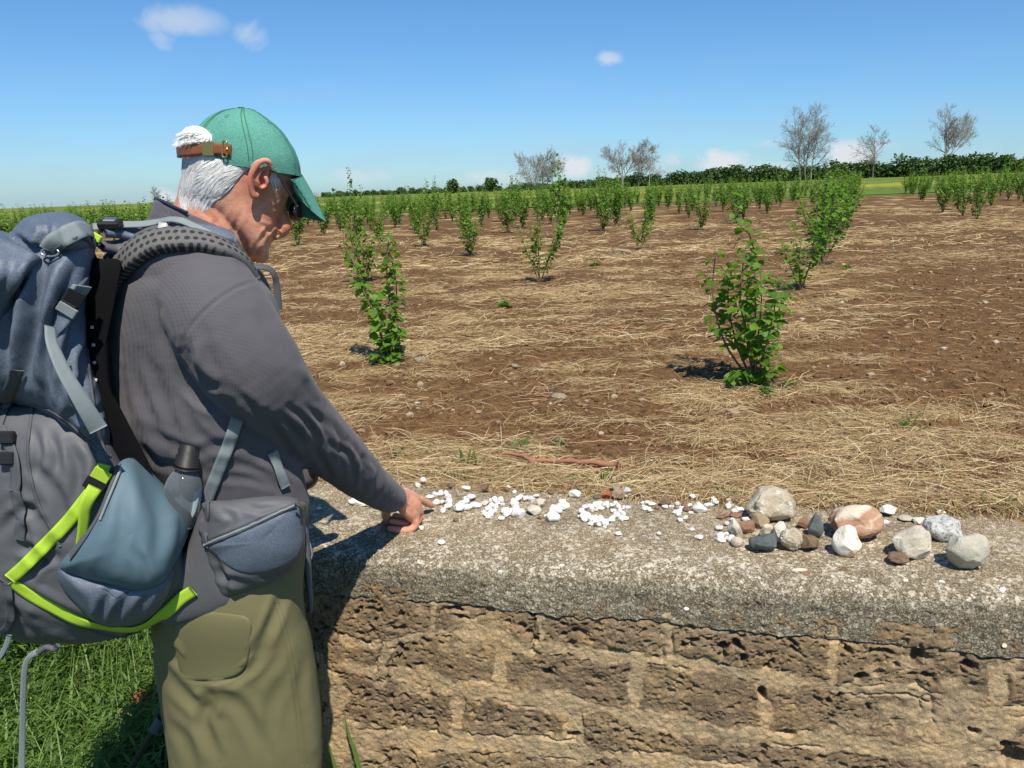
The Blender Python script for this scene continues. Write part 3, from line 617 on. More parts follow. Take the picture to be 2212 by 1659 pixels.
def build_orchard():
    rng = np.random.default_rng(3)
    # the two nearest bushes, their stems taken from the photo
    def custom(bx, by, stems, label, leaf, gap):
        b = at_ground(bx, by); st = []
        for pts, f0, dens in stems:
            q = [np.zeros(3)]
            for x, y, dy in pts: q.append(at_Y(x, y, b[1] + dy) - b)
            st.append((np.array(q), f0, dens))
        return hazel_thing(b, st, leaf, gap, label, rng)
    custom(1630, 832, [([(1568, 745, .02), (1540, 640, .05), (1546, 545, .06)], .34, .9), ([(1592, 745, .05), (1572, 640, .06), (1590, 560, .08)], .28, 1.05), ([(1615, 730, -.05), (1598, 640, -.06), (1612, 530, -.04)], .24, 1.1),
                       ([(1630, 740, .08), (1632, 640, .1), (1625, 520, .1), (1592, 480, .1), (1576, 418, .1)], .12, .85), ([(1636, 740, -.10), (1645, 650, -.12), (1642, 570, -.1)], .24, 1.1),
                       ([(1660, 740, .02), (1686, 660, .03), (1700, 600, .05)], .28, 1.05), ([(1650, 770, -.08), (1668, 690, -.1), (1680, 630, -.1)], .28, 1.05), ([(1600, 800, -.05), (1578, 822, -.08)], .3, 1.6), ([(1660, 800, -.04), (1672, 790, -.06)], .2, 2.2),
                       ([(1610, 700, .12), (1620, 600, .15)], .28, 1.05)],
           'leafy hazel bush nearest the wall, casting a dark shadow to its left', .043, .0085)
    custom(838, 782, [([(846, 700, .0), (836, 600, .02), (840, 498, .02)], .06, 1.25), ([(852, 690, .06), (856, 620, .08), (842, 540, .07)], .05, 1.2), ([(815, 700, -.02), (782, 620, .0), (752, 545, .05)], .10, 1.2), ([(822, 720, .06), (800, 650, .1), (765, 590, .14)], .08, 1.1),
                      ([(850, 745, -.04), (868, 715, -.05)], .3, 1.4), ([(820, 770, -.04), (810, 765, -.06)], .1, 2.), ([(850, 770, -.03), (858, 760, -.05)], .1, 2.)],
           'thin V shaped hazel bush growing beside a small heap of stones', .043, .0085)
    protos = []
    for k in range(5): protos.append((rand_stems(rng, .95, .27, 5 + k % 3), .043, .0125))
    near = []
    for st, lf, gp in protos:
        sm, lv = hazel_mesh(st, lf, gp, rng, 5); near.append((mesh_np('stems', *sm), mesh_np('foliage', lv[0], lv[1], smooth=False, attrs={'tone': lv[2]})))
    for a, b in near: a.materials.append(M_BARK); b.materials.append(M_HAZEL)
    far = []
    for k in range(5):
        sm, lv = hazel_mesh(rand_stems(rng, 1.0, .24, 6), .058, .018, rng, 3, .009)
        V, F = merge([sm, (lv[0], lv[1])]); nf = sum(len(f) for f in sm[1])
        tone = np.concatenate([np.zeros(len(sm[0])), lv[2]]); F = [f for f in sm[1]] + [lv[1] + len(sm[0])]
        mi = np.concatenate([np.zeros(sum(len(f) for f in sm[1]), int), np.ones(len(lv[1]), int)])
        far.append(mesh_np('hazel_bush', V, F, smooth=False, attrs={'tone': tone}, mats=[M_BARK, M_HAZEL], midx=mi))
    names = {(1, 1): 'slender open hazel bush with a bare lower stem, in the middle of the field', (0, 1): 'dense hazel bush close behind the nearest one', (2, 1): 'hazel bush just behind the thin V shaped one',
             (1, 2): 'leaning hazel bush with a heap of wood at its foot', (2, 2): 'small forked hazel bush left of the slender open one', (-1, 4): 'hazel bush at the near end of the right hand row'}
    for n in [k / 2 for k in range(-16, 30)]:
        for m in [k / 2 for k in range(-12, 34)]:
            if (n, m) in ((0, 0), (1, 0)): continue
            if n != int(n) and ((ROW_0 + ROW_A * m + ROW_C * n)[1] < 19 or m != int(m) or -1 < n < 0): continue
            if m != int(m) and not (n == 0 and m >= 1.5) and ((ROW_0 + ROW_A * m + ROW_C * n)[1] < 13 or rng.random() < .05): continue
            b = ROW_0 + ROW_A * m + ROW_C * n
            if (n, m) == (1, 1): b = np.array([.28, 7.46])
            elif (n, m) == (2, 2): b = np.array([-.54, 11.1])
            elif (n, m) == (1, 2): b = np.array([1.72, 10.6])
            elif (n, m) == (0, 1): b = np.array([2.3, 6.29])
            elif (n, m) == (-1, 4): b = np.array([8.5, 14.7])
            else: b = b + rng.normal(0, .16, 2)
            if n == -1 and m < 4: continue
            if b[1] < 5.5 or abs(b[0]) > .72 * b[1] + 1 or b[1] > field_edge(b[0]) + 5: continue
            if (n, m) not in names and rng.random() < .06: continue
            z = float(zground(b[0], b[1])); s = rng.uniform(.78, 1.05) * (1.02 if n == 0 else 1); loc = (b[0], b[1], z)
            if b[1] < 13.5:
                t = empty('hazel_bush', loc, names.get((n, m), 'hazel bush of the nearer rows, standing clear in strawy soil'), 'bush', 'hazel bushes planted in rows across the field')
                a, l = near[rng.integers(5)]
                obj('stems', a, None, t); obj('foliage', l, None, t)
            else:
                t = tag(obj('hazel_bush', far[rng.integers(5)], None, None, loc), names.get((n, m), 'far hazel bush of the rows merging into a green band' if b[1] > 20 else 'hazel bush in the middle rows of the orchard'), 'bush', 'hazel bushes planted in rows across the field')
            t.rotation_euler = (0, 0, rng.random() * 6.28); w_ = .95 if n != 0 else 1.1; t.scale = (s * w_, s * w_, s * (1.4 if (rng.random() < .07 and n != 0) else 1.0) * (.86 if (n, m) == (0, 1) else 1))
build_orchard()

# ---- hedge and trees along the skyline
def meadow_z(x, y):
    return FZ + FS * x + .3
def far_point(px, Y, base_py=None):
    d = ray(px, 400.0); x = float(d[0] / d[1] * Y); return np.array([x, Y, meadow_z(x, Y)])
def segs_mesh(S, sides=4):
    P0 = np.array([s[0] for s in S]); P1 = np.array([s[1] for s in S]); r0 = np.array([s[2] for s in S]); r1 = np.array([s[3] for s in S])
    T = nrm(P1 - P0); a = np.where(np.abs(T[:, 2:3]) > .9, np.array([[1., 0, 0]]), np.array([[0, 0, 1.]])); N = nrm(np.cross(T, a)); B = np.cross(T, N)
    th = np.arange(sides) * 2 * math.pi / sides; o = N[:, None] * np.cos(th)[None, :, None] + B[:, None] * np.sin(th)[None, :, None]
    V = np.concatenate([P0[:, None] + o * r0[:, None, None], P1[:, None] + o * r1[:, None, None]], 1).reshape(-1, 3)
    j = np.arange(sides); f = np.stack([j, (j + 1) % sides, sides + (j + 1) % sides, sides + j], 1)
    return V, ((np.arange(len(S)) * 2 * sides)[:, None, None] + f[None]).reshape(-1, 4)
def grow(out, p, d, L, r, lev, rng, up, maxlev, k0=.25):
    n = 5 if lev < 2 else 3; q = p.copy(); pts = [q]
    for k in range(n):
        d = nrm(d + rng.normal(0, .13 + .03 * lev, 3) + np.array([0, 0, up])); q2 = q + d * L / n
        ra, rb = r * (1 - .72 * k / n), r * (1 - .72 * (k + 1) / n); out[0 if lev == 0 else 1].append((q, q2, ra, rb)); q = q2; pts.append(q)
    if lev >= maxlev: return
    nc = (13, 10, 7, 5)[min(lev, 3)]
    for c in range(nc):
        u = k0 + (1 - k0) * (c + rng.random()) / nc; i = min(int(u * n), n - 1); b = pts[i] + (pts[i + 1] - pts[i]) * (u * n - i)
        perp = nrm(np.cross(d, rng.normal(0, 1, 3))); ang = rng.uniform(.45, .95)
        grow(out, b, nrm(d * math.cos(ang) + perp * math.sin(ang)), L * rng.uniform(.38, .62) * (1.15 - .45 * u), r * (1 - .7 * u) * .62, lev + 1, rng, up, maxlev)
def build_skyline():
    rng = np.random.default_rng(8)
    M = Mat('bare_bark', .9, .1); M.base(M.mix(M.noise(M.coord(), 1.2, 3), (.20, .18, .16), (.34, .31, .28))); MB = M.m
    for (px, Y, hpx, wid, trunks, label) in (
            (1170, 150, 66, .55, 4, 'broad bare tree with many upright stems, leftmost of the leafless trees over the hedge'), (1345, 150, 82, .62, 1, 'bare tree with spreading crooked limbs behind the hedge, widest of its close trio'),
            (1378, 152, 76, .30, 1, 'narrow bare tree between a spreading one and a leaning one'), (1403, 148, 68, .34, 1, 'thin bare tree leaning right at the end of a close trio'),
            (1740, 138, 124, .40, 3, 'tallest bare tree, fan shaped with three trunks rising from the hedge'), (1884, 138, 80, .22, 1, 'slim bare sapling standing alone between two big leafless trees'),
            (2038, 138, 118, .60, 1, 'big rounded bare tree with a forked trunk, farthest right on the skyline'), (335, 260, 28, .5, 1, 'tiny distant bare tree seen behind the man at his collar')):
        b = far_point(px, Y); H = hpx * Y / FPX * (.93 if trunks == 3 else 1.0) + .6; out = ([], [])
        for k in range(trunks):
            o = np.array([(k - (trunks - 1) / 2) * .09 * H, 0, 0]); d = nrm(np.array([(k - (trunks - 1) / 2) * .13 * 2 / max(trunks - 1, 1) + (.18 if px == 1403 else .0), rng.normal(0, .05), 1.0]))
            if trunks == 1 and wid > .5 and px != 335:
                for sx in (-.36, .05, .42):
                    grow(out, np.array([0, 0, H * .16]), nrm(np.array([sx, rng.normal(0, .2), 1.0])), H * rng.uniform(.66, .78), .014 * H, 1 if sx == .05 else 0, rng, .045, 3 if sx != .05 else 4, .18)
                out[0].append((np.zeros(3) + [0, 0, -.5], np.array([0, 0, H * .17]), .030 * H, .022 * H))
            else:
                grow(out, o - [0, 0, .3], d, H * (.90 if trunks > 1 else .96), .0155 * H * (1 if trunks < 3 else .9), 0, rng, .03, 3, .16 if wid > .35 else .3)
        t = empty('bare_tree', b, label, 'tree', 'leafless trees along the skyline')
        for nm, S in (('trunk', out[0]), ('crown', out[1])): obj(nm, mesh_np(nm, *segs_mesh([(a, c, max(r0, .0145), max(r1, .0115)) for a, c, r0, r1 in S], 4)), MB, t)
    # leafy hedge
    ML = leaf_mat('hedge_leaf', (.022, .050, .010), (.070, .125, .024), .2, (.10, .2, .02))
    def crown(n, rng, rx, rz, leaf, lumps=9):
        c = nrm(rng.normal(0, 1, (lumps, 3))) * np.array([rx * .62, rx * .5, rz * .36]) * rng.uniform(.3, 1, (lumps, 1)) + [0, 0, rz * .55]; r = rng.uniform(.28, .5, lumps) * min(rx, rz)
        i = rng.integers(0, lumps, n); d = nrm(rng.normal(0, 1, (n, 3))); P = c[i] + d * (r[i] * rng.uniform(.55, 1.08, n) ** .6)[:, None]; P[:, 2] = np.maximum(P[:, 2], .05)
        low = rng.random(n) < .22; P[low] = np.stack([rng.normal(0, rx * .45, low.sum()), rng.normal(0, rx * .3, low.sum()), rng.random(low.sum()) * rz * .5], 1)
        V, F = place(LEAF, LEAF_F, P, nrm(rng.normal(0, 1, (n, 3))), nrm(d + rng.normal(0, .5, (n, 3)) + [0, 0, .5]), leaf * rng.uniform(.6, 1.3, n))
        lt = rng.uniform(.0, 1, lumps)[i]; return mesh_np('crown', V, F, smooth=False, attrs={'tone': np.repeat(np.clip(.25 + .5 * lt + rng.normal(0, .2, n), 0, 1), len(LEAF))}, mats=[ML])
    var = [crown(1000, rng, 2.7, 2.4 + .3 * (k % 3), .34) for k in range(6)]
    k = 0; px = 2290.0
    while px > 690:
        Y = 118 + (2212 - px) * .075 + max(0, 1250 - px) * .25; b = far_point(px, Y); t = tag(obj('hedge_bush', var[k % 6], None, None, b), None, 'bush', 'bushes of the hedge beyond the meadow')
        t['label'] = 'bush of the tall dark hedge under the bare trees' if px > 1500 else ('bush of the hedge left of the tall bare trees, lower and farther' if px > 1110 else 'faint low bush of the hedge far off behind the cap brim')
        s = (.78 + .30 * rng.random()) * (1 if px > 1250 else .8); 
        if 1560 < px < 1680: s *= 1.12
        t.scale = (s * 1.3, s, s * rng.uniform(.75, 1.15) * (.92 if 1760 < px < 1830 else 1)); t.rotation_euler = (0, 0, rng.random() * 6.28); k += 1; px -= rng.uniform(1.6, 3.0) / Y * FPX * .95
    mtrunk = MB
    for px, Y, lab in ((980, 170, 'round green tree, left of a pair standing out above the low far hedge'), (1058, 165, 'round green tree, right of a pair standing out above the low far hedge')):
        b = far_point(px, Y); t = empty('round_tree', b, lab, 'tree'); obj('trunk', mesh_np('trunk', *tube([[0, 0, -.3], [0, 0, 1.2], [.1, 0, 2.2]], [.16, .13, .08], 8)), mtrunk, t)
        c = obj('crown', crown(900, rng, 1.7, 3.0, .36), None, t); c.location = (0, 0, .3)
build_skyline()

# ================================================================== STONES ON THE WALL
def eval_bvh(objs):
    Vs, Fs, n = [], [], 0
    for o in objs:
        M = np.array(o.matrix_world) if False else None
        V = mverts(o.data); loc = np.array(o.location, float); p = o.parent
        while p is not None: loc = loc + np.array(p.location, float); p = p.parent
        V = V + loc; Vs.append(V)
        for f in o.data.polygons: Fs.append([i + n for i in f.vertices])
        n += len(V)
    return BVHTree.FromPolygons(np.concatenate(Vs).tolist(), Fs)
COPING = [o for o in COL.objects if o.name == 'coping'][0]
BV_COP = eval_bvh([COPING])
def on_wall(px, py):
    d = ray(px, py); h, n, i, t = BV_COP.ray_cast(Vector(CAM), Vector(nrm(d)))
    return np.array(h) if h is not None else at_plane(px, py, .803)
ICO4 = ico(4); ICO3 = ico(3)
def rock_shape(rng, facets=14, amp=.10, fine=.03, base=ICO4, keep=(.72, 1.0), freq=1.6):
    V = base[0].copy(); n = nrm(rng.normal(0, 1, (facets, 3))); dd = rng.uniform(keep[0], keep[1], facets)
    for k in range(2):
        for a, b in zip(n, dd):
            t = V @ a - b; V = V - np.maximum(t, 0)[:, None] * a * .96
    o = rng.random(3) * 50; nn = nrm(V)
    return V * (1 + amp * fbm(V * freq + o, 3, 5) + fine * fbm(V * 6 + o, 3, 6))[:, None]
def stone_mat(name, stops, scale=30, spots=None, rough=.85, bands=None, spot_scale=60, spot_lo=.58, top=None):
    M = Mat(name, rough, .2); c = M.coord('Object'); n = M.noise(c, scale, 5, .6); col = M.ramp(n, stops)
    if bands:
        w = M.n('TexWave'); M.l(M.coord('Object', (1, 1, 1), bands[2]), w.inputs['Vector']); w.inputs['Scale'].default_value = bands[1]; w.inputs['Distortion'].default_value = 5; w.inputs['Detail'].default_value = 2; w.inputs['Detail Scale'].default_value = 1.2
        col = M.mix(M.ramp(w.outputs['Fac'], [(.62, 0.), (.82, 1.)]), col, bands[0])
    if top:
        z = M.math('ADD', M.sep(c)[2], M.math('MULTIPLY', M.sep(c)[0], -.22)); w = M.math('ADD', z, M.math('MULTIPLY', M.math('SUBTRACT', M.noise(c, 28, 4), .5), .030))
        col = M.mix(M.ramp(M.math('MULTIPLY', w, 10.), [(.38, 0.), (.41, .5), (.44, 0.), (.60, 0.), (.66, .95)]), col, top)
    if spots:
        col = M.mix(M.ramp(M.noise(c, spot_scale, 4), [(spot_lo, 0.), (spot_lo + .07, 1.)]), col, spots)
    f = M.noise(c, 260, 4, .7); col = M.mix(M.ramp(f, [(.36, .35), (.5, 0.)]), col, M.mix(.5, col, (.10, .08, .06))); M.base(col); M.bump(M.math('ADD', M.noise(c, 110, 5, .7), M.math('MULTIPLY', f, .5)), .8, .005); return M.m
SM = {
 'white': stone_mat('white_marble', [(.3, (.66, .64, .60)), (.7, (.84, .83, .80))], 40, rough=.7),
 'cream': stone_mat('cream_limestone', [(.3, (.46, .40, .31)), (.5, (.60, .54, .43)), (.7, (.70, .66, .58))], 26, (.36, .24, .13), spot_lo=.64),
 'boulder': stone_mat('pitted_limestone', [(.3, (.34, .28, .19)), (.5, (.50, .43, .32)), (.7, (.62, .56, .46))], 24, (.82, .79, .74), spot_scale=42, spot_lo=.60),
 'pink': stone_mat('banded_pink_stone', [(.3, (.36, .20, .125)), (.7, (.50, .31, .20))], 22, top=(.66, .56, .44)),
 'orange': stone_mat('white_stone_orange_stain', [(.36, (.66, .61, .53)), (.52, (.76, .71, .63)), (.60, (.60, .36, .18)), (.66, (.72, .64, .54))], 26),
 'grey': stone_mat('dark_grey_stone', [(.3, (.085, .100, .100)), (.7, (.150, .172, .170))], 34),
 'speck': stone_mat('speckled_grey_stone', [(.35, (.42, .42, .39)), (.6, (.58, .58, .55))], 90, (.20, .21, .20), spot_scale=160, spot_lo=.54),
 'pale': stone_mat('pale_grey_limestone', [(.3, (.40, .37, .29)), (.7, (.56, .52, .43))], 14, (.40, .38, .33), spot_lo=.62),
 'brown': stone_mat('brown_tuff_stone', [(.3, (.135, .085, .055)), (.7, (.235, .155, .100))], 40),
 'red': stone_mat('reddish_brown_stone', [(.3, (.20, .10, .065)), (.7, (.31, .175, .115))], 40),
 'tan': stone_mat('tan_stone', [(.3, (.27, .20, .125)), (.7, (.38, .295, .195))], 34),
 'dull': stone_mat('dull_field_stone', [(.3, (.20, .165, .125)), (.7, (.33, .285, .225))], 34),
 'brick': stone_mat('red_brick', [(.3, (.36, .10, .05)), (.7, (.46, .155, .085))], 50),
 'rosy': stone_mat('rosy_pebble', [(.3, (.48, .38, .31)), (.7, (.60, .50, .42))], 60, rough=.6),
}
# px, py, half width px, half height px, material, rock kind, label
ROCKS = [
 (1662, 1086, 53, 36, 'boulder', 'boulder', 'largest stone on the wall, cream boulder covered in white pits and knobs'),
 (1848, 1127, 53, 37, 'pink', 'worn', 'rounded pink stone with cream bands across its top'),
 (1828, 1168, 28, 33, 'orange', 'block', 'upright white stone block standing in front of the banded pink stone'),
 (1966, 1173, 40, 31, 'cream', 'rock', 'creamy white angular stone with an undercut, between the pink and the pale grey stones'),
 (2036, 1141, 40, 26, 'speck', 'rock', 'speckled grey white stone behind the big smooth pale one'),
 (2089, 1191, 44, 37, 'pale', 'worn', 'big smooth pale grey stone, rightmost large stone on the wall'),
 (1939, 1206, 24, 13, 'brown', 'lava', 'small jagged brown stone in front of the creamy white one'),
 (1648, 1171, 30, 21, 'grey', 'rock', 'dark blue grey faceted stone in front of the cream boulder'),
 (1710, 1163, 27, 26, 'boulder', 'knob', 'white knobbly conglomerate stone beside the dark blue grey one'),
 (1750, 1174, 21, 16, 'brown', 'rock', 'dull brown stone right of the white knobbly one'),
 (1656, 1147, 14, 17, 'cream', 'block', 'small cream block stone wedged behind the dark blue grey stone'),
 (1684, 1149, 14, 22, 'orange', 'block', 'white stone with orange stains standing behind the knobbly white one'),
 (1760, 1133, 16, 27, 'grey', 'spike', 'dark grey pointed stone standing upright like a little pyramid'),
 (1735, 1129, 15, 11, 'red', 'rock', 'small reddish stone left of the dark grey pointed one'),
 (1642, 1124, 21, 17, 'tan', 'rock', 'flat tan stone directly below the cream boulder'),
 (1612, 1137, 20, 13, 'red', 'rock', 'long reddish brown stone left of the flat tan one'),
 (1589, 1142, 17, 20, 'cream', 'wedge', 'pointed cream stone leaning, left of the long reddish brown one'),
 (1592, 1170, 13, 11, 'rosy', 'smooth', 'smooth rosy grey oval pebble at the left end of the stone heap'),
 (1512, 1095, 17, 12, 'white', 'wedge', 'flat white triangular stone among scattered small pebbles'),
 (1437, 1082, 13, 11, 'brown', 'rock', 'round brown lump at the left of the scattered small pebbles'),
 (1920, 1103, 20, 11, 'white', 'rock', 'white stone near the back edge, right of the banded pink stone'),
 (1956, 1119, 16, 7, 'pale', 'smooth', 'thin flat grey white pebble between two white stones'),
 (1986, 1124, 13, 8, 'orange', 'rock', 'small white stone with a pink side touching the flat grey pebble'),
 (1806, 1089, 11, 5, 'grey', 'smooth', 'thin dark pebble at the back edge behind the banded pink stone'),
 (2262, 1194, 34, 26, 'grey', 'rock', 'dark stone cut off by the right edge of the photo'),
 (1242, 1067, 14, 9, 'white', 'block', 'single white stone near the back edge, left of the red brick bit'),
 (1329, 1055, 15, 9, 'tan', 'rock', 'tan stone at the back of the little pile with the brick bit'),
 (1336, 1066, 14, 11, 'tan', 'block', 'grey brown block at the front of the little pile with the brick bit'),
 (1355, 1060, 11, 9, 'speck', 'rock', 'speckled white stone at the right of the pile with the brick bit'),
 (1312, 1069, 10, 9, 'brick', 'block', 'broken bit of red brick in a little pile of stones'),
 (1349, 1070, 8, 4, 'cream', 'wedge', 'cream wedge chip lying under the speckled white stone'),
 (1288, 1073, 7, 5, 'grey', 'rock', 'small blue grey stone left of the red brick bit'),
 (975, 1048, 9, 6, 'brown', 'smooth', 'brown pebble at the back edge above the first figure'),
 (1046, 1052, 11, 7, 'brown', 'rock', 'brown stone with a grey side at the back edge above the second figure'),
 (1094, 1057, 7, 5, 'red', 'rock', 'little reddish stone at the back edge with a white chip beside it'),
 (1190, 1064, 7, 4, 'brown', 'rock', 'small dull brown stone left of the single white one'),
]
def rock_of(kind, rng):
    if kind == 'boulder':
        V = rock_shape(rng, 12, .20, .07, freq=1.9); V[:, 2] *= 1 + .0; w = worley2(np.stack([V[:, 0] * 4.2 + V[:, 2] * 1.5, V[:, 1] * 4.2 + V[:, 2] * 3.1, V[:, 2]], 1), 3); V = V * (1 + .06 * sstep(.5, .1, w[0]) * (w[2] > .5) - .05 * sstep(.4, .1, w[0]) * (w[2] < .25))[:, None]
        V[:, 2] += .22 * V[:, 0] * (V[:, 0] < .3); return V
    if kind == 'knob':
        V = rock_shape(rng, 8, .10, .05); w = worley2(np.stack([V[:, 0] * 3.5 + V[:, 2] * 2, V[:, 1] * 3.5 + V[:, 2] * 2.6, V[:, 2]], 1), 3); return V * (1 + .10 * sstep(.5, .1, w[0]))[:, None]
    if kind == 'smooth': return rock_shape(rng, 5, .10, .01, keep=(.82, 1.0))
    if kind == 'worn': return rock_shape(rng, 9, .20, .04, keep=(.62, .95), freq=1.5)
    if kind == 'block':
        V = rock_shape(rng, 9, .10, .045, keep=(.52, .85)); V[:, 0] *= 1 - .18 * V[:, 2]; return V
    if kind == 'lava': return rock_shape(rng, 10, .30, .12, freq=2.4)
    if kind == 'spike':
        V = rock_shape(rng, 10, .06, .03, keep=(.6, .9)); k = np.clip((V[:, 2] + 1) / 2, 0, 1); V[:, :2] *= (1.15 - .95 * k)[:, None]; return V
    if kind == 'wedge':
        V = rock_shape(rng, 10, .06, .03, keep=(.55, .9)); k = np.clip((V[:, 2] + 1) / 2, 0, 1); V[:, 0] *= 1.2 - .8 * k; V[:, 0] -= .45 * k; return V
    return rock_shape(rng, 16, .14, .05, keep=(.50, .90), freq=1.8)
def stone_obj(name, V, F, mat, px, py, rx, ry, sink=.06, pitch=None, smooth=True):
    """scale the unit shape V to the given size in the photo and set it down on the wall top"""
    b = on_wall(px, py + ry * .62); dist = (b - CAM) @ _f; a = rx * dist / FPX
    V = V - (V.max(0) + V.min(0)) / 2; V = V / np.abs(V).max(0)
    hh = ry * dist / FPX; t = math.radians(22); bb = a * .85
    h = math.sqrt(max((hh * 1.02) ** 2 - (bb * math.sin(t)) ** 2, (.35 * hh) ** 2)) / math.cos(t); bb = min(bb, hh / math.sin(t) * .8)
    V = V * np.array([a, bb, h]); c = on_wall(px, py); base = on_wall(px, py + ry * .5 * (bb * math.sin(t)) / hh * 1.6 if hh else py)
    # centre so that the outline is centred on the photo point
    d = ray(px, py); zt = .802 + h * (1 - sink); T = (zt - CAM[2]) / d[2]; P = CAM + d * T; gz = on_wall(*[float(v) for v in proj(np.array([P[0], P[1], .803]))])[2]
    T = (gz + h * (1 - sink) - CAM[2]) / d[2]; P = CAM + d * T
    V[:, 2] += h * (1 - sink)
    o = obj(name, mesh_np(name, V, F, smooth=smooth), mat, None, (P[0], P[1], gz)); return o
def build_rocks():
    for k, (px, py, rx, ry, m, kind, lab) in enumerate(ROCKS):
        rng = np.random.default_rng(100 + k); V = rock_of(kind, rng); o = stone_obj('stone', V, ICO4[1], SM[m], px, py, rx, ry)
        for p in o.data.polygons: pass
        tag(o, lab, 'stone', 'stones laid on top of the wall')
        try: o.data.set_sharp_from_angle(angle=math.radians(38))
        except Exception: pass
build_rocks()
def A(px, py, s, L): return [(px + s * a[0], py + s * a[1], s * a[2], s * a[3]) + tuple(a[4:]) for a in L]
PEB = [
 ('white pebble in the first figure, beside the pointing finger', A(902.5, 1035.2, .12, [(215, 305, 70, 30), (315, 260, 55, 42), (415, 245, 45, 45), (505, 250, 42, 42), (545, 315, 48, 55), (555, 400, 58, 50), (325, 415, 60, 50), (535, 495, 52, 45), (588, 460, 34, 22), (450, 555, 45, 42)])),
 ('white pebble in the second figure, shaped like a slanting letter L', A(902.5, 1035.2, .12, [(735, 510, 82, 68), (785, 430, 62, 50), (862, 392, 60, 45), (858, 345, 40, 32), (960, 322, 70, 48), (890, 500, 80, 48), (1035, 462, 98, 46)])),
 ('small white pebble in the third figure, left of the one with the big white stone', A(902.5, 1035.2, .12, [(1310, 380, 35, 36), (1385, 370, 52, 52), (1495, 365, 50, 45), (1435, 425, 42, 30), (1330, 465, 52, 42), (1395, 485, 45, 42), (1270, 525, 50, 42), (1320, 580, 60, 48), (1190, 580, 45, 25), (1385, 565, 50, 30), (1235, 625, 50, 35), (1312, 632, 45, 35), (1265, 680, 42, 22), (1525, 442, 38, 20)])),
 ('white pebble of the fourth figure, an arc above the big white stone', A(902.5, 1035.2, .12, [(1740, 390, 60, 46), (1812, 350, 50, 46), (1860, 315, 50, 35), (1945, 350, 46, 42), (2045, 350, 56, 52), (1735, 452, 70, 50), (1775, 498, 50, 32), (1572, 565, 66, 52), (1642, 590, 55, 55), (1602, 645, 56, 42), (1690, 550, 40, 32)])),
 ('white pebble in the slanting stroke of the fifth figure', A(1150.2, 1035.2, .12, [(535, 395, 62, 36), (550, 488, 104, 64), (420, 545, 98, 72), (375, 668, 112, 82), (235, 665, 28, 32)])),
 ('small white pebble in the ring shaped figure', A(1150.2, 1035.2, .12, [(1205, 410, 50, 28), (1140, 460, 50, 45), (1202, 462, 35, 35), (1222, 515, 60, 35), (950, 510, 52, 45), (1040, 508, 60, 55), (1075, 560, 30, 25), (890, 570, 46, 42), (912, 605, 50, 42), (990, 632, 50, 35), (840, 670, 28, 25), (900, 662, 45, 40), (940, 712, 52, 40), (1040, 712, 62, 52), (1140, 690, 46, 45), (1145, 748, 46, 40), (1230, 690, 55, 40), (1242, 750, 46, 40), (1050, 797, 46, 35), (1195, 806, 38, 32), (1310, 792, 52, 45), (1340, 745, 56, 30), (1430, 716, 50, 42), (1455, 680, 40, 30), (1305, 855, 30, 20),
    (1312, 455, 52, 35), (1340, 420, 30, 25), (1367, 500, 35, 30), (1410, 470, 42, 32), (1490, 435, 46, 42), (1552, 490, 40, 46), (1638, 490, 28, 22), (1632, 530, 25, 22), (1712, 505, 42, 28), (1460, 565, 50, 32), (1580, 572, 40, 45), (1515, 642, 56, 48), (1630, 622, 42, 38), (1592, 706, 46, 44), (1670, 702, 52, 35)])),
 ('small white pebble of the loose scatter left of the stone heap', A(1380.3, 1044, .12, [(70, 345, 42, 22), (150, 345, 40, 30), (225, 362, 60, 28), (80, 405, 30, 20), (130, 455, 62, 40), (200, 490, 38, 35), (465, 415, 45, 28), (580, 415, 40, 25), (690, 365, 42, 30), (770, 442, 42, 30), (650, 512, 45, 28), (722, 500, 50, 32), (715, 547, 40, 34), (740, 660, 46, 32), (830, 610, 42, 30), (915, 400, 35, 35), (915, 525, 28, 20), (955, 530, 22, 25), (950, 825, 40, 25), (960, 230, 50, 32), (1045, 225, 36, 25), (1345, 275, 46, 28), (1366, 335, 58, 33), (1280, 382, 60, 30), (1210, 405, 40, 34)])),
 ('white pebble close by the left side of the stone heap', A(1380.3, 1044, .12, [(1615, 300, 40, 30), (1630, 360, 42, 32), (1615, 412, 52, 40), (1700, 385, 28, 20), (1715, 490, 50, 42), (1760, 440, 30, 26), (1815, 475, 58, 45), (1932, 640, 66, 38), (1582, 725, 40, 35), (1440, 795, 58, 38), (1690, 652, 40, 30)]) + A(1415.7, 1017.5, .36, [(390, 384, 22, 15), (396, 412, 24, 13), (428, 406, 12, 12), (455, 405, 22, 18)])),
 ('lone white pebble lying apart from the figures', [(903, 1048, 5, 5), (915, 1036, 6, 4.5), (1098, 1051, 4, 3), (1002, 1053, 5, 3.5), (1010, 1054, 5.5, 3.5), (1111, 1062, 4, 3), (1158, 1071, 5, 3), (1083, 1119, 6, 3.5), (1336, 1152, 6, 4), (910, 1140, 5, 4), (954, 1170, 7, 4.5), (1914, 1128, 7, 4.5), (2033, 1106, 8, 4), (1493, 1143, 4, 2.5), (1423, 1153, 4.5, 4), (1510, 1160, 8, 4), (765, 1083, 12, 6), (782, 1086, 14, 6), (800, 1089, 8, 5), (690, 1098, 4, 3)]),
]
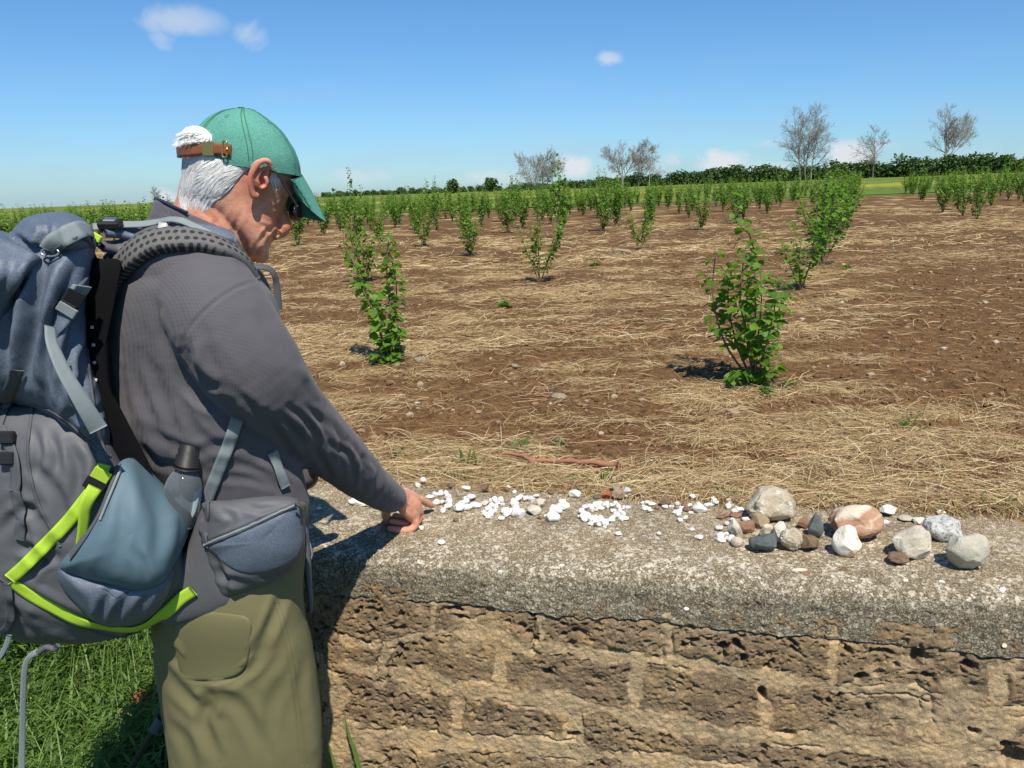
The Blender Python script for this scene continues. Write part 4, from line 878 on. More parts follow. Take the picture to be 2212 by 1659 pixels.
PEB_BIG = [(1119.7, 1107.2, 16, 12.5, 'white', 'biggest white stone in the row of figures'), (1153, 1101.5, 17, 10.5, 'cream', 'cream stone right of the biggest white one in the row of figures'), (1169.5, 1087.5, 11, 10, 'cream', 'curved cream stone at the top right of the fourth figure'),
           (1047.7, 1085, 10.5, 5, 'cream', 'tan oval pebble joining the second figure to the third'), (954, 1084.4, 7, 5, 'cream', 'cream pebble inside the first figure'), (1272, 1105, 6, 5.5, 'tan', 'tan pebble in the left side of the ring shaped figure'), (1286.5, 1101, 6, 3.5, 'cream', 'cream pebble inside the top of the ring shaped figure'),
           (1569, 1153.5, 5.5, 5.5, 'orange', 'orange and white pebble among white ones left of the heap')]
BITS = [(1420, 1096, 6, 4), (1483, 1100, 9, 5.5), (1480, 1091, 9, 5), (1457, 1096, 5, 3), (1556, 1117, 8, 5), (1568, 1113, 8, 5), (1588, 1112, 14, 6.5), (1486, 1125, 4.5, 3), (1530, 1067, 8, 5), (1294, 1074, 5, 4), (1321, 1097, 5, 4), (1287, 1133, 5, 4), (985, 1122, 7, 4), (1165, 1118, 5, 3.5), (2062, 1121, 9, 3.5)]
def build_pebbles():
    rng = np.random.default_rng(77); shapes = [rock_shape(rng, 9, .12, .03, ICO3, (.50, .90)) for _ in range(14)]
    for lab, L in PEB:
        for (px, py, rx, ry) in L:
            rx, ry = rx * 1.26, ry * 1.22; V = shapes[rng.integers(14)].copy(); a = rng.random() * 6.28; R = np.array([[math.cos(a), -math.sin(a), 0], [math.sin(a), math.cos(a), 0], [0, 0, 1]])
            o = stone_obj('pebble', V @ R.T, ICO3[1], SM['white'], px, py, rx, ry, .12); tag(o, lab, 'pebble', 'white pebbles set out on the wall top')
    for px, py, rx, ry, m, lab in PEB_BIG:
        o = stone_obj('pebble', shapes[rng.integers(14)], ICO3[1], SM[m], px, py, rx, ry, .1); tag(o, lab, 'pebble', 'larger pebbles in the row of figures')
    for px, py, rx, ry in BITS:
        o = stone_obj('pebble', rock_shape(rng, 10, .15, .05, ICO3, (.6, .95)), ICO3[1], SM['brown' if px % 2 else 'red'], px, py, rx, ry, .15); tag(o, 'little brown stone bit among the pebbles on the wall', 'pebble', 'brown stone bits on the wall top')
    root = [o for o in COL.objects if o.name == 'stone_wall'][0]
    for px, py, rx, ry, m in ((2166, 1275, 10, 8, 'white'), (1727, 1232, 18, 5, 'cream'), (1743, 1244, 5, 6, 'brick'), (1821, 1233, 12, 10, 'brown'), (1957, 1255, 7, 5, 'white'), (2034, 1258, 7, 6, 'white'), (2169, 1393, 7, 7, 'orange'), (1214, 1222, 6, 4, 'white'), (1640, 1250, 5, 4, 'cream'), (1483, 1315, 6, 5, 'white'), (1080, 1235, 5, 4, 'white')):
        P = on_wall(px, py); dist = (P - CAM) @ _f; a, h = rx * dist / FPX, ry * dist / FPX
        V = shapes[rng.integers(14)]; X, Z = R2, nrm(CAM - P); Y = np.cross(Z, X); V = V[:, :1] * X * a + V[:, 1:2] * Y * h + V[:, 2:3] * Z * min(a, h) * .55
        obj('embedded_pebble', mesh_np('embedded_pebble', V + P - np.array(root.location), ICO3[1]), SM[m], root)
build_pebbles()

# ================================================================== THINGS LYING ON THE FIELD
def build_field_things():
    rng = np.random.default_rng(21)
    for k, (px, py, rx, ry, m, lab) in enumerate([
        (890, 768, 13, 11, 'tan', 'tan stone on the left of the heap beside the V shaped bush'), (905, 778, 16, 10, 'dull', 'grey stone in front of the heap beside the V shaped bush'), (920, 765, 10, 8, 'tan', 'orange tan stone on the right of the heap beside the V shaped bush'), (903, 762, 8, 6, 'dull', 'small pale stone at the back of the heap beside the V shaped bush'), (925, 786, 9, 6, 'brown', 'brown stone low at the right of the heap beside the V shaped bush'),
        (1205, 854, 20, 7, 'dull', 'long oblong grey stone lying in the middle of the straw'), (1112, 790, 10, 7, 'dull', 'left one of two pale stones in the straw beyond the oblong one'), (1175, 790, 12, 7, 'tan', 'right one of two pale stones in the straw beyond the oblong one'),
        (1584, 893, 18, 10, 'tan', 'tan pyramid stone in the straw below the nearest hazel bush'), (1714, 1030, 11, 10, 'dull', 'grey stone on the left of a pair near the cream boulder'), (1737, 1031, 13, 8, 'tan', 'brown stone on the right of a pair near the cream boulder'),
        (2010, 934, 16, 5, 'dull', 'flat grey stone in the straw at the right of the field'), (1153, 1013, 7, 8, 'dull', 'small grey stone standing in straw behind the branch'), (1660, 1026, 10, 8, 'tan', 'small stone half buried behind the wall top'), (1345, 545, 22, 11, 'tan', 'flat weathered stone at the foot of the leaning hazel bush'),
        (1320, 548, 12, 6, 'brown', 'dark lump of wood in the heap by the leaning hazel bush'), (1550, 545, 10, 6, 'dull', 'pale stone far off between the middle rows'), (1035, 890, 8, 6, 'tan', 'tan stone beside straw to the left of the oblong one'), (1450, 1020, 8, 5, 'grey', 'small dark stone near the branch end')]):
        g = at_ground(px, py + ry * .5); dist = (g - CAM) @ _f; a, h = rx * dist / FPX, ry * dist / FPX
        V = rock_of('rock', np.random.default_rng(300 + k)); V = V / np.abs(V).max(0) * np.array([a, a * .75, h * .95]); V[:, 2] += h * .5
        tag(obj('field_stone', mesh_np('field_stone', V, ICO4[1]), SM[m], None, g), lab, 'stone', 'stones lying in the field')
    MS = Mat('dead_branch', .85, .15); c = MS.coord(); MS.base(MS.mix(MS.noise(c, 40, 4), (.20, .085, .048), (.42, .20, .12))); MS.bump(MS.noise(c, 120, 3), .4, .003)
    MT = Mat('dry_twig', .85, .15); c = MT.coord(); MT.base(MT.mix(MT.noise(c, 30, 4), (.28, .18, .10), (.48, .35, .20)))
    for pts, r, m, nm, lab in (
        ([(1085, 1001), (1120, 1004), (1150, 1016), (1200, 1018), (1270, 1021), (1335, 1028)], .0095, MS, 'fallen_branch', 'thick reddish branch lying across the straw behind the wall'),
        ([(1105, 1003), (1135, 1009), (1158, 1020)], .004, MS, 'twig', 'short reddish twig crossing the thick branch'),
        ([(1110, 855), (1150, 862), (1190, 866)], .004, MS, 'twig', 'purple brown twig in straw left of the oblong stone'),
        ([(1230, 968), (1300, 963), (1380, 962)], .0025, MT, 'twig', 'long thin straw coloured twig in the middle of the litter'),
        ([(1105, 868), (1150, 860), (1195, 857)], .0025, MT, 'twig', 'thin pale twig beside the purple brown one'),
        ([(1385, 718), (1290, 722), (1195, 716)], .005, MS, 'twig', 'long brown twig lying between the two nearest bushes'),
        ([(1500, 1055), (1560, 1059), (1660, 1066)], .003, MS, 'twig', 'thin red twig along the back edge of the wall'),
        ([(1900, 1020), (1940, 1060), (1990, 1105)], .0022, MT, 'twig', 'long bare twig slanting down to the wall at the right'),
        ([(1880, 1010), (1915, 1065), (1935, 1105)], .002, MT, 'twig', 'second bare twig slanting beside the long one at the right'),
        ([(1975, 1100), (2060, 1085), (2140, 1078)], .0035, MS, 'twig', 'brown twig lying level near the wall at the right'),
        ([(1830, 668), (1900, 662), (1925, 648)], .005, MS, 'twig', 'brown twig on bare soil beside the right hand aisle'),
        ([(1625, 985), (1690, 990), (1740, 992)], .003, MS, 'twig', 'thin red twig in the straw above the cream boulder'),
        ([(2210, 1010), (2150, 1018), (2090, 1030)], .003, MT, 'twig', 'dry stalk at the right edge of the field')):
        P = np.array([at_ground(x, y) for x, y in pts]); P[:, 2] += r * .8 + .016 + (.010 if nm == 'fallen_branch' else 0); C = spline(P, 26); C[:, 2] += .002 * np.sin(np.arange(26) * 1.3)
        R = np.linspace(r * .55, r, 26) * (1 + .12 * np.sin(np.arange(26) * 2.1)); b = C[0].copy()
        tag(obj(nm, mesh_np(nm, *tube(C - b, R, 8)), m.m, None, b), lab, 'branch' if nm != 'twig' else 'twig')
    # weeds
    MG = leaf_mat('weed_leaf', (.035, .085, .015), (.10, .20, .03), .35, (.2, .4, .04))
    BL = np.array([[0, .5, 0], [0, -.5, 0], [.35, .42, .10], [.35, -.42, .10], [.75, .25, .06], [.75, -.25, .06], [1, 0, -.06]], float); BLF = np.array([[0, 1, 3, 2], [2, 3, 5, 4], [4, 5, 6, 6]])
    def tuft(n, L, w, flat, rng):
        a = rng.random(n) * 6.28; P = np.stack([rng.normal(0, L * .25, n), rng.normal(0, L * .25, n), np.full(n, .001)], 1)
        X = np.stack([np.cos(a), np.sin(a), rng.uniform(.15, 1.6, n) * flat], 1); Lk = L * rng.uniform(.5, 1.1, n)
        f = np.array([[0, 1, 3, 2], [2, 3, 5, 4]]); t = np.array([[4, 5, 6]]); V = place(BL, f, P, X, np.array([0, 0, 1.]) - .0 * X, np.stack([Lk, Lk * w, Lk], 1))[0]
        off = (np.arange(n) * 7)[:, None, None]; return mesh_np('weed', V, [(off + f[None]).reshape(-1, 4), (off + t[None]).reshape(-1, 3)], smooth=False, attrs={'tone': np.repeat(rng.random(n), 7)}, mats=[MG])
    g1 = [tuft(26, .055, .10, 1.2, rng) for _ in range(3)]; g2 = [tuft(16, .035, .42, .5, rng) for _ in range(3)]; g3 = [tuft(90, .03, .35, .9, rng) for _ in range(2)]
    for px, py, kind, s, lab in ((928, 966, 1, .9, 'small green rosette weed in straw above the pointing hand'), (1128, 968, 0, 1.2, 'green weed with upright leaves above the thick branch'), (1110, 972, 1, 1, 'flat leaved weed touching the upright one above the branch'), (1205, 960, 1, .9, 'single green leaf weed in the middle litter'), (850, 985, 1, 1, 'green rosette weed by the sleeve'), (1000, 1008, 0, 1.3, 'grass tuft left of the thick branch'), (1022, 1012, 0, 1.2, 'grass tuft touching the left end of the branch'),
        (1090, 665, 2, 2.2, 'round green weed far out between the front bushes'), (1285, 577, 2, 2.4, 'pale green weed patch near the leaning hazel bush'), (1655, 853, 2, 1.6, 'low clover weed in front of the nearest hazel bush'), (1700, 838, 2, 1.4, 'low green weed right of the nearest hazel bush'), (1965, 930, 0, 1.3, 'green grass tuft in straw at the right'), (1828, 583, 2, 2.2, 'green weed beside the bare soil aisle'), (1843, 1143, 1, .01, ''), (1842, 985, 1, 1, ''), (935, 1040, 0, .7, ''), (960, 1038, 0, .7, ''), (985, 1042, 0, .8, ''), (1012, 1043, 0, .7, ''), (1065, 1046, 0, .6, ''), (1100, 1048, 0, .6, ''), (1235, 1052, 0, .7, ''), (1310, 1050, 0, 1.1, 'grass tuft behind the red brick bit'), (1400, 1062, 0, .6, ''), (1580, 1072, 0, .8, 'grass tuft at the wall edge left of the cream boulder'), (1550, 1070, 0, .6, ''), (1780, 1088, 0, .6, ''), (1995, 1098, 0, .6, ''), (2140, 1098, 0, 1.0, 'taller grass tuft at the wall edge far right'), (2170, 1102, 0, .9, ''), (2200, 1105, 1, .8, ''), (685, 1088, 2, 1.0, 'green weed growing behind the hip pouch'), (1235, 1050, 1, .6, ''), (780, 985, 1, .9, '')):
        if s < .1: continue
        p = at_ground(px, py); o = obj('weed', (g1, g2, g3)[kind][rng.integers(2)], None, None, p); o.scale = (s, s, s); o.rotation_euler = (0, 0, rng.random() * 6.28)
        tag(o, lab or 'tiny grass tuft along the back edge of the wall', 'weed', 'weeds in the field')
build_field_things()

# ================================================================== THE MAN
def px_mesh_helpers(): pass
def loft(rings, n=40, seg=56, e=2.2, cap=True):
    """rings: (xL,yL,xR,yR,Y,half depth): a closed body through outlines measured in the photo, with real depth"""
    R = spline(np.array([list(r) for r in rings], float) if len(rings[0]) == 6 else None, n)
    PL = at_Y(R[:, 0], R[:, 1], R[:, 4]); PR = at_Y(R[:, 2], R[:, 3], R[:, 4]); C = (PL + PR) / 2; Uv = (PR - PL) / 2
    Vd = nrm(C - CAM) * np.maximum(R[:, 5], .002)[:, None]
    th = np.linspace(0, 2 * math.pi, seg, endpoint=False); c, sn = np.cos(th), np.sin(th); c = np.sign(c) * np.abs(c) ** (2 / e); sn = np.sign(sn) * np.abs(sn) ** (2 / e)
    V = C[:, None] + Uv[:, None] * c[None, :, None] + Vd[:, None] * sn[None, :, None]; V = V.reshape(-1, 3); F = [grid_faces(n, seg, True)]
    if cap:
        k = len(V); V = np.vstack([V, C[:1], C[-1:]]); j = np.arange(seg); j2 = (j + 1) % seg; b = (n - 1) * seg
        F.append(np.concatenate([np.stack([np.full(seg, k), j2, j], 1), np.stack([np.full(seg, k + 1), b + j, b + j2], 1)]))
    return V, F
def ptube(L, n=30, seg=20, **k):
    """tube through (px, py, Y, radius)"""
    Q = spline(np.array(L, float), n); P = at_Y(Q[:, 0], Q[:, 1], Q[:, 2]); return tube(P, Q[:, 3], seg, round_ends=True, **k)
def blob(px, py, Y, a, b=None, c=None):
    V, F = ico(3); b = b or a; c = c or a; P = at_Y(px, py, Y); return V[:, :1] * R2 * a + V[:, 1:2] * U2 * b + V[:, 2:3] * _f * c + P, F
def crease(V, N, curves, facing=None):
    """sculpt folds: each curve (points in the photo, depth m, half width px); negative = groove with raised lips"""
    x, y = proj(V); d = nrm(CAM - V); face = np.clip(np.sum(d * N, 1) * 2.2, 0, 1) if facing is None else facing; out = np.zeros(len(V))
    for pts, amp, w in curves:
        S = spline(np.array(pts, float), 26); best = np.full(len(V), 1e9); par = np.zeros(len(V)); side = np.zeros(len(V))
        m = (x > S[:, 0].min() - 5 * w) & (x < S[:, 0].max() + 5 * w) & (y > S[:, 1].min() - 5 * w) & (y < S[:, 1].max() + 5 * w); idx = np.where(m & (face > 0))[0]
        if len(idx) == 0: continue
        xx, yy = x[idx], y[idx]; bb = np.full(len(idx), 1e9); pp = np.zeros(len(idx))
        for k in range(25):
            vx, vy = S[k + 1] - S[k]; t = np.clip(((xx - S[k, 0]) * vx + (yy - S[k, 1]) * vy) / (vx * vx + vy * vy + 1e-9), 0, 1); dd = np.hypot(xx - S[k, 0] - t * vx, yy - S[k, 1] - t * vy)
            q = dd < bb; bb = np.where(q, dd, bb); pp = np.where(q, (k + t) / 25, pp)
        tp = np.sin(np.pi * np.clip(pp * .96 + .02, 0, 1)) ** .6; u = bb / w
        out[idx] += amp * tp * ((np.exp(-u ** 2) - .55 * np.exp(-((u - 1.7) / .8) ** 2)) if amp < 0 else np.exp(-u ** 2))
    return V + N * (out * face)[:, None]
def finish_mesh(name, me, mat, parent, uv=None):
    for m in list(me.materials): pass
    me.materials.clear(); me.name = name; V = mverts(me) - np.array(parent.location); mset(me, V); me.materials.append(mat)
    me.polygons.foreach_set('use_smooth', np.ones(len(me.polygons), bool)); return obj(name, me, None, parent)
def bvh_of(me): return BVHTree.FromPolygons(mverts(me).tolist(), [list(p.vertices) for p in me.polygons])
def cast(bv, px, py, off=.0):
    d = nrm(ray(px, py)); h, n, i, t = bv.ray_cast(Vector(CAM), Vector(d))
    if h is None: return None, None
    n = np.array(n); n = n if n @ d < 0 else -n
    return np.array(h) - d * off, n
def drape(bv, pts, n, off=.004, smooth=3):
    """polyline (px,py[,Y]) laid on a surface; where it leaves the surface depth is interpolated"""
    S = spline(np.array([p[:2] for p in pts], float), n); T = np.full(n, np.nan); Nn = np.zeros((n, 3))
    for k in range(n):
        h, nn = cast(bv, S[k, 0], S[k, 1])
        if h is not None: T[k] = np.linalg.norm(h - CAM) - off; Nn[k] = nn
    ok = ~np.isnan(T); ii = np.arange(n); T = np.interp(ii, ii[ok], T[ok])
    for a in range(3): Nn[:, a] = np.interp(ii, ii[ok], Nn[ok, a])
    for _ in range(smooth):
        T[1:-1] = np.minimum(T[1:-1], (T[:-2] + 2 * T[1:-1] + T[2:]) / 4); Nn[1:-1] = (Nn[:-2] + 2 * Nn[1:-1] + Nn[2:]) / 4
    P = CAM + nrm(ray(S[:, 0], S[:, 1])) * T[:, None]; return P, nrm(Nn)
def pillow(outline, Y, Tf, Tb, nb=140, nr=22, p=2.6, cen=None, lump=0.0, seed=0, q=.5):
    """stuffed shape: closed outline in the photo at depth Y, bulging Tf towards the viewer and Tb away"""
    B = closed_spline(outline, nb); c = np.array(cen) if cen is not None else B.mean(0); rr = np.sin(np.linspace(0, 1, nr) * math.pi / 2); Vs = []
    for sgn, T in ((1, Tf), (-1, Tb)):
        for k in (range(nr) if sgn > 0 else range(1, nr)):
            r = rr[k] if sgn > 0 else rr[nr - 1 - k]; t = T * (1 - r ** p) ** q
            X = c + (B - c) * r; P = at_Y(X[:, 0], X[:, 1], np.full(nb, Y)); d = nrm(CAM - P); Vs.append(P + d * (sgn * t))
    V = np.concatenate(Vs); n = len(Vs)
    return V, [grid_faces(n, nb, True)]
def patch(bv, outline, bulge, off=.003, nb=110, nr=16, p=2.4, back=.006, Yfall=None, cen=None, fit=False):
    """a fabric panel laid over a surface with its own bulge and thickness"""
    B = closed_spline(outline, nb); c = np.array(cen) if cen is not None else B.mean(0); rr = np.linspace(0, 1, nr) ** .8; rows = []; Tm = np.full((nr, nb), np.nan); D = np.zeros((nr, nb, 3))
    for k in range(nr):
        X = c + (B - c) * rr[k]; D[k] = nrm(ray(X[:, 0], X[:, 1]))
        for j in range(nb):
            if k == 0 and j > 0: Tm[k, j] = Tm[k, 0]; continue
            h, n, i, t = bv.ray_cast(Vector(CAM), Vector(D[k, j]))
            if h is not None: Tm[k, j] = t
    for k in range(nr):
        bad = np.isnan(Tm[k])
        if bad.all(): Tm[k] = Tm[k - 1]
        elif bad.any(): ii = np.arange(nb); g = ~bad; Tm[k] = np.interp(ii, ii[g], Tm[k][g], period=nb)
    if fit:
        GX = np.array([c[0] + (B[:, 0] - c[0]) * r for r in rr]); GY = np.array([c[1] + (B[:, 1] - c[1]) * r for r in rr]); gx = (GX - c[0]) / 100; gy = (GY - c[1]) / 100
        Amat = np.stack([gx ** i * gy ** j for i in range(4) for j in range(4 - i)], -1).reshape(-1, 10); w = np.repeat(rr + .05, nb); co = np.linalg.lstsq(Amat * w[:, None], Tm.ravel() * w, rcond=None)[0]; Tm = (Amat @ co).reshape(Tm.shape)
    for _ in range(0 if fit else 16):
        A = Tm.copy(); A[1:-1] = (Tm[:-2] + Tm[2:] + np.roll(Tm, 1, 1)[1:-1] + np.roll(Tm, -1, 1)[1:-1] + 2 * Tm[1:-1]) / 6; Tm = np.minimum(A, Tm + .002)
    prof = ((1 - rr ** p)[:, None]) ** .6 * np.ones((1, nb))
    if fit:
        Q = np.stack([GX, GY], -1).reshape(-1, 2); dm = np.sqrt(((Q[:, None] - B[None]) ** 2).sum(-1) + 9).min(1).reshape(nr, nb) - 3; x_ = np.clip(dm / (fit if fit > 1 else .85 * dm.max()), 0, 1); prof = np.sqrt(1 - (1 - x_) ** 2.2)
    TF = Tm - off - bulge * prof
    F_ = CAM + D * TF[..., None]
    Bk = CAM + D * (Tm + back)[..., None]
    V = np.concatenate([F_.reshape(-1, 3), Bk[::-1].reshape(-1, 3)]); return V, [grid_faces(2 * nr, nb, True)]

# ---- cloth and skin
def fleece_mat():
    M = Mat('grey_fleece', .95, .08); c = M.coord('Object'); n = M.noise(c, 8, 4); M.base(M.mix(n, (.088, .083, .093), (.113, .107, .119)))
    w = M.n('TexWave', wave_type='BANDS', bands_direction='Z'); M.l(M.coord('Object'), w.inputs['Vector']); w.inputs['Scale'].default_value = 165; w.inputs['Distortion'].default_value = .6
    w2 = M.n('TexWave', wave_type='BANDS', bands_direction='DIAGONAL'); M.l(M.coord('Object', (1, 1, 0)), w2.inputs['Vector']); w2.inputs['Scale'].default_value = 120; w2.inputs['Distortion'].default_value = .6
    g = M.math('MULTIPLY', w.outputs['Fac'], w2.outputs['Fac']); M.bump(M.math('ADD', g, M.math('MULTIPLY', M.noise(c, 500, 2), .5)), .40, .0016); M.b.inputs['Sheen Weight'].default_value = .12; return M.m
def skin_mat():
    M = Mat('skin', .52, .35); c = M.coord('Object'); n = M.noise(c, 26, 4); n2 = M.noise(c, 150, 3); k = M.mix(n, (.55, .245, .145), (.67, .355, .235)); k = M.mix(M.ramp(M.noise(c, 75, 4), [(.48, 0.), (.70, .75)]), k, (.47, .165, .10)); k = M.mix(M.ramp(M.noise(c, 190, 3), [(.60, 0.), (.72, .35)]), k, (.40, .15, .09)); k = M.mix(M.attr('red'), k, (.50, .150, .095))
    M.base(k); M.b.inputs['Subsurface Weight'].default_value = .12; M.b.inputs['Subsurface Radius'].default_value = (.010, .004, .002); M.b.inputs['Subsurface Scale'].default_value = .5
    M.bump(M.math('ADD', n2, M.math('MULTIPLY', M.noise(c, 420, 2), .7)), .28, .0018); return M.m
CM = {'fleece': fleece_mat(), 'skin': skin_mat(), 'pants': cloth('khaki_trouser_cloth', (.165, .148, .072), .10, .85, 1500, .15), 'capseam': cloth('cap_stitching', (.045, .17, .125), .1, .9, 1300, .2, .1), 'cap': cloth('faded_green_cotton', (.078, .248, .196), .30, .9, 1300, .3, .1, mottle=(.125, .325, .262)),
      'blue': cloth('slate_blue_pack_cloth', (.080, .103, .142), .22, .5, 1600, .3, .45, mottle=(.120, .145, .190)), 'grey': cloth('dark_grey_pack_cloth', (.100, .102, .112), .2, .55, 1500, .3, .4), 'stretch': cloth('blue_grey_stretch_mesh', (.092, .148, .185), .10, .6, 2200, .15, .3),
      'ripstop': cloth('blue_grey_ripstop', (.088, .110, .150), .15, .5, 1700, .35, .4, mottle=(.125, .150, .195)), 'lime': cloth('lime_webbing', (.37, .55, .040), .08, .7, 1500, .3), 'web': cloth('grey_webbing', (.205, .235, .245), .10, .7, 1500, .4), 'black': cloth('black_mesh_gap_shade', (.006, .006, .007), .2, .9, 900, .5, .1), 'navy': cloth('navy_trim', (.025, .028, .06), .1, .8),  # black mesh colour set near zero to carry the shade beside the back
      'dkweb': cloth('dark_webbing', (.085, .090, .100), .1, .7)}
_m = Mat('black_plastic', .5, .3); _m.base((.016, .016, .018)); CM['plastic'] = _m.m
_m = Mat('brown_leather', .5, .4); _c = _m.coord(); _m.base(_m.mix(_m.noise(_c, 70, 4), (.17, .050, .020), (.30, .100, .042))); CM['leather'] = _m.m
_m = Mat('old_brass', .38, .5); _m.base((.42, .30, .11)); _m.b.inputs['Metallic'].default_value = .85; CM['brass'] = _m.m
_m = Mat('grey_metal', .35, .5); _m.base((.45, .46, .48)); _m.b.inputs['Metallic'].default_value = .9; CM['metal'] = _m.m
_m = Mat('dark_lens', .08, .6); _m.base((.008, .008, .009)); CM['lens'] = _m.m
_m = Mat('white_hair', .55, .3); _m.base(_m.mix(_m.attr('tone'), (.50, .47, .44), (.86, .84, .81))); CM['hair'] = _m.m

MAN = empty('person', (-.55, 1.40, 0), 'man in green cap and grey fleece pointing at the pebbles on the wall', 'person')
def build_man():
    # ---------------- the body: one skin from head to feet
    head = loft([(490, 256, 545, 256, 1.400, .018), (465, 264, 562, 264, 1.400, .034), (438, 280, 580, 282, 1.400, .054), (414, 302, 600, 306, 1.400, .067), (402, 328, 616, 334, 1.400, .074), (395, 355, 628, 360, 1.400, .077), (391, 385, 632, 387, 1.400, .077), (389, 408, 627, 412, 1.400, .075),
                 (392, 430, 617, 440, 1.400, .072), (425, 450, 606, 462, 1.400, .0705), (462, 478, 598, 485, 1.400, .068), (494, 502, 591, 507, 1.400, .064), (515, 522, 585, 524, 1.400, .0595), (526, 540, 579, 542, 1.400, .052), (533, 555, 571, 556, 1.400, .040), (545, 566, 560, 566, 1.400, .012)], 60, 64, 2.15)
    neck = loft([(389, 385, 560, 440, 1.400, .064), (380, 430, 552, 500, 1.400, .063), (360, 462, 540, 550, 1.400, .066), (335, 500, 530, 590, 1.400, .075), (310, 560, 530, 620, 1.400, .09)], 24, 48)
    P = [head, neck]
    P += [ptube([(602, 428, 1.40, .010), (607, 454, 1.40, .0095), (612, 474, 1.40, .0120), (611, 490, 1.40, .0148), (602, 501, 1.40, .0125)], 16, 16), blob(598, 504, 1.385, .0100, .0085, .0075), blob(598, 504, 1.415, .0100, .0085, .0075),
          ptube([(590, 508, 1.40, .009), (580, 514, 1.398, .009), (575, 522, 1.395, .0085)], 10, 12), ptube([(579, 527, 1.40, .0060), (574, 529, 1.385, .0052), (564, 531, 1.372, .004)], 10, 12), ptube([(573, 542, 1.40, .0068), (568, 542, 1.385, .006), (560, 541, 1.372, .004)], 10, 12), blob(562, 553, 1.40, .015, .012, .017),
          ptube([(626, 408, 1.40, .009), (620, 415, 1.375, .007)], 12, 12), ptube([(592, 490, 1.380, .0065), (578, 500, 1.364, .008), (566, 518, 1.363, .0085), (558, 538, 1.368, .008)], 14, 12)]
    # ear: rim, inner fold, lobe and shell
    P += [ptube([(577, 372, 1.328, .0036), (583, 360, 1.321, .0042), (580, 349, 1.316, .0046), (568, 347, 1.312, .0048), (554, 356, 1.309, .0050), (544, 374, 1.308, .0050), (541, 394, 1.310, .0050), (544, 412, 1.314, .0050), (549, 424, 1.319, .0062), (555, 420, 1.324, .0050)], 40, 12),
          ptube([(570, 364, 1.320, .0034), (560, 370, 1.315, .0038), (555, 384, 1.315, .0040), (557, 400, 1.318, .0042), (566, 405, 1.322, .0042), (574, 398, 1.326, .0036)], 24, 10), ptube([(573, 384, 1.325, .0046), (576, 392, 1.326, .0048)], 5, 10)]
    e1 = closed_spline([(579, 352), (566, 350), (552, 360), (544, 380), (543, 402), (547, 424), (555, 424), (566, 408), (576, 392), (580, 372)], 40)
    sh = [at_Y(e1[:, 0], e1[:, 1], np.full(40, y)) for y in (1.325, 1.342)]; V = np.vstack([sh[0], sh[1], sh[0].mean(0)[None], sh[1].mean(0)[None]]); j = np.arange(40); j2 = (j + 1) % 40
    P.append((V, [np.stack([j, j2, 40 + j2, 40 + j], 1), np.concatenate([np.stack([np.full(40, 80), j2, j], 1), np.stack([np.full(40, 81), 40 + j, 40 + j2], 1)])]))
    # trunk, arms and legs under the clothes
    P.append(loft([(330, 540, 535, 560, 1.40, .09), (262, 620, 565, 630, 1.40, .165), (235, 740, 590, 740, 1.40, .17), (250, 850, 592, 850, 1.40, .16), (310, 990, 620, 990, 1.39, .145), (380, 1110, 645, 1110, 1.39, .14), (365, 1250, 640, 1250, 1.39, .14), (360, 1380, 650, 1380, 1.39, .135)], 40, 40))
    ARM = [(455, 650, 1.275, .055), (540, 790, 1.262, .056), (600, 865, 1.31, .050), (660, 925, 1.38, .045), (720, 975, 1.47, .042), (780, 1030, 1.59, .036), (825, 1062, 1.70, .029), (846, 1071, 1.755, .026), (862, 1076, 1.785, .0255)]
    P.append(ptube(ARM, 40, 20)); P.append(ptube([(500, 640, 1.55, .055), (560, 860, 1.60, .045), (660, 1030, 1.62, .028)], 24, 16))
    P.append(ptube([(515, 1380, 1.375, .08), (525, 1600, 1.37, .066), (535, 1900, 1.36, .05), (540, 2050, 1.36, .04)], 24, 20)); P.append(ptube([(480, 1380, 1.48, .085), (500, 1600, 1.5, .066), (500, 1850, 1.5, .05), (490, 1960, 1.5, .04)], 24, 20))
    # right hand, pointing: palm, index and thumb out, three fingers curled under
    P += [ptube([(858, 1076, 1.785, .0255), (873, 1082, 1.80, .0265), (886, 1090, 1.812, .0265), (893, 1100, 1.818, .0235)], 14, 18), ptube([(868, 1086, 1.79, .020), (884, 1104, 1.80, .020), (893, 1116, 1.806, .016)], 10, 16), ptube([(872, 1068, 1.815, .018), (892, 1077, 1.835, .017), (899, 1085, 1.845, .014)], 10, 16),
          ptube([(893, 1080, 1.838, .0122), (905, 1077, 1.850, .0104), (915, 1082, 1.864, .0097), (925, 1088, 1.880, .0090), (933, 1092, 1.895, .0074)], 18, 14),
          ptube([(900, 1096, 1.838, .0110), (907, 1108, 1.846, .0100), (897, 1120, 1.842, .0090), (874, 1119, 1.834, .0087), (854, 1114, 1.832, .0080)], 18, 12), ptube([(899, 1106, 1.820, .0112), (905, 1121, 1.824, .0100), (893, 1132, 1.818, .0091), (869, 1131, 1.810, .0088), (848, 1127, 1.810, .0080)], 18, 12),
          ptube([(894, 1115, 1.801, .0110), (898, 1133, 1.799, .0098), (885, 1144, 1.792, .0089), (863, 1145, 1.786, .0086), (843, 1142, 1.786, .0078)], 18, 12),
          ptube([(848, 1086, 1.80, .014), (836, 1100, 1.815, .0125), (834, 1116, 1.824, .011), (842, 1126, 1.832, .0100), (856, 1130, 1.838, .0085)], 18, 14)]
    V, F = merge(P); me = remesh(V, F, .0021, 3, .5); V = mverts(me); N = mnorms(me)
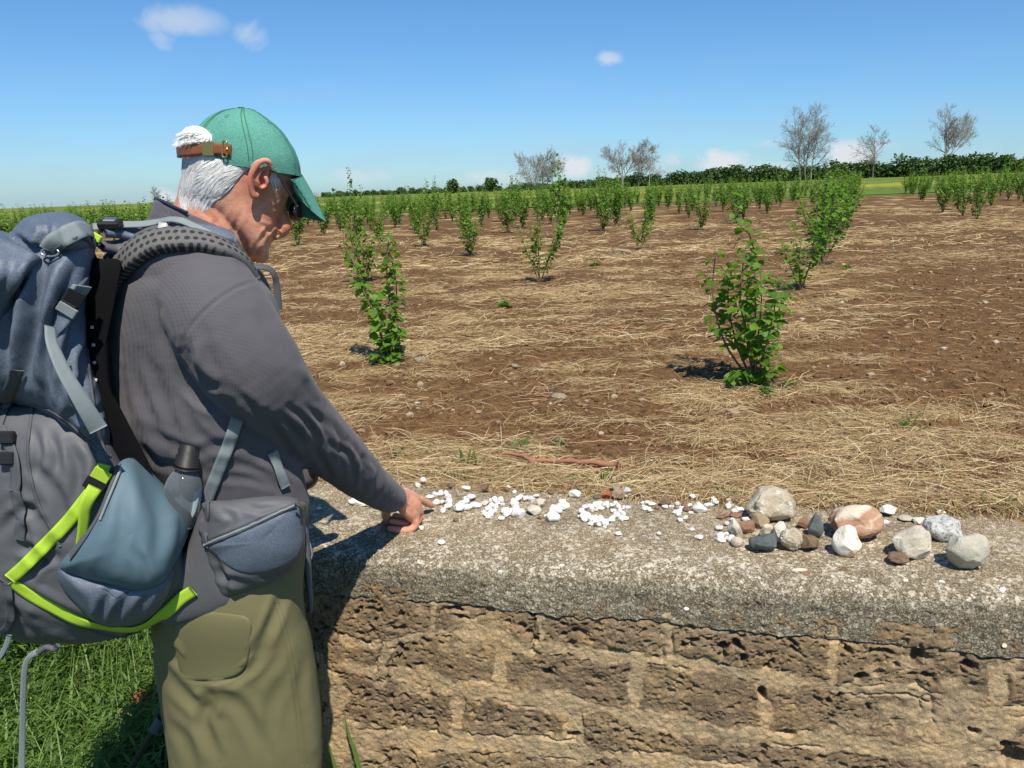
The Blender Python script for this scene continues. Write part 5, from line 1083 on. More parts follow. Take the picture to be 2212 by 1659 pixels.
    V = crease(V, N, [([(560, 486), (580, 494), (592, 506)], -.0016, 5), ([(588, 492), (572, 505), (562, 525)], -.0026, 5), ([(556, 520), (552, 540), (556, 552)], -.0012, 5), ([(583, 535), (574, 536), (562, 536)], -.0022, 3.2),
                      ([(520, 455), (505, 500), (498, 540)], -.0014, 6), ([(490, 440), (470, 480), (455, 510)], -.0010, 8), ([(610, 440), (600, 446), (592, 450)], -.0016, 4), ([(612, 448), (603, 455), (596, 462)], -.0010, 4), ([(430, 452), (455, 470), (475, 495)], -.0008, 6), ([(563, 384), (568, 396), (565, 404)], -.004, 5), ([(573, 360), (562, 366), (552, 384)], -.0022, 4),
                      ([(604, 508), (598, 507), (596, 502)], -.0035, 3.5),
                      ([(892, 1072), (900, 1074), (906, 1071)], -.0006, 2), ([(893, 1137), (889, 1141), (889, 1148)], -.0012, 2.0), ([(874, 1135), (873, 1141), (874, 1148)], -.0012, 2.0), ([(855, 1133), (854, 1139), (854, 1146)], -.0010, 2.0), ([(868, 1062), (880, 1074), (889, 1092)], -.0008, 3), ([(866, 1090), (876, 1098), (889, 1110)], -.0008, 3), ([(870, 1080), (882, 1090), (896, 1104)], .0010, 3)])
    mset(me, V); x, y = proj(V)
    red = np.clip(np.exp(-(((x - 556) / 34) ** 2 + ((y - 378) / 48) ** 2)) * .8 + np.exp(-(((x - 610) / 20) ** 2 + ((y - 498) / 16) ** 2)) * .7 + np.exp(-(((x - 575) / 30) ** 2 + ((y - 460) / 26) ** 2)) * .35 + .25 * np.exp(-(((x - 450) / 60) ** 2 + ((y - 480) / 40) ** 2)) + .3 * np.exp(-(((x - 865) / 40) ** 2 + ((y - 1142) / 14) ** 2)), 0, 1)
    at = me.attributes.new('red', 'FLOAT', 'POINT'); at.data.foreach_set('value', red.astype(np.float32)); BV_BODY = bvh_of(me)
    finish_mesh('body', me, CM['skin'], MAN)
    # ---------------- fleece
    T = loft([(345, 528, 532, 560, 1.40, .088), (300, 560, 545, 585, 1.40, .150), (246, 610, 578, 620, 1.40, .190), (222, 660, 596, 660, 1.40, .200), (209, 740, 612, 740, 1.40, .198), (213, 840, 616, 840, 1.40, .190), (232, 930, 630, 930, 1.39, .180), (275, 1010, 650, 1010, 1.39, .158), (335, 1070, 664, 1065, 1.39, .146), (385, 1120, 668, 1115, 1.39, .142), (400, 1150, 660, 1150, 1.39, .135)], 60, 72, 2.3)
    col = loft([(316, 500, 540, 585, 1.40, .098), (322, 465, 536, 552, 1.40, .090), (330, 442, 532, 528, 1.40, .083), (334, 429, 529, 514, 1.40, .080), (345, 433, 520, 511, 1.40, .074)], 20, 60, 2.1)
    SL = [(440, 640, 1.29, .080), (470, 680, 1.262, .084), (505, 740, 1.252, .084), (548, 800, 1.258, .0805), (600, 865, 1.305, .0705), (660, 925, 1.38, .0625), (720, 975, 1.47, .0555), (780, 1030, 1.59, .0475), (822, 1062, 1.69, .0405), (846, 1076, 1.755, .0355)]
    P = [T, col, ptube(SL, 50, 32), ptube([(500, 640, 1.53, .075), (560, 860, 1.60, .060), (650, 1020, 1.61, .038)], 24, 20), ptube([(300, 590, 1.36, .06), (380, 575, 1.33, .075), (450, 620, 1.30, .078)], 16, 24)]
    V, F = merge(P); me = remesh(V, F, .0034, 6, .5); V = mverts(me); N = mnorms(me)
    FOLDS = [([(575, 602), (520, 618), (470, 648), (425, 690), (398, 730), (392, 770)], -.0022, 5.5),            # armhole seam
             ([(395, 745), (410, 790), (440, 830), (475, 845)], -.016, 17), ([(388, 770), (405, 830), (450, 868), (500, 872)], -.014, 15), ([(420, 800), (432, 770), (428, 735)], .006, 12), ([(470, 850), (520, 900), (560, 935)], -.008, 14), ([(440, 700), (452, 760), (470, 820)], -.0035, 14),
             ([(345, 700), (372, 770), (395, 850), (400, 920)], -.005, 14), ([(310, 760), (345, 840), (372, 920), (382, 990)], -.006, 15), ([(285, 760), (305, 850), (345, 940), (365, 1010)], -.005, 14), ([(330, 640), (348, 700), (352, 760)], -.003, 16), ([(262, 800), (275, 880), (310, 960), (350, 1020)], -.004, 12), ([(300, 920), (350, 950), (420, 975), (480, 960)], -.006, 13), ([(290, 960), (345, 1000), (400, 1010)], -.005, 12), ([(400, 890), (430, 940), (480, 965), (530, 950)], -.006, 14), ([(495, 960), (545, 970), (600, 1000), (650, 1030)], -.007, 13), ([(530, 930), (580, 985), (630, 1040)], .006, 12), ([(420, 1010), (480, 1030), (540, 1035), (620, 1060)], -.004, 11), ([(500, 1000), (560, 1020), (600, 1045)], -.004, 10), ([(240, 700), (255, 780), (258, 840)], -.003, 14),
             ([(640, 790), (672, 826), (694, 868)], .006, 14), ([(600, 895), (640, 930), (660, 965)], -.007, 11), ([(625, 880), (665, 915), (695, 965)], -.006, 10), ([(575, 890), (610, 940), (640, 985)], -.008, 12), ([(662, 880), (700, 920), (718, 975)], -.006, 10), ([(690, 890), (735, 945), (742, 1010)], -.006, 10), ([(668, 950), (700, 1000), (715, 1035)], -.006, 9), ([(715, 960), (755, 985), (765, 1040)], -.005, 9), ([(752, 950), (785, 1000), (782, 1060)], -.005, 8), ([(790, 985), (818, 1020), (805, 1078)], -.004, 7), ([(700, 850), (745, 900), (775, 935)], .004, 12), ([(560, 680), (600, 740), (630, 800)], -.003, 20), ([(500, 700), (530, 770), (570, 830)], -.003, 20), ([(480, 830), (540, 880), (590, 930)], -.007, 14), ([(830, 1015), (846, 1045), (838, 1092)], -.0018, 3.5),
             ([(340, 452), (400, 480), (470, 520), (522, 552)], -.0012, 4), ([(322, 500), (380, 520), (450, 545)], -.003, 8)]
    V = crease(V, N, [(a, b * (.8 if a[0][0] > 540 or abs(b) < .0026 else .55), c * .85) for a, b, c in FOLDS]); mset(me, V); N = mnorms(me); x, y = proj(V)
    V = V + N * (.0020 * fbm(V * 13, 3, 91) + .0012 * fbm(V * 34, 2, 92))[:, None]; mset(me, V); me.update(); BV_FL = bvh_of(me); finish_mesh('fleece', me, CM['fleece'], MAN)
    # navy lining along the top of the collar
    C = at_Y(*np.array([(336, 430), (352, 435), (375, 446), (405, 459)]).T, np.array([1.395, 1.355, 1.335, 1.322])); C = spline(C, 30); obj('collar_lining', mesh_np('collar_lining', *tube(C - np.array(MAN.location), np.linspace(.0034, .0022, 30), 10, True)), CM['navy'], MAN)
    # ---------------- trousers
    P = [loft([(400, 1085, 664, 1085, 1.39, .160), (362, 1180, 662, 1180, 1.38, .165), (338, 1270, 654, 1270, 1.37, .170), (326, 1350, 660, 1350, 1.365, .170), (334, 1410, 668, 1410, 1.36, .155), (350, 1450, 664, 1450, 1.36, .125), (380, 1490, 640, 1490, 1.36, .09)], 40, 64, 2.3),
         loft([(330, 1340, 662, 1340, 1.362, .160), (336, 1400, 676, 1400, 1.36, .156), (350, 1500, 690, 1500, 1.36, .142), (362, 1640, 696, 1640, 1.36, .132), (385, 1800, 682, 1800, 1.36, .11), (420, 1950, 650, 1950, 1.36, .095), (440, 2045, 630, 2045, 1.36, .085)], 44, 56, 2.2),
         ptube([(470, 1400, 1.49, .125), (480, 1600, 1.51, .11), (490, 1800, 1.51, .095), (500, 1950, 1.51, .085)], 30, 28)]
    V, F = merge(P); me = remesh(V, F, .0036, 5, .5); V = mverts(me); N = mnorms(me)
    PF = [([(590, 1290), (612, 1370), (632, 1470), (645, 1570), (652, 1680)], -.0016, 4), ([(600, 1290), (622, 1370), (642, 1470), (655, 1570), (662, 1680)], -.0012, 3), ([(400, 1466), (440, 1471), (500, 1465), (530, 1442), (538, 1400), (532, 1350)], -.0025, 4), ([(540, 1420), (570, 1380), (600, 1310), (610, 1280)], -.008, 14), ([(500, 1470), (545, 1440), (580, 1390)], -.006, 13), ([(445, 1480), (452, 1520), (440, 1560), (470, 1640)], -.008, 16), ([(470, 1500), (520, 1530), (560, 1600), (580, 1680)], -.005, 18), ([(345, 1440), (400, 1500), (450, 1540)], -.006, 16), ([(360, 1560), (400, 1600), (420, 1680)], -.005, 16), ([(600, 1480), (580, 1560), (590, 1650)], -.004, 16), ([(660, 1420), (650, 1500), (670, 1600)], -.004, 14), ([(350, 1380), (380, 1420), (400, 1450)], -.006, 12), ([(420, 1500), (470, 1480), (530, 1490)], .006, 16), ([(560, 1500), (610, 1440), (640, 1380)], .004, 18)]
    V = crease(V, N, [(a, b * .75, c * .85) for a, b, c in PF]); V = V + N * (.0030 * fbm(V * 9, 3, 93))[:, None]; mset(me, V); me.update(); BV_PA = bvh_of(me); finish_mesh('trousers', me, CM['pants'], MAN)
    lo = np.array(MAN.location)
    for off in (0, 9):
        Pp, Nn = drape(BV_PA, [(593 + off, 1300), (614 + off, 1370), (634 + off, 1470), (647 + off, 1570), (655 + off, 1655)], 70, .0006); V, F, uv = ribbon(Pp - lo, .0012, .0008, Nn); obj('seam', mesh_np('seam', V, F), CM['dkweb'] if False else CM['pants'], MAN)
    V, F = patch(BV_PA, [(380, 1330), (450, 1320), (535, 1335), (540, 1390), (530, 1440), (500, 1463), (440, 1470), (395, 1462), (380, 1400)], .0016, .0004, 90, 16, 6, .012, fit=7); obj('pocket_flap', mesh_np('pocket_flap', V - lo, F), CM['pants'], MAN)
    # boots
    for px, Y, sx in ((545, 1.36, 0), (495, 1.51, 0)):
        a = at_Y(px, 2060 if Y < 1.4 else 1960, Y); x0, y0 = a[0], a[1]
        V, F = merge([tube(np.array([[x0 - .07, y0, .05], [x0, y0, .055], [x0 + .10, y0 + .01, .045], [x0 + .19, y0 + .02, .035]]), np.array([[.045, .045], [.05, .05], [.04, .05], [.028, .04]]), 16, round_ends=False), tube(np.array([[x0 - .02, y0, .04], [x0 - .02, y0, .15]]), np.array([.05, .05]), 16)])
        me = remesh(V, F, .006, 3); finish_mesh('boot', me, CM['leather'], MAN)
    # ---------------- cap
    rings = np.array([(398, 340, 650, 380, 1.400, .0845), (400, 327, 648, 363, 1.400, .0855), (405, 308, 641, 335, 1.400, .0850), (413, 292, 628, 308, 1.400, .0815), (424, 276, 611, 284, 1.400, .0750), (444, 256, 588, 263, 1.400, .0630), (468, 242, 566, 247, 1.400, .0450), (494, 235.5, 548, 238, 1.400, .0240), (514, 233.5, 531, 234.5, 1.400, .005)])
    n, seg = 44, 120; V, F = loft([tuple(r) for r in rings], n, seg, 2.1, False); V = V.reshape(n, seg, 3)
    th = np.linspace(0, 2 * math.pi, seg, endpoint=False); back = np.abs(np.angle(np.exp(1j * (th - math.pi)))); hgt = np.linspace(0, 1, n); seam = np.zeros((n, seg))
    for k in range(6): dd = np.abs(np.angle(np.exp(1j * (th - (k * math.pi / 3 + math.radians(-83)))))); seam += np.exp(-(dd / .030) ** 2)[None] * (1 - hgt[:, None] * .4)
    cen = V.mean(1, keepdims=True); out = nrm(V - cen + np.array([0, 0, .02])); V = V + out * (-.0026 * seam + .0016 * fbm(V.reshape(-1, 3) * 30, 3, 95).reshape(n, seg) + .0022 * fbm(V.reshape(-1, 3) * np.array([16, 16, 40]), 3, 96).reshape(n, seg) * (1 - hgt[:, None]))[..., None]
    Vf = V.reshape(-1, 3); keep = []
    arch_h = lambda b: .105 + .245 * np.sqrt(np.clip(1 - (b / .86) ** 2, 0, 1))
    for i in range(n - 1):
        for j in range(seg):
            b = back[j]; hi = hgt[i]
            if b < .86 and .105 < hi < arch_h(b): continue
            keep.append((i * seg + j, i * seg + (j + 1) % seg, (i + 1) * seg + (j + 1) % seg, (i + 1) * seg + j))
    Q = np.array(keep); inner = (V - out * .0022).reshape(-1, 3); nn = len(Vf)
    cap = empty_part = obj('cap', mesh_np('cap', np.vstack([Vf, inner]) - lo, [np.concatenate([Q, Q[:, ::-1] + nn])]), CM['cap'], MAN)
    # stitched rim of the opening, button, eyelets
    bb = np.linspace(-.86, .86, 50); idx = [(int(round(((math.pi + b) % (2 * math.pi)) / (2 * math.pi) * seg)) % seg, arch_h(abs(b))) for b in bb]
    Pr = np.array([[np.interp(h, hgt, V[:, j, a]) for a in range(3)] for j, h in idx]) ; obj('opening_rim', mesh_np('opening_rim', *tube(spline(Pr - lo, 80), np.full(80, .0022), 8)), CM['cap'], cap)
    obj('button', mesh_np('button', *[(a, b) for a, b in [blob(522, 234, 1.40, .007, .0022, .007)]][0]).copy() if False else mesh_np('button', blob(522, 234, 1.40, .007, .0022, .007)[0] - lo, blob(522, 234, 1.40, .007, .0022, .007)[1]), CM['cap'], cap)
    BV_CAP = BVHTree.FromPolygons(Vf.tolist(), Q.tolist())
    for ex, ey in ((491, 250), (581, 264)):
        h, nr_ = cast(BV_CAP, ex, ey, .0006)
        if h is not None:
            a = np.linspace(0, 2 * math.pi, 17); u = nrm(np.cross(nr_, [0, 0, 1.])); w = np.cross(nr_, u); obj('eyelet', mesh_np('eyelet', *tube(h + (u * np.cos(a)[:, None] + w * np.sin(a)[:, None]) * .0034 - lo, np.full(17, .0010), 6)), CM['cap'], cap)
    def cap_at(t, h): return np.array([np.interp(h, hgt, np.array([np.interp(t % (2 * math.pi), np.append(th, 2 * math.pi), np.append(V[i, :, a], V[i, 0, a])) for i in range(n)])) for a in range(3)])
    for k in range(6):
        for o_ in (-.030, .030):
            hh = np.linspace(.02 if k not in (3, 4) else .36, .95, 26); tt_ = k * math.pi / 3 + math.radians(-83)
            Pq = np.array([cap_at(tt_ + o_ * (1 + 1.5 * h), h) for h in hh]); Pq = Pq + nrm(Pq - Pq.mean(0) * 0 - (cap_at(0, .1) + cap_at(math.pi, .1)) / 2) * .0004
            obj('seam', mesh_np('seam', *tube(Pq - lo, np.full(26, .0007), 6)), CM['capseam'], cap)
    # leather strap with brass slide and loop
    j0 = np.linspace(math.pi - 1.40, math.pi + 1.40, 60); rr = .085 - .018 * np.clip(np.abs(j0 - math.pi) - .5, 0, 2) * 0
    def cap_at(t, h): return np.array([np.interp(h, hgt, np.array([np.interp(t % (2 * math.pi), np.append(th, 2 * math.pi), np.append(V[i, :, a], V[i, 0, a])) for i in range(n)])) for a in range(3)])
    hs = .050 + .085 * sstep(.2, 1.3, np.abs(j0 - math.pi)); Pc = np.array([cap_at(t, h) for t, h in zip(j0, hs)]); ax = np.array([cap_at(t, h).tolist() for t, h in [(0, .1)]])[0]; cc = (cap_at(0, .1) + cap_at(math.pi, .1)) / 2; No = nrm(Pc - cc); No[:, 2] *= .4; No = nrm(No)
    Pc = Pc + No * (.0035 + .0085 * sstep(1.15, .6, np.abs(j0 - math.pi)))[:, None]; Vr, Fr, uv = ribbon(Pc - lo, .0175, .0022, No); st = obj('strap', mesh_np('strap', Vr, Fr), CM['leather'], cap)
    k = 51; tt = nrm(Pc[k + 1] - Pc[k - 1]); b2 = nrm(np.cross(tt, No[k])); Vb, Fb = box(0, 0, 0, .0098, .0108, .0022, np.stack([tt, b2, No[k]], 1), .3); obj('buckle', mesh_np('buckle', Vb + Pc[k] + No[k] * .0012 - lo, Fb, smooth=False), CM['brass'], st)
    k = 57; tt = nrm(Pc[k] - Pc[k - 2]); b2 = nrm(np.cross(tt, No[k])); a = np.linspace(0, 2 * math.pi, 33); sx = np.sign(np.cos(a)) * np.abs(np.cos(a)) ** .5; sy = np.sign(np.sin(a)) * np.abs(np.sin(a)) ** .5
    obj('loop', mesh_np('loop', *tube(Pc[k] + No[k] * .0022 + (tt * sx[:, None] * .0042 + b2 * sy[:, None] * .0125) - lo, np.full(33, .0015), 8)), CM['brass'], st)
    # peak: curved, drooping at the sides, turned a little away from the camera
    nv, nu = 49, 24; v = np.linspace(-1, 1, nv); u = np.linspace(0, 1, nu); Ug, Vg = np.meshgrid(u, v, indexing='ij')
    L = 112 * (1 - .93 * np.abs(Vg) ** 2.4) ** .75 * (1 - .03 * Vg); bx = 650 - 24 * Vg ** 2 - 10 * Vg; by = 377 + 3 * Vg ** 2 - 4 * Vg
    ang = np.radians(59 + 5 * Ug); dr = 46 * (np.abs(Vg) ** 1.8) * (.25 + .75 * Ug) * (1 + .25 * Vg)
    X = bx + L * Ug * np.cos(ang) - .80 * dr - 24 * Vg * Ug; Yp = by + L * Ug * np.sin(ang) + .50 * dr; Yw = 1.40 + np.where(Vg < 0, .066 - .022 * Ug, .078) * Vg
    Pp = at_Y(X.ravel(), Yp.ravel(), Yw.ravel()).reshape(nu, nv, 3); Nn = nrm(np.cross(np.gradient(Pp, axis=0), np.gradient(Pp, axis=1))); Nn = Nn * np.sign(np.sum(Nn * np.array([.8, 0, .6]), -1, keepdims=True))
    up, dn = Pp + Nn * .0016, Pp - Nn * .0016; ring = np.concatenate([up.reshape(-1, 3), dn.reshape(-1, 3)]); g = grid_faces(nu, nv); m = nu * nv
    bd = np.concatenate([np.arange(nv), np.arange(1, nu) * nv + nv - 1, (nu - 1) * nv + np.arange(nv - 2, -1, -1), np.arange(nu - 2, 0, -1) * nv]); b1 = np.roll(bd, -1)
    obj('peak', mesh_np('peak', ring - lo, [g, g[:, ::-1] + m, np.stack([bd, b1, b1 + m, bd + m], 1)]), CM['cap'], cap)
    # ---------------- sunglasses
    g = obj('sunglasses', mesh_np('sunglasses', *tube(spline(at_Y(np.array([583., 600, 620, 642]), np.array([366., 376, 410, 446]), np.array([1.316, 1.318, 1.322, 1.330])), 24) - lo, np.linspace(.0016, .0022, 24), 8)), CM['plastic'], MAN)
    for s_ in (-1, 1):
        c = at_Y(641 - 5 * (s_ + 1), 458, 1.40 + s_ * .030); Vb, Fb = ico(3); Vb = Vb * np.array([.004, .024, .017]); Vb[:, 0] += .004 * (1 - (Vb[:, 1] / .027) ** 2); obj('lens', mesh_np('lens', Vb + c - lo, Fb), CM['lens'], g)
    # ---------------- hair
    rng = np.random.default_rng(31); fld = [(430, 300), (395, 300), (389, 360), (388, 410), (400, 430), (440, 440), (480, 425), (505, 405), (520, 385), (535, 365), (549, 350), (520, 345), (470, 335), (420, 335)]
    reg = np.array([(446, 278), (415, 285), (398, 300), (392, 330), (389, 370), (388, 415), (396, 426), (430, 424), (452, 432), (480, 426), (498, 408), (515, 388), (530, 370), (548, 352), (560, 345), (545, 336), (510, 334), (470, 325), (455, 312)]); reg2 = np.array([(585, 352), (600, 360), (606, 378), (604, 398), (597, 412), (588, 404), (583, 385), (582, 365)])
    def inside(p, poly):
        r = False; j = len(poly) - 1
        for i in range(len(poly)):
            if ((poly[i][1] > p[1]) != (poly[j][1] > p[1])) and p[0] < (poly[j][0] - poly[i][0]) * (p[1] - poly[i][1]) / (poly[j][1] - poly[i][1] + 1e-9) + poly[i][0]: r = not r
            j = i
        return r
    Vs, Fs, tn = [], [], []; cnt = 0
    def strand(p, flow, L, lift, w, on_base=False):
        nonlocal cnt
        S = [np.array(p, float)]; 
        for q in range(5): fl = flow(S[-1]); S.append(S[-1] + fl * L / 5)
        pts, ns = [], []
        for q, a in enumerate(S):
            h, nn = cast(BV_H, a[0], a[1]) if on_base else (None, None)
            if h is None: h, nn = cast(BV_BODY, a[0], a[1])
            if h is None:
                if not pts or q < 2: return
                if np.linalg.norm(h_last - pts[-1]) > 1 if False else False: return
                h = pts[-1] + (at_Y(*a, pts[-1][1]) - at_Y(*S[q - 1], pts[-1][1])); nn = ns[-1]
            else: h = h + nn * (lift * (.35 + .65 * math.sin(math.pi * min(1, q / 4.2))))
            if pts and np.linalg.norm(h - pts[-1]) > .03: return
            pts.append(h); ns.append(nn)
        P_ = np.array(pts); N_ = np.array(ns); T_ = nrm(np.gradient(P_, axis=0)); B_ = np.cross(T_, N_) * (w * np.array([.7, 1, 1, .9, .6, .15]))[:, None]
        for mir in (0, 1):
            A_, C_ = P_ - B_, P_ + B_
            Q_ = np.stack([A_, C_], 1).reshape(-1, 3)
            if mir: Q_ = CAM + (Q_ - CAM) * ((2.80 - Q_[:, 1:2]) / Q_[:, 1:2])
            Vs.append(Q_); j = np.arange(5); Fs.append(np.stack([2 * j, 2 * j + 1, 2 * j + 3, 2 * j + 2], 1) + cnt); tn.append(np.full(12, np.clip(rng.normal(.62, .20), 0, 1))); cnt += 12
    def flow_back(a):
        t = np.clip((a[1] - 300) / 130, 0, 1); t2 = np.clip((a[0] - 400) / 140, 0, 1); wv = .30 * math.sin(a[0] * .11 + a[1] * .05) + .2 * math.sin(a[1] * .13)
        e_ = np.clip((425 - a[0]) / 32, 0, 1); d = np.array([(-.95 + .55 * (1 - t2) * t) * (1 - e_) + .04 * e_, (.38 + .55 * t + wv) * (1 - e_) + e_]); return d / np.linalg.norm(d)
    hb = patch(BV_BODY, [(446, 290), (412, 292), (400, 310), (394, 340), (391, 380), (391, 412), (398, 421), (430, 420), (455, 427), (480, 421), (497, 404), (514, 384), (530, 366), (545, 350), (545, 340), (510, 338), (470, 330), (455, 316)], .005, .0012, 90, 14, 2.2, .004, cen=(455, 365))
    for mir in (0, 1):
        Q_ = hb[0].copy(); Q_ = CAM + (Q_ - CAM) * ((2.80 - Q_[:, 1:2]) / Q_[:, 1:2]) if mir else Q_
        obj('hair_base', mesh_np('hair_base', Q_ - lo, hb[1], attrs={'tone': np.full(len(Q_), .62)}), CM['hair'], MAN)
    BV_H = BVHTree.FromPolygons(np.concatenate([hb[0][:14 * 90], CAM + (hb[0][:14 * 90] - CAM)]).tolist(), grid_faces(14, 90, True).tolist())
    TV, TF_ = merge([ptube([(448, 300, 1.338, .010), (430, 292, 1.345, .014), (413, 296, 1.360, .0145), (405, 306, 1.378, .0120), (404, 314, 1.385, .009)], 24, 20), ptube([(440, 304, 1.336, .008), (422, 304, 1.348, .010), (410, 310, 1.37, .010)], 18, 18)])
    obj('hair_base', mesh_np('hair_base', TV - lo, TF_, attrs={'tone': np.full(len(TV), .62)}), CM['hair'], MAN)
    for k in range(700):
        i_ = rng.integers(len(TV) - 4); p_ = TV[i_]; px_, py_ = [float(v) for v in proj(p_)]
        if py_ > 312: continue
        c_ = np.array([-1.0, .25 + .35 * math.sin(py_ * .3), 0]) + np.array([0, .5 * (px_ < 408), 0]); n_ = rng.integers(10, 20) * .9; Yk = p_[1]; S_ = np.array([[px_ + c_[0] * n_ * q / 5, py_ + c_[1] * n_ * q / 5 + .8 * math.sin(q)] for q in range(6)]); P_ = at_Y(S_[:, 0], S_[:, 1], np.full(6, Yk)) + nrm(p_ - at_Y(425, 304, 1.39)) * .0012; B_ = np.tile(U2, (6, 1)) * (.0006 * np.array([.7, 1, 1, .9, .6, .15]))[:, None]
        Vs.append(np.stack([P_ - B_, P_ + B_], 1).reshape(-1, 3)); jj = np.arange(5); Fs.append(np.stack([2 * jj, 2 * jj + 1, 2 * jj + 3, 2 * jj + 2], 1) + cnt); tn.append(np.full(12, np.clip(rng.normal(.65, .2), 0, 1))); cnt += 12
    k = 0
    while k < 7000:
        p = (rng.uniform(388, 560), rng.uniform(278, 436))
        if not inside(p, reg): continue
        k += 1; low = p[1] > 395
        strand(p, flow_back, rng.uniform(36, 80) * (.45 if low else 1), abs(rng.normal(.0006, .0007)) + .0004, .0005, True)
    for k in range(240):
        p = (rng.uniform(392, 440), rng.uniform(284, 322)); strand(p, lambda a: np.array([-.93, .15 + .5 * math.sin(a[1] * .2)]), rng.uniform(18, 34), rng.uniform(.002, .006), .0006)
    k = 0
    while k < 70:
        p = (rng.uniform(580, 608), rng.uniform(350, 414))
        if not inside(p, reg2): continue
        k += 1; strand(p, lambda a: np.array([.15, .98]), rng.uniform(8, 16), .0012, .0005)
    obj('hair', mesh_np('hair', np.concatenate(Vs) - lo, np.concatenate(Fs), attrs={'tone': np.concatenate(tn)}), CM['hair'], MAN)
    return BV_FL, BV_PA, BV_BODY
BV_FL, BV_PA, BV_BODY = build_man()

# ================================================================== BACKPACK
def build_pack():
    P0 = (-.95, 1.28, .95); PK = empty('backpack', P0, 'large blue grey hiking backpack with lime green straps worn by the man', 'backpack'); lo = np.array(P0)
    def put(name, VF, mat, parent=None, smooth=True):
        V, F = VF[0], VF[1]; uv = VF[2] if len(VF) > 2 else None
        return obj(name, mesh_np(name, V - lo, F, uv=uv, smooth=smooth), CM[mat] if isinstance(mat, str) else mat, parent or PK)
    def soft(name, parts, mat, creases, voxel=.0042, lump=.004, seed=3, it=4):
        V, F = merge(parts); me = remesh(V, F, voxel, it); V = mverts(me); N = mnorms(me); V = crease(V, N, creases); V = V + N * (lump * fbm(V * 11, 3, seed) + lump * .35 * fbm(V * 34, 3, seed + 5))[:, None]; mset(me, V); me.update()
        bv = bvh_of(me); V = mverts(me) - lo; mset(me, V); me.materials.clear(); me.materials.append(CM[mat]); me.polygons.foreach_set('use_smooth', np.ones(len(me.polygons), bool)); me.name = name
        return obj(name, me, None, PK), bv
    # lower grey bag
    lower, BL_ = soft('lower_bag', [pillow([(-140, 930), (-40, 880), (60, 868), (160, 880), (235, 940), (275, 1010), (330, 1085), (400, 1190), (412, 1270), (350, 1335), (240, 1382), (110, 1392), (-20, 1372), (-130, 1330), (-190, 1150)], 1.26, .115, .17, p=3.2)], 'grey',
        [([(60, 1000), (120, 1060), (150, 1150)], -.006, 14), ([(30, 1080), (90, 1130), (120, 1220)], -.007, 12), ([(150, 960), (170, 1010), (165, 1080)], -.006, 12), ([(200, 960), (215, 1000), (205, 1040)], -.005, 9), ([(110, 940), (125, 985), (120, 1030)], -.005, 10), ([(75, 930), (85, 975), (78, 1020)], -.005, 9), ([(20, 1260), (120, 1320), (240, 1370)], -.008, 14), ([(80, 1330), (180, 1372), (300, 1360)], -.006, 12), ([(100, 1230), (70, 1190), (40, 1180)], -.008, 12), ([(130, 1200), (90, 1215), (60, 1250)], -.006, 10), ([(0, 1150), (40, 1110), (90, 1090)], -.005, 12), ([(20, 1300), (60, 1370)], -.006, 9)], seed=41)
    # upper slate blue bag
    upper, BU_ = soft('upper_bag', [pillow([(-140, 560), (-20, 520), (80, 490), (170, 500), (204, 540), (196, 610), (190, 700), (205, 800), (232, 900), (240, 965), (215, 985), (170, 962), (110, 905), (40, 872), (-60, 880), (-160, 900), (-190, 720)], 1.26, .122, .16, p=3.0)], 'blue',
        [([(100, 560), (80, 640), (60, 740), (40, 850)], -.014, 16), ([(175, 560), (140, 640), (110, 720), (90, 820)], -.009, 14), ([(150, 545), (120, 600), (90, 690)], .007, 14), ([(190, 640), (160, 720), (140, 800)], -.008, 12), ([(205, 800), (170, 840), (150, 920)], -.007, 12), ([(70, 700), (60, 790), (90, 860)], -.008, 14), ([(20, 640), (10, 740), (20, 840)], -.009, 14), ([(130, 690), (118, 760), (130, 860)], .006, 14), ([(200, 720), (180, 780), (190, 850)], -.007, 10), ([(220, 880), (180, 900), (150, 890)], -.006, 9), ([(110, 780), (100, 850), (130, 900)], -.006, 10), ([(60, 560), (40, 620), (0, 680)], -.007, 12), ([(180, 860), (200, 910), (210, 960)], -.005, 8), ([(120, 830), (140, 880), (165, 930)], -.005, 9)], seed=42, lump=.005)
    lid, BLID = soft('lid', [pillow([(-150, 520), (-70, 500), (0, 497), (50, 520), (105, 540), (100, 575), (70, 620), (30, 690), (0, 760), (-80, 800), (-180, 740)], 1.25, .15, .15, p=2.8), pillow([(20, 515), (50, 475), (95, 461), (140, 458), (180, 472), (204, 503), (206, 540), (165, 560), (105, 572), (50, 560)], 1.28, .125, .15, p=2.8)], 'blue',
        [([(60, 500), (75, 480), (110, 466)], -.004, 7), ([(100, 480), (95, 510), (85, 540)], -.008, 9), ([(140, 462), (128, 500), (112, 540)], -.004, 8), ([(0, 500), (60, 530), (110, 560)], -.010, 9), ([(30, 560), (10, 620), (-10, 700)], -.007, 14), ([(80, 570), (50, 620), (20, 660)], -.006, 11), ([(180, 475), (185, 500), (170, 530)], -.004, 7)], seed=43)
    BV_ALL = None
    def bv_join(*objs):
        Vs, Fs, n = [], [], 0
        for o in objs:
            V = mverts(o.data) + lo; Vs.append(V); Fs += [[i + n for i in p.vertices] for p in o.data.polygons]; n += len(V)
        return BVHTree.FromPolygons(np.concatenate(Vs).tolist(), Fs)
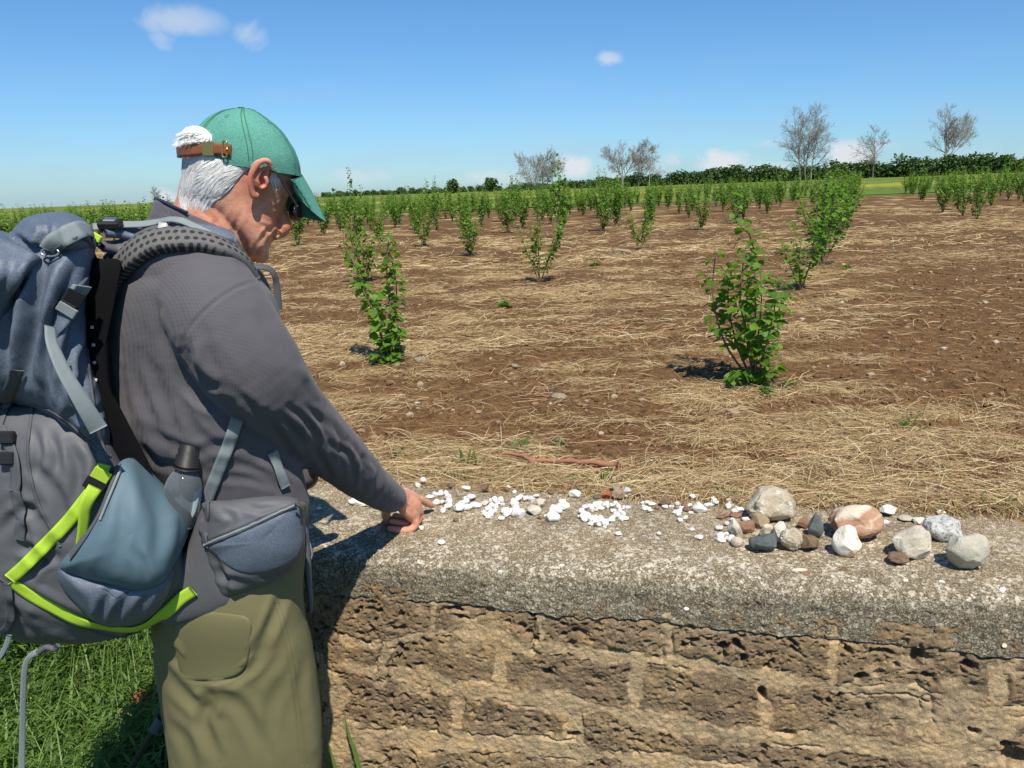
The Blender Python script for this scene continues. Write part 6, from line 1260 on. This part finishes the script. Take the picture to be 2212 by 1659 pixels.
    # back panel, dark mesh plus a black front piece standing in for the gap's shade, with its row of white bar tacks
    panel = put('back_panel_gap_shade', merge([pillow([(196, 545), (216, 585), (214, 690), (222, 810), (246, 915), (290, 985), (345, 1045), (350, 1085), (300, 1075), (240, 990), (205, 900), (186, 700)], 1.29, .055, .12, p=4), pillow([(190, 570), (225, 560), (262, 566), (250, 630), (241, 700), (238, 790), (247, 870), (266, 945), (304, 1005), (345, 1055), (335, 1088), (285, 1048), (240, 990), (212, 930), (194, 820), (186, 700)], 1.245, .022, .10, p=3, cen=(216, 800))]), 'black')
    BP = bv_join(panel)
    for x, y in ((193, 707), (196, 745), (198, 783), (201, 821)):
        h, n = cast(bv_join(upper, panel), x + 6, y, .002)
        if h is not None: V, F = box(*h, .0022, .0016, .0022); put('bar_tack', (V, F), CM['hair'], panel)
    # stretch side pocket
    BB = bv_join(lower, upper)
    pk1 = put('side_pocket', patch(BB, [(284, 990), (312, 1006), (347, 1040), (380, 1072), (404, 1094), (414, 1118), (400, 1170), (372, 1226), (345, 1262), (295, 1275), (230, 1262), (170, 1245), (128, 1226), (165, 1175), (208, 1118), (236, 1050), (256, 1002)], .036, .028, 120, 20, 2.6, .02, cen=(290, 1150), fit=75), 'stretch')
    pk2 = put('pocket_base', patch(BB, [(130, 1224), (170, 1238), (230, 1254), (295, 1264), (345, 1252), (374, 1226), (368, 1270), (340, 1318), (295, 1348), (250, 1352), (205, 1342), (160, 1300), (126, 1258)], .032, .008, 110, 16, 2.6, .02, cen=(250, 1290), fit=50), 'ripstop')
    for o_, cr in ((pk1, [([(286, 1000), (296, 1080), (306, 1180)], .004, 14), ([(262, 1060), (262, 1140), (250, 1220)], -.003, 14), ([(330, 1060), (345, 1130), (340, 1210)], -.004, 16), ([(380, 1100), (370, 1160), (350, 1220)], .004, 14), ([(230, 1110), (215, 1180), (190, 1230)], .003, 14), ([(290, 1190), (310, 1220), (318, 1255)], -.003, 10)]),
                   (pk2, [([(215, 1345), (225, 1300), (235, 1268)], -.006, 9), ([(240, 1350), (262, 1310), (285, 1275)], -.005, 9), ([(300, 1345), (305, 1310), (330, 1275)], -.005, 9), ([(160, 1250), (190, 1290), (215, 1335)], .005, 12), ([(340, 1255), (320, 1300), (290, 1340)], .005, 12)])):
        V_ = mverts(o_.data) + lo; N_ = mnorms(o_.data); N_ = N_ * np.sign(np.sum(N_ * nrm(CAM - V_), 1, keepdims=True) + 1e-9); V_ = crease(V_, N_, cr); V_ = V_ + N_ * (.0022 * fbm(V_ * 14, 3, 61))[:, None]; mset(o_.data, V_ - lo)
    hd, hn = drape(bv_join(pk1, lower), [(256, 1004), (238, 1050), (210, 1118), (170, 1178), (150, 1205)], 40, .003); put('pocket_edge', ribbon(hd, .009, .003, hn), 'dkweb', pk1)
    h2, n2 = drape(bv_join(pk1, lower), [(262, 1010), (243, 1056), (216, 1122)], 30, .005); put('zipper', ribbon(h2, .004, .003, n2), 'web', pk1)
    for nm_, pts_ in (('seam', [(40, 872), (100, 884), (160, 925), (210, 972), (238, 984)]), ('seam', [(236, 1002), (222, 960), (208, 900), (196, 820), (188, 720), (194, 620)]), ('seam', [(-30, 1230), (60, 1290), (150, 1345), (260, 1376), (350, 1336)]), ('seam', [(70, 880), (60, 980), (80, 1080), (130, 1180)])):
        Pq, Nq = drape(BB, pts_, 70, .0012); put(nm_, ribbon(Pq, .0045, .0024, Nq), 'dkweb')
    # hip belt wing and its zipped pouch
    wing = put('hip_belt', merge([pillow([(345, 1275), (400, 1190), (430, 1110), (452, 1085), (470, 1150), (500, 1290), (470, 1320), (410, 1340), (350, 1345)], 1.232, .018, .06, p=3), pillow([(646, 1110), (662, 1118), (670, 1180), (674, 1250), (676, 1310), (668, 1320), (658, 1250), (648, 1180)], 1.36, .02, .05, p=3), pillow([(445, 1140), (640, 1120), (655, 1200), (560, 1270), (470, 1290)], 1.25, .02, .10, p=3)]), 'grey')
    pouch, BPO = soft('hip_pouch', [pillow([(447, 1086), (500, 1080), (570, 1072), (634, 1075), (652, 1097), (658, 1140), (657, 1185), (640, 1222), (600, 1252), (555, 1271), (485, 1292), (468, 1270), (450, 1225), (432, 1175), (440, 1120)], 1.235, .048, .06, p=2.8)], 'grey', [([(442, 1176), (480, 1160), (540, 1136), (590, 1112), (636, 1092)], -.004, 4), ([(470, 1100), (500, 1120), (490, 1150)], -.003, 9), ([(520, 1090), (560, 1100), (600, 1095)], -.003, 8), ([(448, 1226), (490, 1250), (540, 1262)], -.004, 9), ([(460, 1200), (480, 1240), (490, 1280)], -.005, 8), ([(560, 1250), (600, 1240), (630, 1225)], -.003, 7)], .0034, .002, 44)
    put('pouch_panel', patch(BPO, [(446, 1178), (500, 1156), (560, 1130), (610, 1106), (640, 1096), (652, 1115), (655, 1160), (648, 1195), (630, 1214), (590, 1232), (540, 1240), (500, 1228), (465, 1200)], .007, .0015, 100, 14, 2.2, .006, cen=(560, 1172)), 'ripstop', pouch)
    P_, N_ = drape(BPO, [(443, 1177), (500, 1154), (560, 1127), (610, 1103), (638, 1091)], 50, .005); put('zipper', ribbon(P_, .0075, .004, N_), 'dkweb', pouch); put('zipper_coil', ribbon(P_ + N_ * .002, .003, .003, N_), 'web', pouch)
    P_ = at_Y(np.array([637., 648, 652, 650]), np.array([1090., 1094, 1112, 1135]), np.array([1.195, 1.20, 1.21, 1.22])); put('zip_pull', tube(spline(P_, 14), np.full(14, .0026), 8), 'dkweb', pouch)
    # cords and bits at the far side of the belt
    put('belt_cord', tube(spline(at_Y(np.array([668., 672, 674, 669, 671]), np.array([1170., 1185, 1200, 1215, 1230]), np.full(5, 1.36)), 20), np.full(20, .0016), 6), 'web')
    # webbing
    def strap(name, pts, bv, w, mat, off=.004, th=.0022, parent=None, n=60): P_, N_ = drape(bv, pts, n, off, 40 if name == 'lid_strap' else 14); return put(name, ribbon(P_, w, th, N_), mat, parent)
    BALL = bv_join(lower, upper, pk1, pk2, wing)
    strap('lime_strap', [(226, 1003), (212, 1040), (180, 1085), (139, 1135), (90, 1185), (50, 1225), (22, 1250)], BALL, .0205, 'lime', .006)
    strap('lime_strap', [(24, 1258), (60, 1282), (104, 1307), (160, 1337), (208, 1353), (277, 1361), (320, 1349), (360, 1322), (390, 1294), (417, 1276)], BALL, .0205, 'lime', .006, n=80)
    h, n = cast(BALL, 205, 1048, .014); t = nrm(at_Y(190, 1075, 1.15) - at_Y(212, 1040, 1.15)); b = nrm(np.cross(n, t)); put('buckle', box(*h, .016, .011, .005, np.stack([b, t, n], 1), .3), 'plastic', smooth=False)
    put('lime_strap_fold', box(*(h + t * -.018), .0135, .012, .004, np.stack([b, t, n], 1), .3), 'lime', smooth=False)
    P_ = at_Y(np.array([206., 192, 183, 181, 178, 173]), np.array([1052., 1075, 1100, 1125, 1150, 1178]), h[1] + np.array([-.004, -.012, -.014, -.012, -.010, -.008])); C = spline(P_, 40); Nn = np.tile(nrm(CAM - C.mean(0)), (40, 1)); Nn = Nn + np.outer(np.sin(np.linspace(0, 2, 40)) * .6, R2); put('lime_strap_end', ribbon(C, np.linspace(.021, .014, 40), .0022, Nn), 'lime')
    P_ = at_Y(np.array([108., 111, 121, 140, 166, 190, 213]), np.array([705., 735, 765, 806, 850, 890, 928]), np.array([1.128, 1.115, 1.105, 1.10, 1.10, 1.105, 1.115])); C = spline(P_, 50); tw = np.sin(np.linspace(0, 1, 50) * math.pi) * .5; Nn = np.tile(nrm(CAM - C.mean(0)), (50, 1)) + np.outer(tw, R2) * .6 + np.outer(1 - np.linspace(0, 1, 50), R2) * .9; put('compression_strap', ribbon(C, np.linspace(.016, .0255, 50), .002, Nn), 'web')
    BUP = bv_join(upper, lid)
    strap('compression_strap', [(190, 610), (170, 635), (150, 660), (135, 690), (112, 720)], bv_join(upper), .022, 'blue', .004)
    strap('compression_strap', [(38, 800), (22, 840), (8, 880), (-10, 930)], bv_join(upper, lower), .018, 'dkweb', .004)
    for x, y, sx, sy, m in ((172, 626, .015, .008, 'web'), (158, 645, .013, .013, 'plastic'), (145, 670, .014, .008, 'web'), (148, 660, .011, .004, 'plastic')):
        h, n = cast(bv_join(upper), x, y, .009); t = nrm(at_Y(135, 690, 1.14) - at_Y(170, 635, 1.14)); b = nrm(np.cross(n, t)); put('buckle', box(*h, sx, sy, .0045, np.stack([b, t, n], 1), .3), m, smooth=False)
    strap('lid_strap', [(204, 520), (196, 500), (178, 494), (150, 505), (118, 524), (103, 540)], bv_join(lid, upper), .027, 'web', .005)
    strap('lid_strap', [(200, 527), (180, 512), (150, 522), (120, 540), (106, 556)], bv_join(lid, upper), .006, 'dkweb', .006)
    h, n = cast(bv_join(lid, upper), 108, 545, .007); put('strap_ring', tube(h + np.stack([R2 * math.cos(a) * .013 + U2 * math.sin(a) * .006 for a in np.linspace(0, 2 * math.pi, 25)]), np.full(25, .0016), 8), 'metal')
    h, n = cast(bv_join(lid), 206, 512, .006) if cast(bv_join(lid), 206, 512)[0] is not None else (at_Y(208, 512, 1.24), nrm(CAM - at_Y(208, 512, 1.24))); put('lime_loop', box(*h, .010, .006, .0035, np.stack([nrm(R2 - U2 * .6), nrm(U2 + R2 * .6), -_f], 1), .4), 'lime', smooth=False)
    strap('side_strap', [(-2, 925), (10, 945), (28, 985), (34, 1035), (30, 1060)], bv_join(lower, upper), .018, 'dkweb', .006); strap('side_strap', [(32, 1060), (44, 1110), (42, 1165)], bv_join(lower), .017, 'dkweb', .006)
    for y in (945, 990): h, n = cast(bv_join(lower, upper), 14, y, .010); put('buckle', box(*h, .012, .010, .006, np.stack([R2, U2, -_f], 1), .35), 'plastic', smooth=False)
    strap('side_strap', [(15, 1262), (22, 1320), (18, 1350), (2, 1368)], bv_join(lower), .014, 'dkweb', .006)
    # shoulder harness
    M = Mat('honeycomb_mesh', .8, .2); uv = M.n('UVMap').outputs[0]; mp = M.n('Mapping'); mp.inputs['Scale'].default_value = (88, 88 * .8, 1); M.l(uv, mp.inputs[0])
    sp = M.sep(mp.outputs[0]); row = M.math('FLOOR', sp[1]); odd = M.math('MULTIPLY', M.math('MODULO', M.math('ABSOLUTE', row), 2.0), .5); fx = M.math('SUBTRACT', M.math('FRACT', M.math('ADD', sp[0], odd)), .5); fy = M.math('SUBTRACT', M.math('FRACT', sp[1]), .5)
    dd = M.math('SQRT', M.math('ADD', M.math('MULTIPLY', fx, fx), M.math('MULTIPLY', M.math('MULTIPLY', fy, fy), 1.4))); hole = M.ramp(dd, [(.28, 1.), (.38, 0.)])
    M.base(M.mix(hole, M.mix(M.noise(M.coord(), 300, 2), (.10, .095, .095), (.16, .155, .155)), (.028, .028, .03))); M.bump(hole, -1.0, .004); HC = M.m
    pts = [(226, 690), (232, 650), (243, 612), (262, 577), (288, 549), (320, 528), (358, 518), (398, 516), (440, 521), (482, 535), (512, 551), (532, 570), (546, 594)]
    Pp, Nn = drape(BV_FL, pts, 90, .014, 40); Nn = nrm(Nn + np.array([0, -.25, .35])); ddr = nrm(Pp - CAM); Pp = Pp + ddr * (np.linspace(0, 1, 90)[:, None] ** 9 * .06); V, F, uvv = ribbon(Pp, np.concatenate([np.linspace(.022, .044, 30), np.linspace(.044, .042, 20), np.linspace(.042, .030, 40)]), .016, Nn); pad = put('shoulder_strap', (V, F, uvv), HC)
    P_ = Pp[30:72] + np.array([.006, .040, .010]); put('strap_cover', ribbon(P_, np.linspace(.034, .022, 42), .012, nrm(np.tile([-.1, -.6, .8], (42, 1)))), 'blue', pad)
    k = 40; t = nrm(Pp[k + 1] - Pp[k - 1]); c = Pp[k] + np.array([.006, .036, .016]); put('label_tab', box(*c, .0085, .020, .0075, np.stack([t, nrm(np.cross(nrm(np.array([-.1, -.6, .8])), t)), nrm(np.array([-.1, -.6, .8]))], 1), .2), CM['hair'], pad)
    P_ = at_Y(np.array([200., 237, 262, 306, 340, 362, 390, 420, 455, 488]), np.array([490., 487, 485, 484, 479, 474, 476, 489, 505, 520]), np.array([1.29, 1.30, 1.31, 1.31, 1.31, 1.30, 1.285, 1.27, 1.255, 1.25])); 
    for k_ in (7, 8, 9):
        hh_ = cast(BV_FL, *[float(v) for v in proj(P_[k_])])[0]
        if hh_ is not None: P_[k_] = hh_ + nrm(CAM - hh_) * (.030 if k_ < 9 else .020)
    C = spline(P_, 60); put('load_lifter', ribbon(C, np.linspace(.018, .011, 60), .002, np.tile(nrm(np.array([0, -.55, .8])), (60, 1))), 'web')
    h = at_Y(238, 484, 1.295); put('buckle', box(*h, .017, .011, .006, np.stack([R2, nrm(_f + U2 * .6), nrm(U2 - _f * .6)], 1), .4), 'plastic', smooth=False); put('buckle_plate', box(*(h + U2 * .005), .010, .007, .004, np.stack([R2, nrm(_f + U2 * .6), nrm(U2 - _f * .6)], 1), .4), 'metal', smooth=False)
    for pts, w, m in (([(222, 499, 1.29), (262, 502, 1.31), (300, 508, 1.32), (330, 520, 1.32)], .028, 'blue'), ([(215, 530, 1.28), (250, 535, 1.30), (285, 525, 1.31), (318, 512, 1.32)], .030, 'grey')):
        C = spline(np.array(pts, float), 30); C = at_Y(C[:, 0], C[:, 1], C[:, 2]); put('harness_yoke', ribbon(C, w, .010, np.tile(nrm(np.array([-.1, -.6, .8])), (30, 1))), m)
    for y0 in (0,): strap('belt_strap', [(512, 905), (498, 950), (478, 1000), (458, 1050), (445, 1086)], BV_FL, .020, 'web', .006); strap('belt_strap', [(589, 977), (598, 1000), (608, 1028), (617, 1052)], BV_FL, .017, 'web', .008); strap('belt_strap', [(444, 1084), (446, 1110), (440, 1145), (443, 1180)], bv_join(pouch, wing), .018, 'dkweb', .005)
    C = spline(at_Y(np.array([540., 560, 580, 592, 597, 600, 603]), np.array([578., 576, 580, 592, 612, 640, 672]), np.array([1.33, 1.34, 1.35, 1.355, 1.36, 1.36, 1.36])), 40); put('chest_strap', ribbon(C, .013, .002, np.tile(nrm(np.array([.5, -.5, .7])), (40, 1))), 'dkweb')
    # loose tail hanging from the bottom of the bag
    C = spline(at_Y(np.array([112., 95, 78, 60, 53, 50, 49, 48, 47, 46]), np.array([1398., 1405, 1409, 1424, 1450, 1500, 1550, 1600, 1650, 1720]), np.full(10, 1.20)), 60); put('hanging_strap', ribbon(C, .0095, .002, np.tile(nrm(CAM - C.mean(0)), (60, 1)) + np.outer(np.sin(np.linspace(0, 4, 60)), R2) * .4), 'web')
    C = spline(at_Y(np.array([20., 14, 8, 2, -6]), np.array([1372., 1392, 1405, 1415, 1425]), np.full(5, 1.18)), 20); put('hanging_strap', ribbon(C, .008, .002, np.tile(nrm(CAM - C.mean(0)), (20, 1))), 'web')
    put('strap_keeper', tube(spline(at_Y(np.array([82., 100, 118, 124]), np.array([1410., 1398, 1402, 1394]), np.full(4, 1.195)), 20), np.full(20, .005), 8), 'dkweb')
    # bottle tucked into the side pocket
    yp = cast(bv_join(pk1), 366, 1098)[0][1]; yb = max(yp + .036, min(yp + .05, cast(BV_FL, 402, 1000)[0][1] - .016)); b = at_Y(384, 1132, yb); ax = nrm(at_Y(412, 958, yb + .01) - b); L_ = np.linalg.norm(at_Y(412, 958, yb + .01) - b); r = np.array([(0, .026), (.02, .029), (.30 * L_, .030), (.48 * L_, .029), (.60 * L_, .023), (.69 * L_, .014), (.80 * L_, .0125)])
    bt = empty('water_bottle', b, 'clear water bottle with a black cap sticking out of the backpack side pocket', 'bottle'); C = b + ax * spline(r, 40)[:, :1]; g = Mat('clear_plastic', .08, .5); g.base((.55, .60, .64)); g.b.inputs['Roughness'].default_value = .06; tr_ = g.n('BsdfTransparent'); tr_.inputs['Color'].default_value = (.80, .84, .88, 1); fr_ = g.n('Fresnel'); fr_.inputs['IOR'].default_value = 1.5; mx_ = g.n('MixShader'); g.l(g.math('ADD', fr_.outputs[0], .10), mx_.inputs[0]); g.l(tr_.outputs[0], mx_.inputs[1]); g.l(g.b.outputs[0], mx_.inputs[2]); g.l(mx_.outputs[0], g.nt.nodes['Material Output'].inputs['Surface'])
    obj('flask', mesh_np('flask', *[(V - b, F) for V, F in [tube(C, spline(r, 40)[:, 1], 36)]][0]), g.m, bt)
    rc = np.array([(.74 * L_, .0195), (.84 * L_, .0200), (.845 * L_, .0178), (.93 * L_, .0178), (.935 * L_, .0165), (1.0 * L_, .0155), (1.005 * L_, .010)]); V, F = tube(b + ax * rc[:, :1], rc[:, 1], 28); obj('cap', mesh_np('cap', V - b, F), CM['plastic'], bt)
    V, F = tube(b + ax * np.array([[.71 * L_], [.745 * L_]]), np.array([.0225, .0225]), 28); obj('collar', mesh_np('collar', V - b, F), CM['plastic'], bt)
    # walking pole behind the leg, handle at the far hand
    a, m_, c = at_Y(664, 1030, 1.60), at_Y(342, 1530, 1.66), at_Y(205, 1790, 1.69); pl = empty('walking_pole', c, 'dark walking pole slanting down behind the trouser leg into the grass', 'pole')
    ln = lambda u0, u1, n=8: a + (c - a) * np.linspace(u0, u1, n)[:, None]
    obj('shaft', mesh_np('shaft', *[(V - c, F) for V, F in [tube(ln(.1, 1.0), np.linspace(.0085, .0065, 8), 12)]][0]), CM['plastic'], pl); obj('clamp', mesh_np('clamp', *[(V - c, F) for V, F in [tube(ln(.645, .685), np.full(8, .0125), 12)]][0]), CM['dkweb'], pl)
    obj('grip', mesh_np('grip', *[(V - c, F) for V, F in [tube(ln(-.06, .12), np.array([.017, .019, .016, .015, .016, .015, .016, .013]), 14, round_ends=True)]][0]), CM['plastic'], pl)
build_pack()

# ================================================================== GRASS VERGE
def build_grass():
    rng = np.random.default_rng(55); MG = leaf_mat('verge_grass', (.040, .080, .016), (.165, .270, .060), .30, (.20, .36, .04))
    def pts(n):
        x = rng.uniform(-3.3, -.30, n); y = rng.uniform(1.45, 3.75, n) - .35 * rng.random(n) ** 3; s, q = wall_sq(x, y); k = ((s < -.40) & ((y < 2.6) | (bank(x, y) > .35))) | (q < -.03); return x[k], y[k]
    Vs, Fs, tn, base = [], [], [], 0
    def add(V, F, t):
        nonlocal base
        Vs.append(V); Fs.append(F + base); tn.append(t); base += len(V)
    # sprigs: stems with pairs of small narrow leaves
    x, y = pts(30000); d = vnoise(p3(x * 5, y * 5), 5); k = rng.random(len(x)) < .72 + .4 * d; x, y = x[k], y[k]; m = len(x); z = zground(x, y)
    az = rng.random(m) * 6.28; lean = rng.uniform(.2, 1.3, m); L = rng.uniform(.05, .15, m) * (1 + .45 * vnoise(p3(x * 3, y * 3), 6)); D = nrm(np.stack([np.cos(az) * lean, np.sin(az) * lean, np.ones(m)], 1)); P0 = np.stack([x, y, z], 1)
    tone = np.clip(.45 + .3 * vnoise(p3(x * 4, y * 4), 8) + rng.normal(0, .2, m), 0, 1)
    Tl = np.array([[0, .07, 0], [0, -.07, 0], [.5, .12, .05], [.5, -.12, .05], [1, .02, -.05], [1, -.02, -.05]]); Fl = np.array([[0, 1, 3, 2], [2, 3, 5, 4]])
    for j in range(9):
        u = .25 + .75 * j / 8; a2 = az + j * 2.4 + rng.normal(0, .4, m); P = P0 + D * (L * u)[:, None]; X = nrm(np.stack([np.cos(a2), np.sin(a2), rng.uniform(-.1, .9, m)], 1)); V, F = place(Tl, Fl, P, X, np.tile([0, 0, 1.], (m, 1)), L * rng.uniform(.13, .26, m)); add(V, F, np.repeat(np.clip(tone + .25 * (u - .6), 0, 1), 6))
    # blades of grass
    x, y = pts(21000); m = len(x); z = zground(x, y); az = rng.normal(.5, 1.2, m); L = rng.uniform(.06, .30, m); w = rng.uniform(.0010, .0030, m); t = np.linspace(0, 1, 6); el = rng.uniform(.35, 1.35, m); bend = rng.uniform(.2, 1.3, m)
    e = el[:, None] - bend[:, None] * t[None] * 1.2; st = L[:, None] / 5; hx = np.concatenate([np.zeros((m, 1)), np.cumsum(np.cos(e[:, :-1]) * st, 1)], 1); hz = np.concatenate([np.zeros((m, 1)), np.cumsum(np.sin(e[:, :-1]) * st, 1)], 1)
    ca, sa = np.cos(az)[:, None], np.sin(az)[:, None]; X, Y, Z = x[:, None] + hx * ca, y[:, None] + hx * sa, np.maximum(z[:, None] + hz, z[:, None] + .004); ww = w[:, None] * np.array([1, 1, .9, .75, .5, .1])[None]
    V = np.stack([np.stack([X - sa * ww, Y + ca * ww, Z], -1), np.stack([X + sa * ww, Y - ca * ww, Z + .3 * ww], -1)], 2).reshape(-1, 3); j = np.arange(5); F = (np.arange(m) * 12)[:, None, None] + np.stack([2 * j, 2 * j + 1, 2 * j + 3, 2 * j + 2], 1)[None]; add(V, F.reshape(-1, 4), np.repeat(np.clip(rng.normal(.75, .25, m), 0, 1), 12))
    tag(obj('grass', mesh_np('grass', np.concatenate(Vs), np.concatenate(Fs), smooth=False, attrs={'tone': np.concatenate(tn)}), MG), 'thick green grass and low herbs on the verge beside the wall', 'grass', kind='stuff')
    # dry stalks and a few blades against the wall foot
    MD = CM['web']; 
    def blades(pxs, lab, nm='grass_blade'):
        Vs, Fs = [], []
        for pts_, w in pxs:
            C = spline(at_wall(np.array([p[0] for p in pts_], float), np.array([p[1] for p in pts_], float), .045), 14); Vs.append(ribbon(C, w * (1 - np.linspace(0, 1, 14) ** 2 * .95), .0006, np.tile(nrm(CAM - C.mean(0)), (14, 1)))[:2])
        V, F = merge(Vs); b = V.mean(0); b[2] = V[:, 2].min(); me = mesh_np(nm, V - b, F, attrs={'tone': np.full(len(V), .7)}, smooth=False); tag(obj(nm, me, MG, None, b), lab, 'grass')
    blades([([(790, 1720), (770, 1640), (748, 1565), (744, 1530)], .010), ([(800, 1720), (778, 1650), (760, 1590)], .006), ([(760, 1720), (765, 1640), (768, 1600)], .003)], 'tall green grass blades standing against the wall beside the trousers', 'grass_clump')
    blades([([(740, 1720), (722, 1650), (700, 1580)], .010), ([(725, 1720), (706, 1640), (696, 1600)], .007)], 'dark grass blades in the shade close to the trouser leg', 'grass_clump')
    # broken terracotta among the weeds
    for k, (px, py, rx, ry, lab) in enumerate([(306, 1508, 24, 22, 'broken orange brick lying in the grass by the trouser leg'), (262, 1545, 16, 10, 'smaller orange brick chip left of the broken brick')]):
        b = None
        d = ray(px, py); T = 1.0
        for T in np.linspace(1.2, 4, 1400):
            Q = CAM + d * T
            if Q[2] <= zground(Q[0:1], Q[1:2])[0] + .05: break
        V = rock_of('block', np.random.default_rng(500 + k)); V = V / np.abs(V).max(0) * np.array([rx, rx * .7, ry]) * T / FPX; tag(obj('brick', mesh_np('brick', V, ICO4[1], smooth=False), SM['brick'], None, Q), lab, 'brick')
build_grass()
#@@NEXT
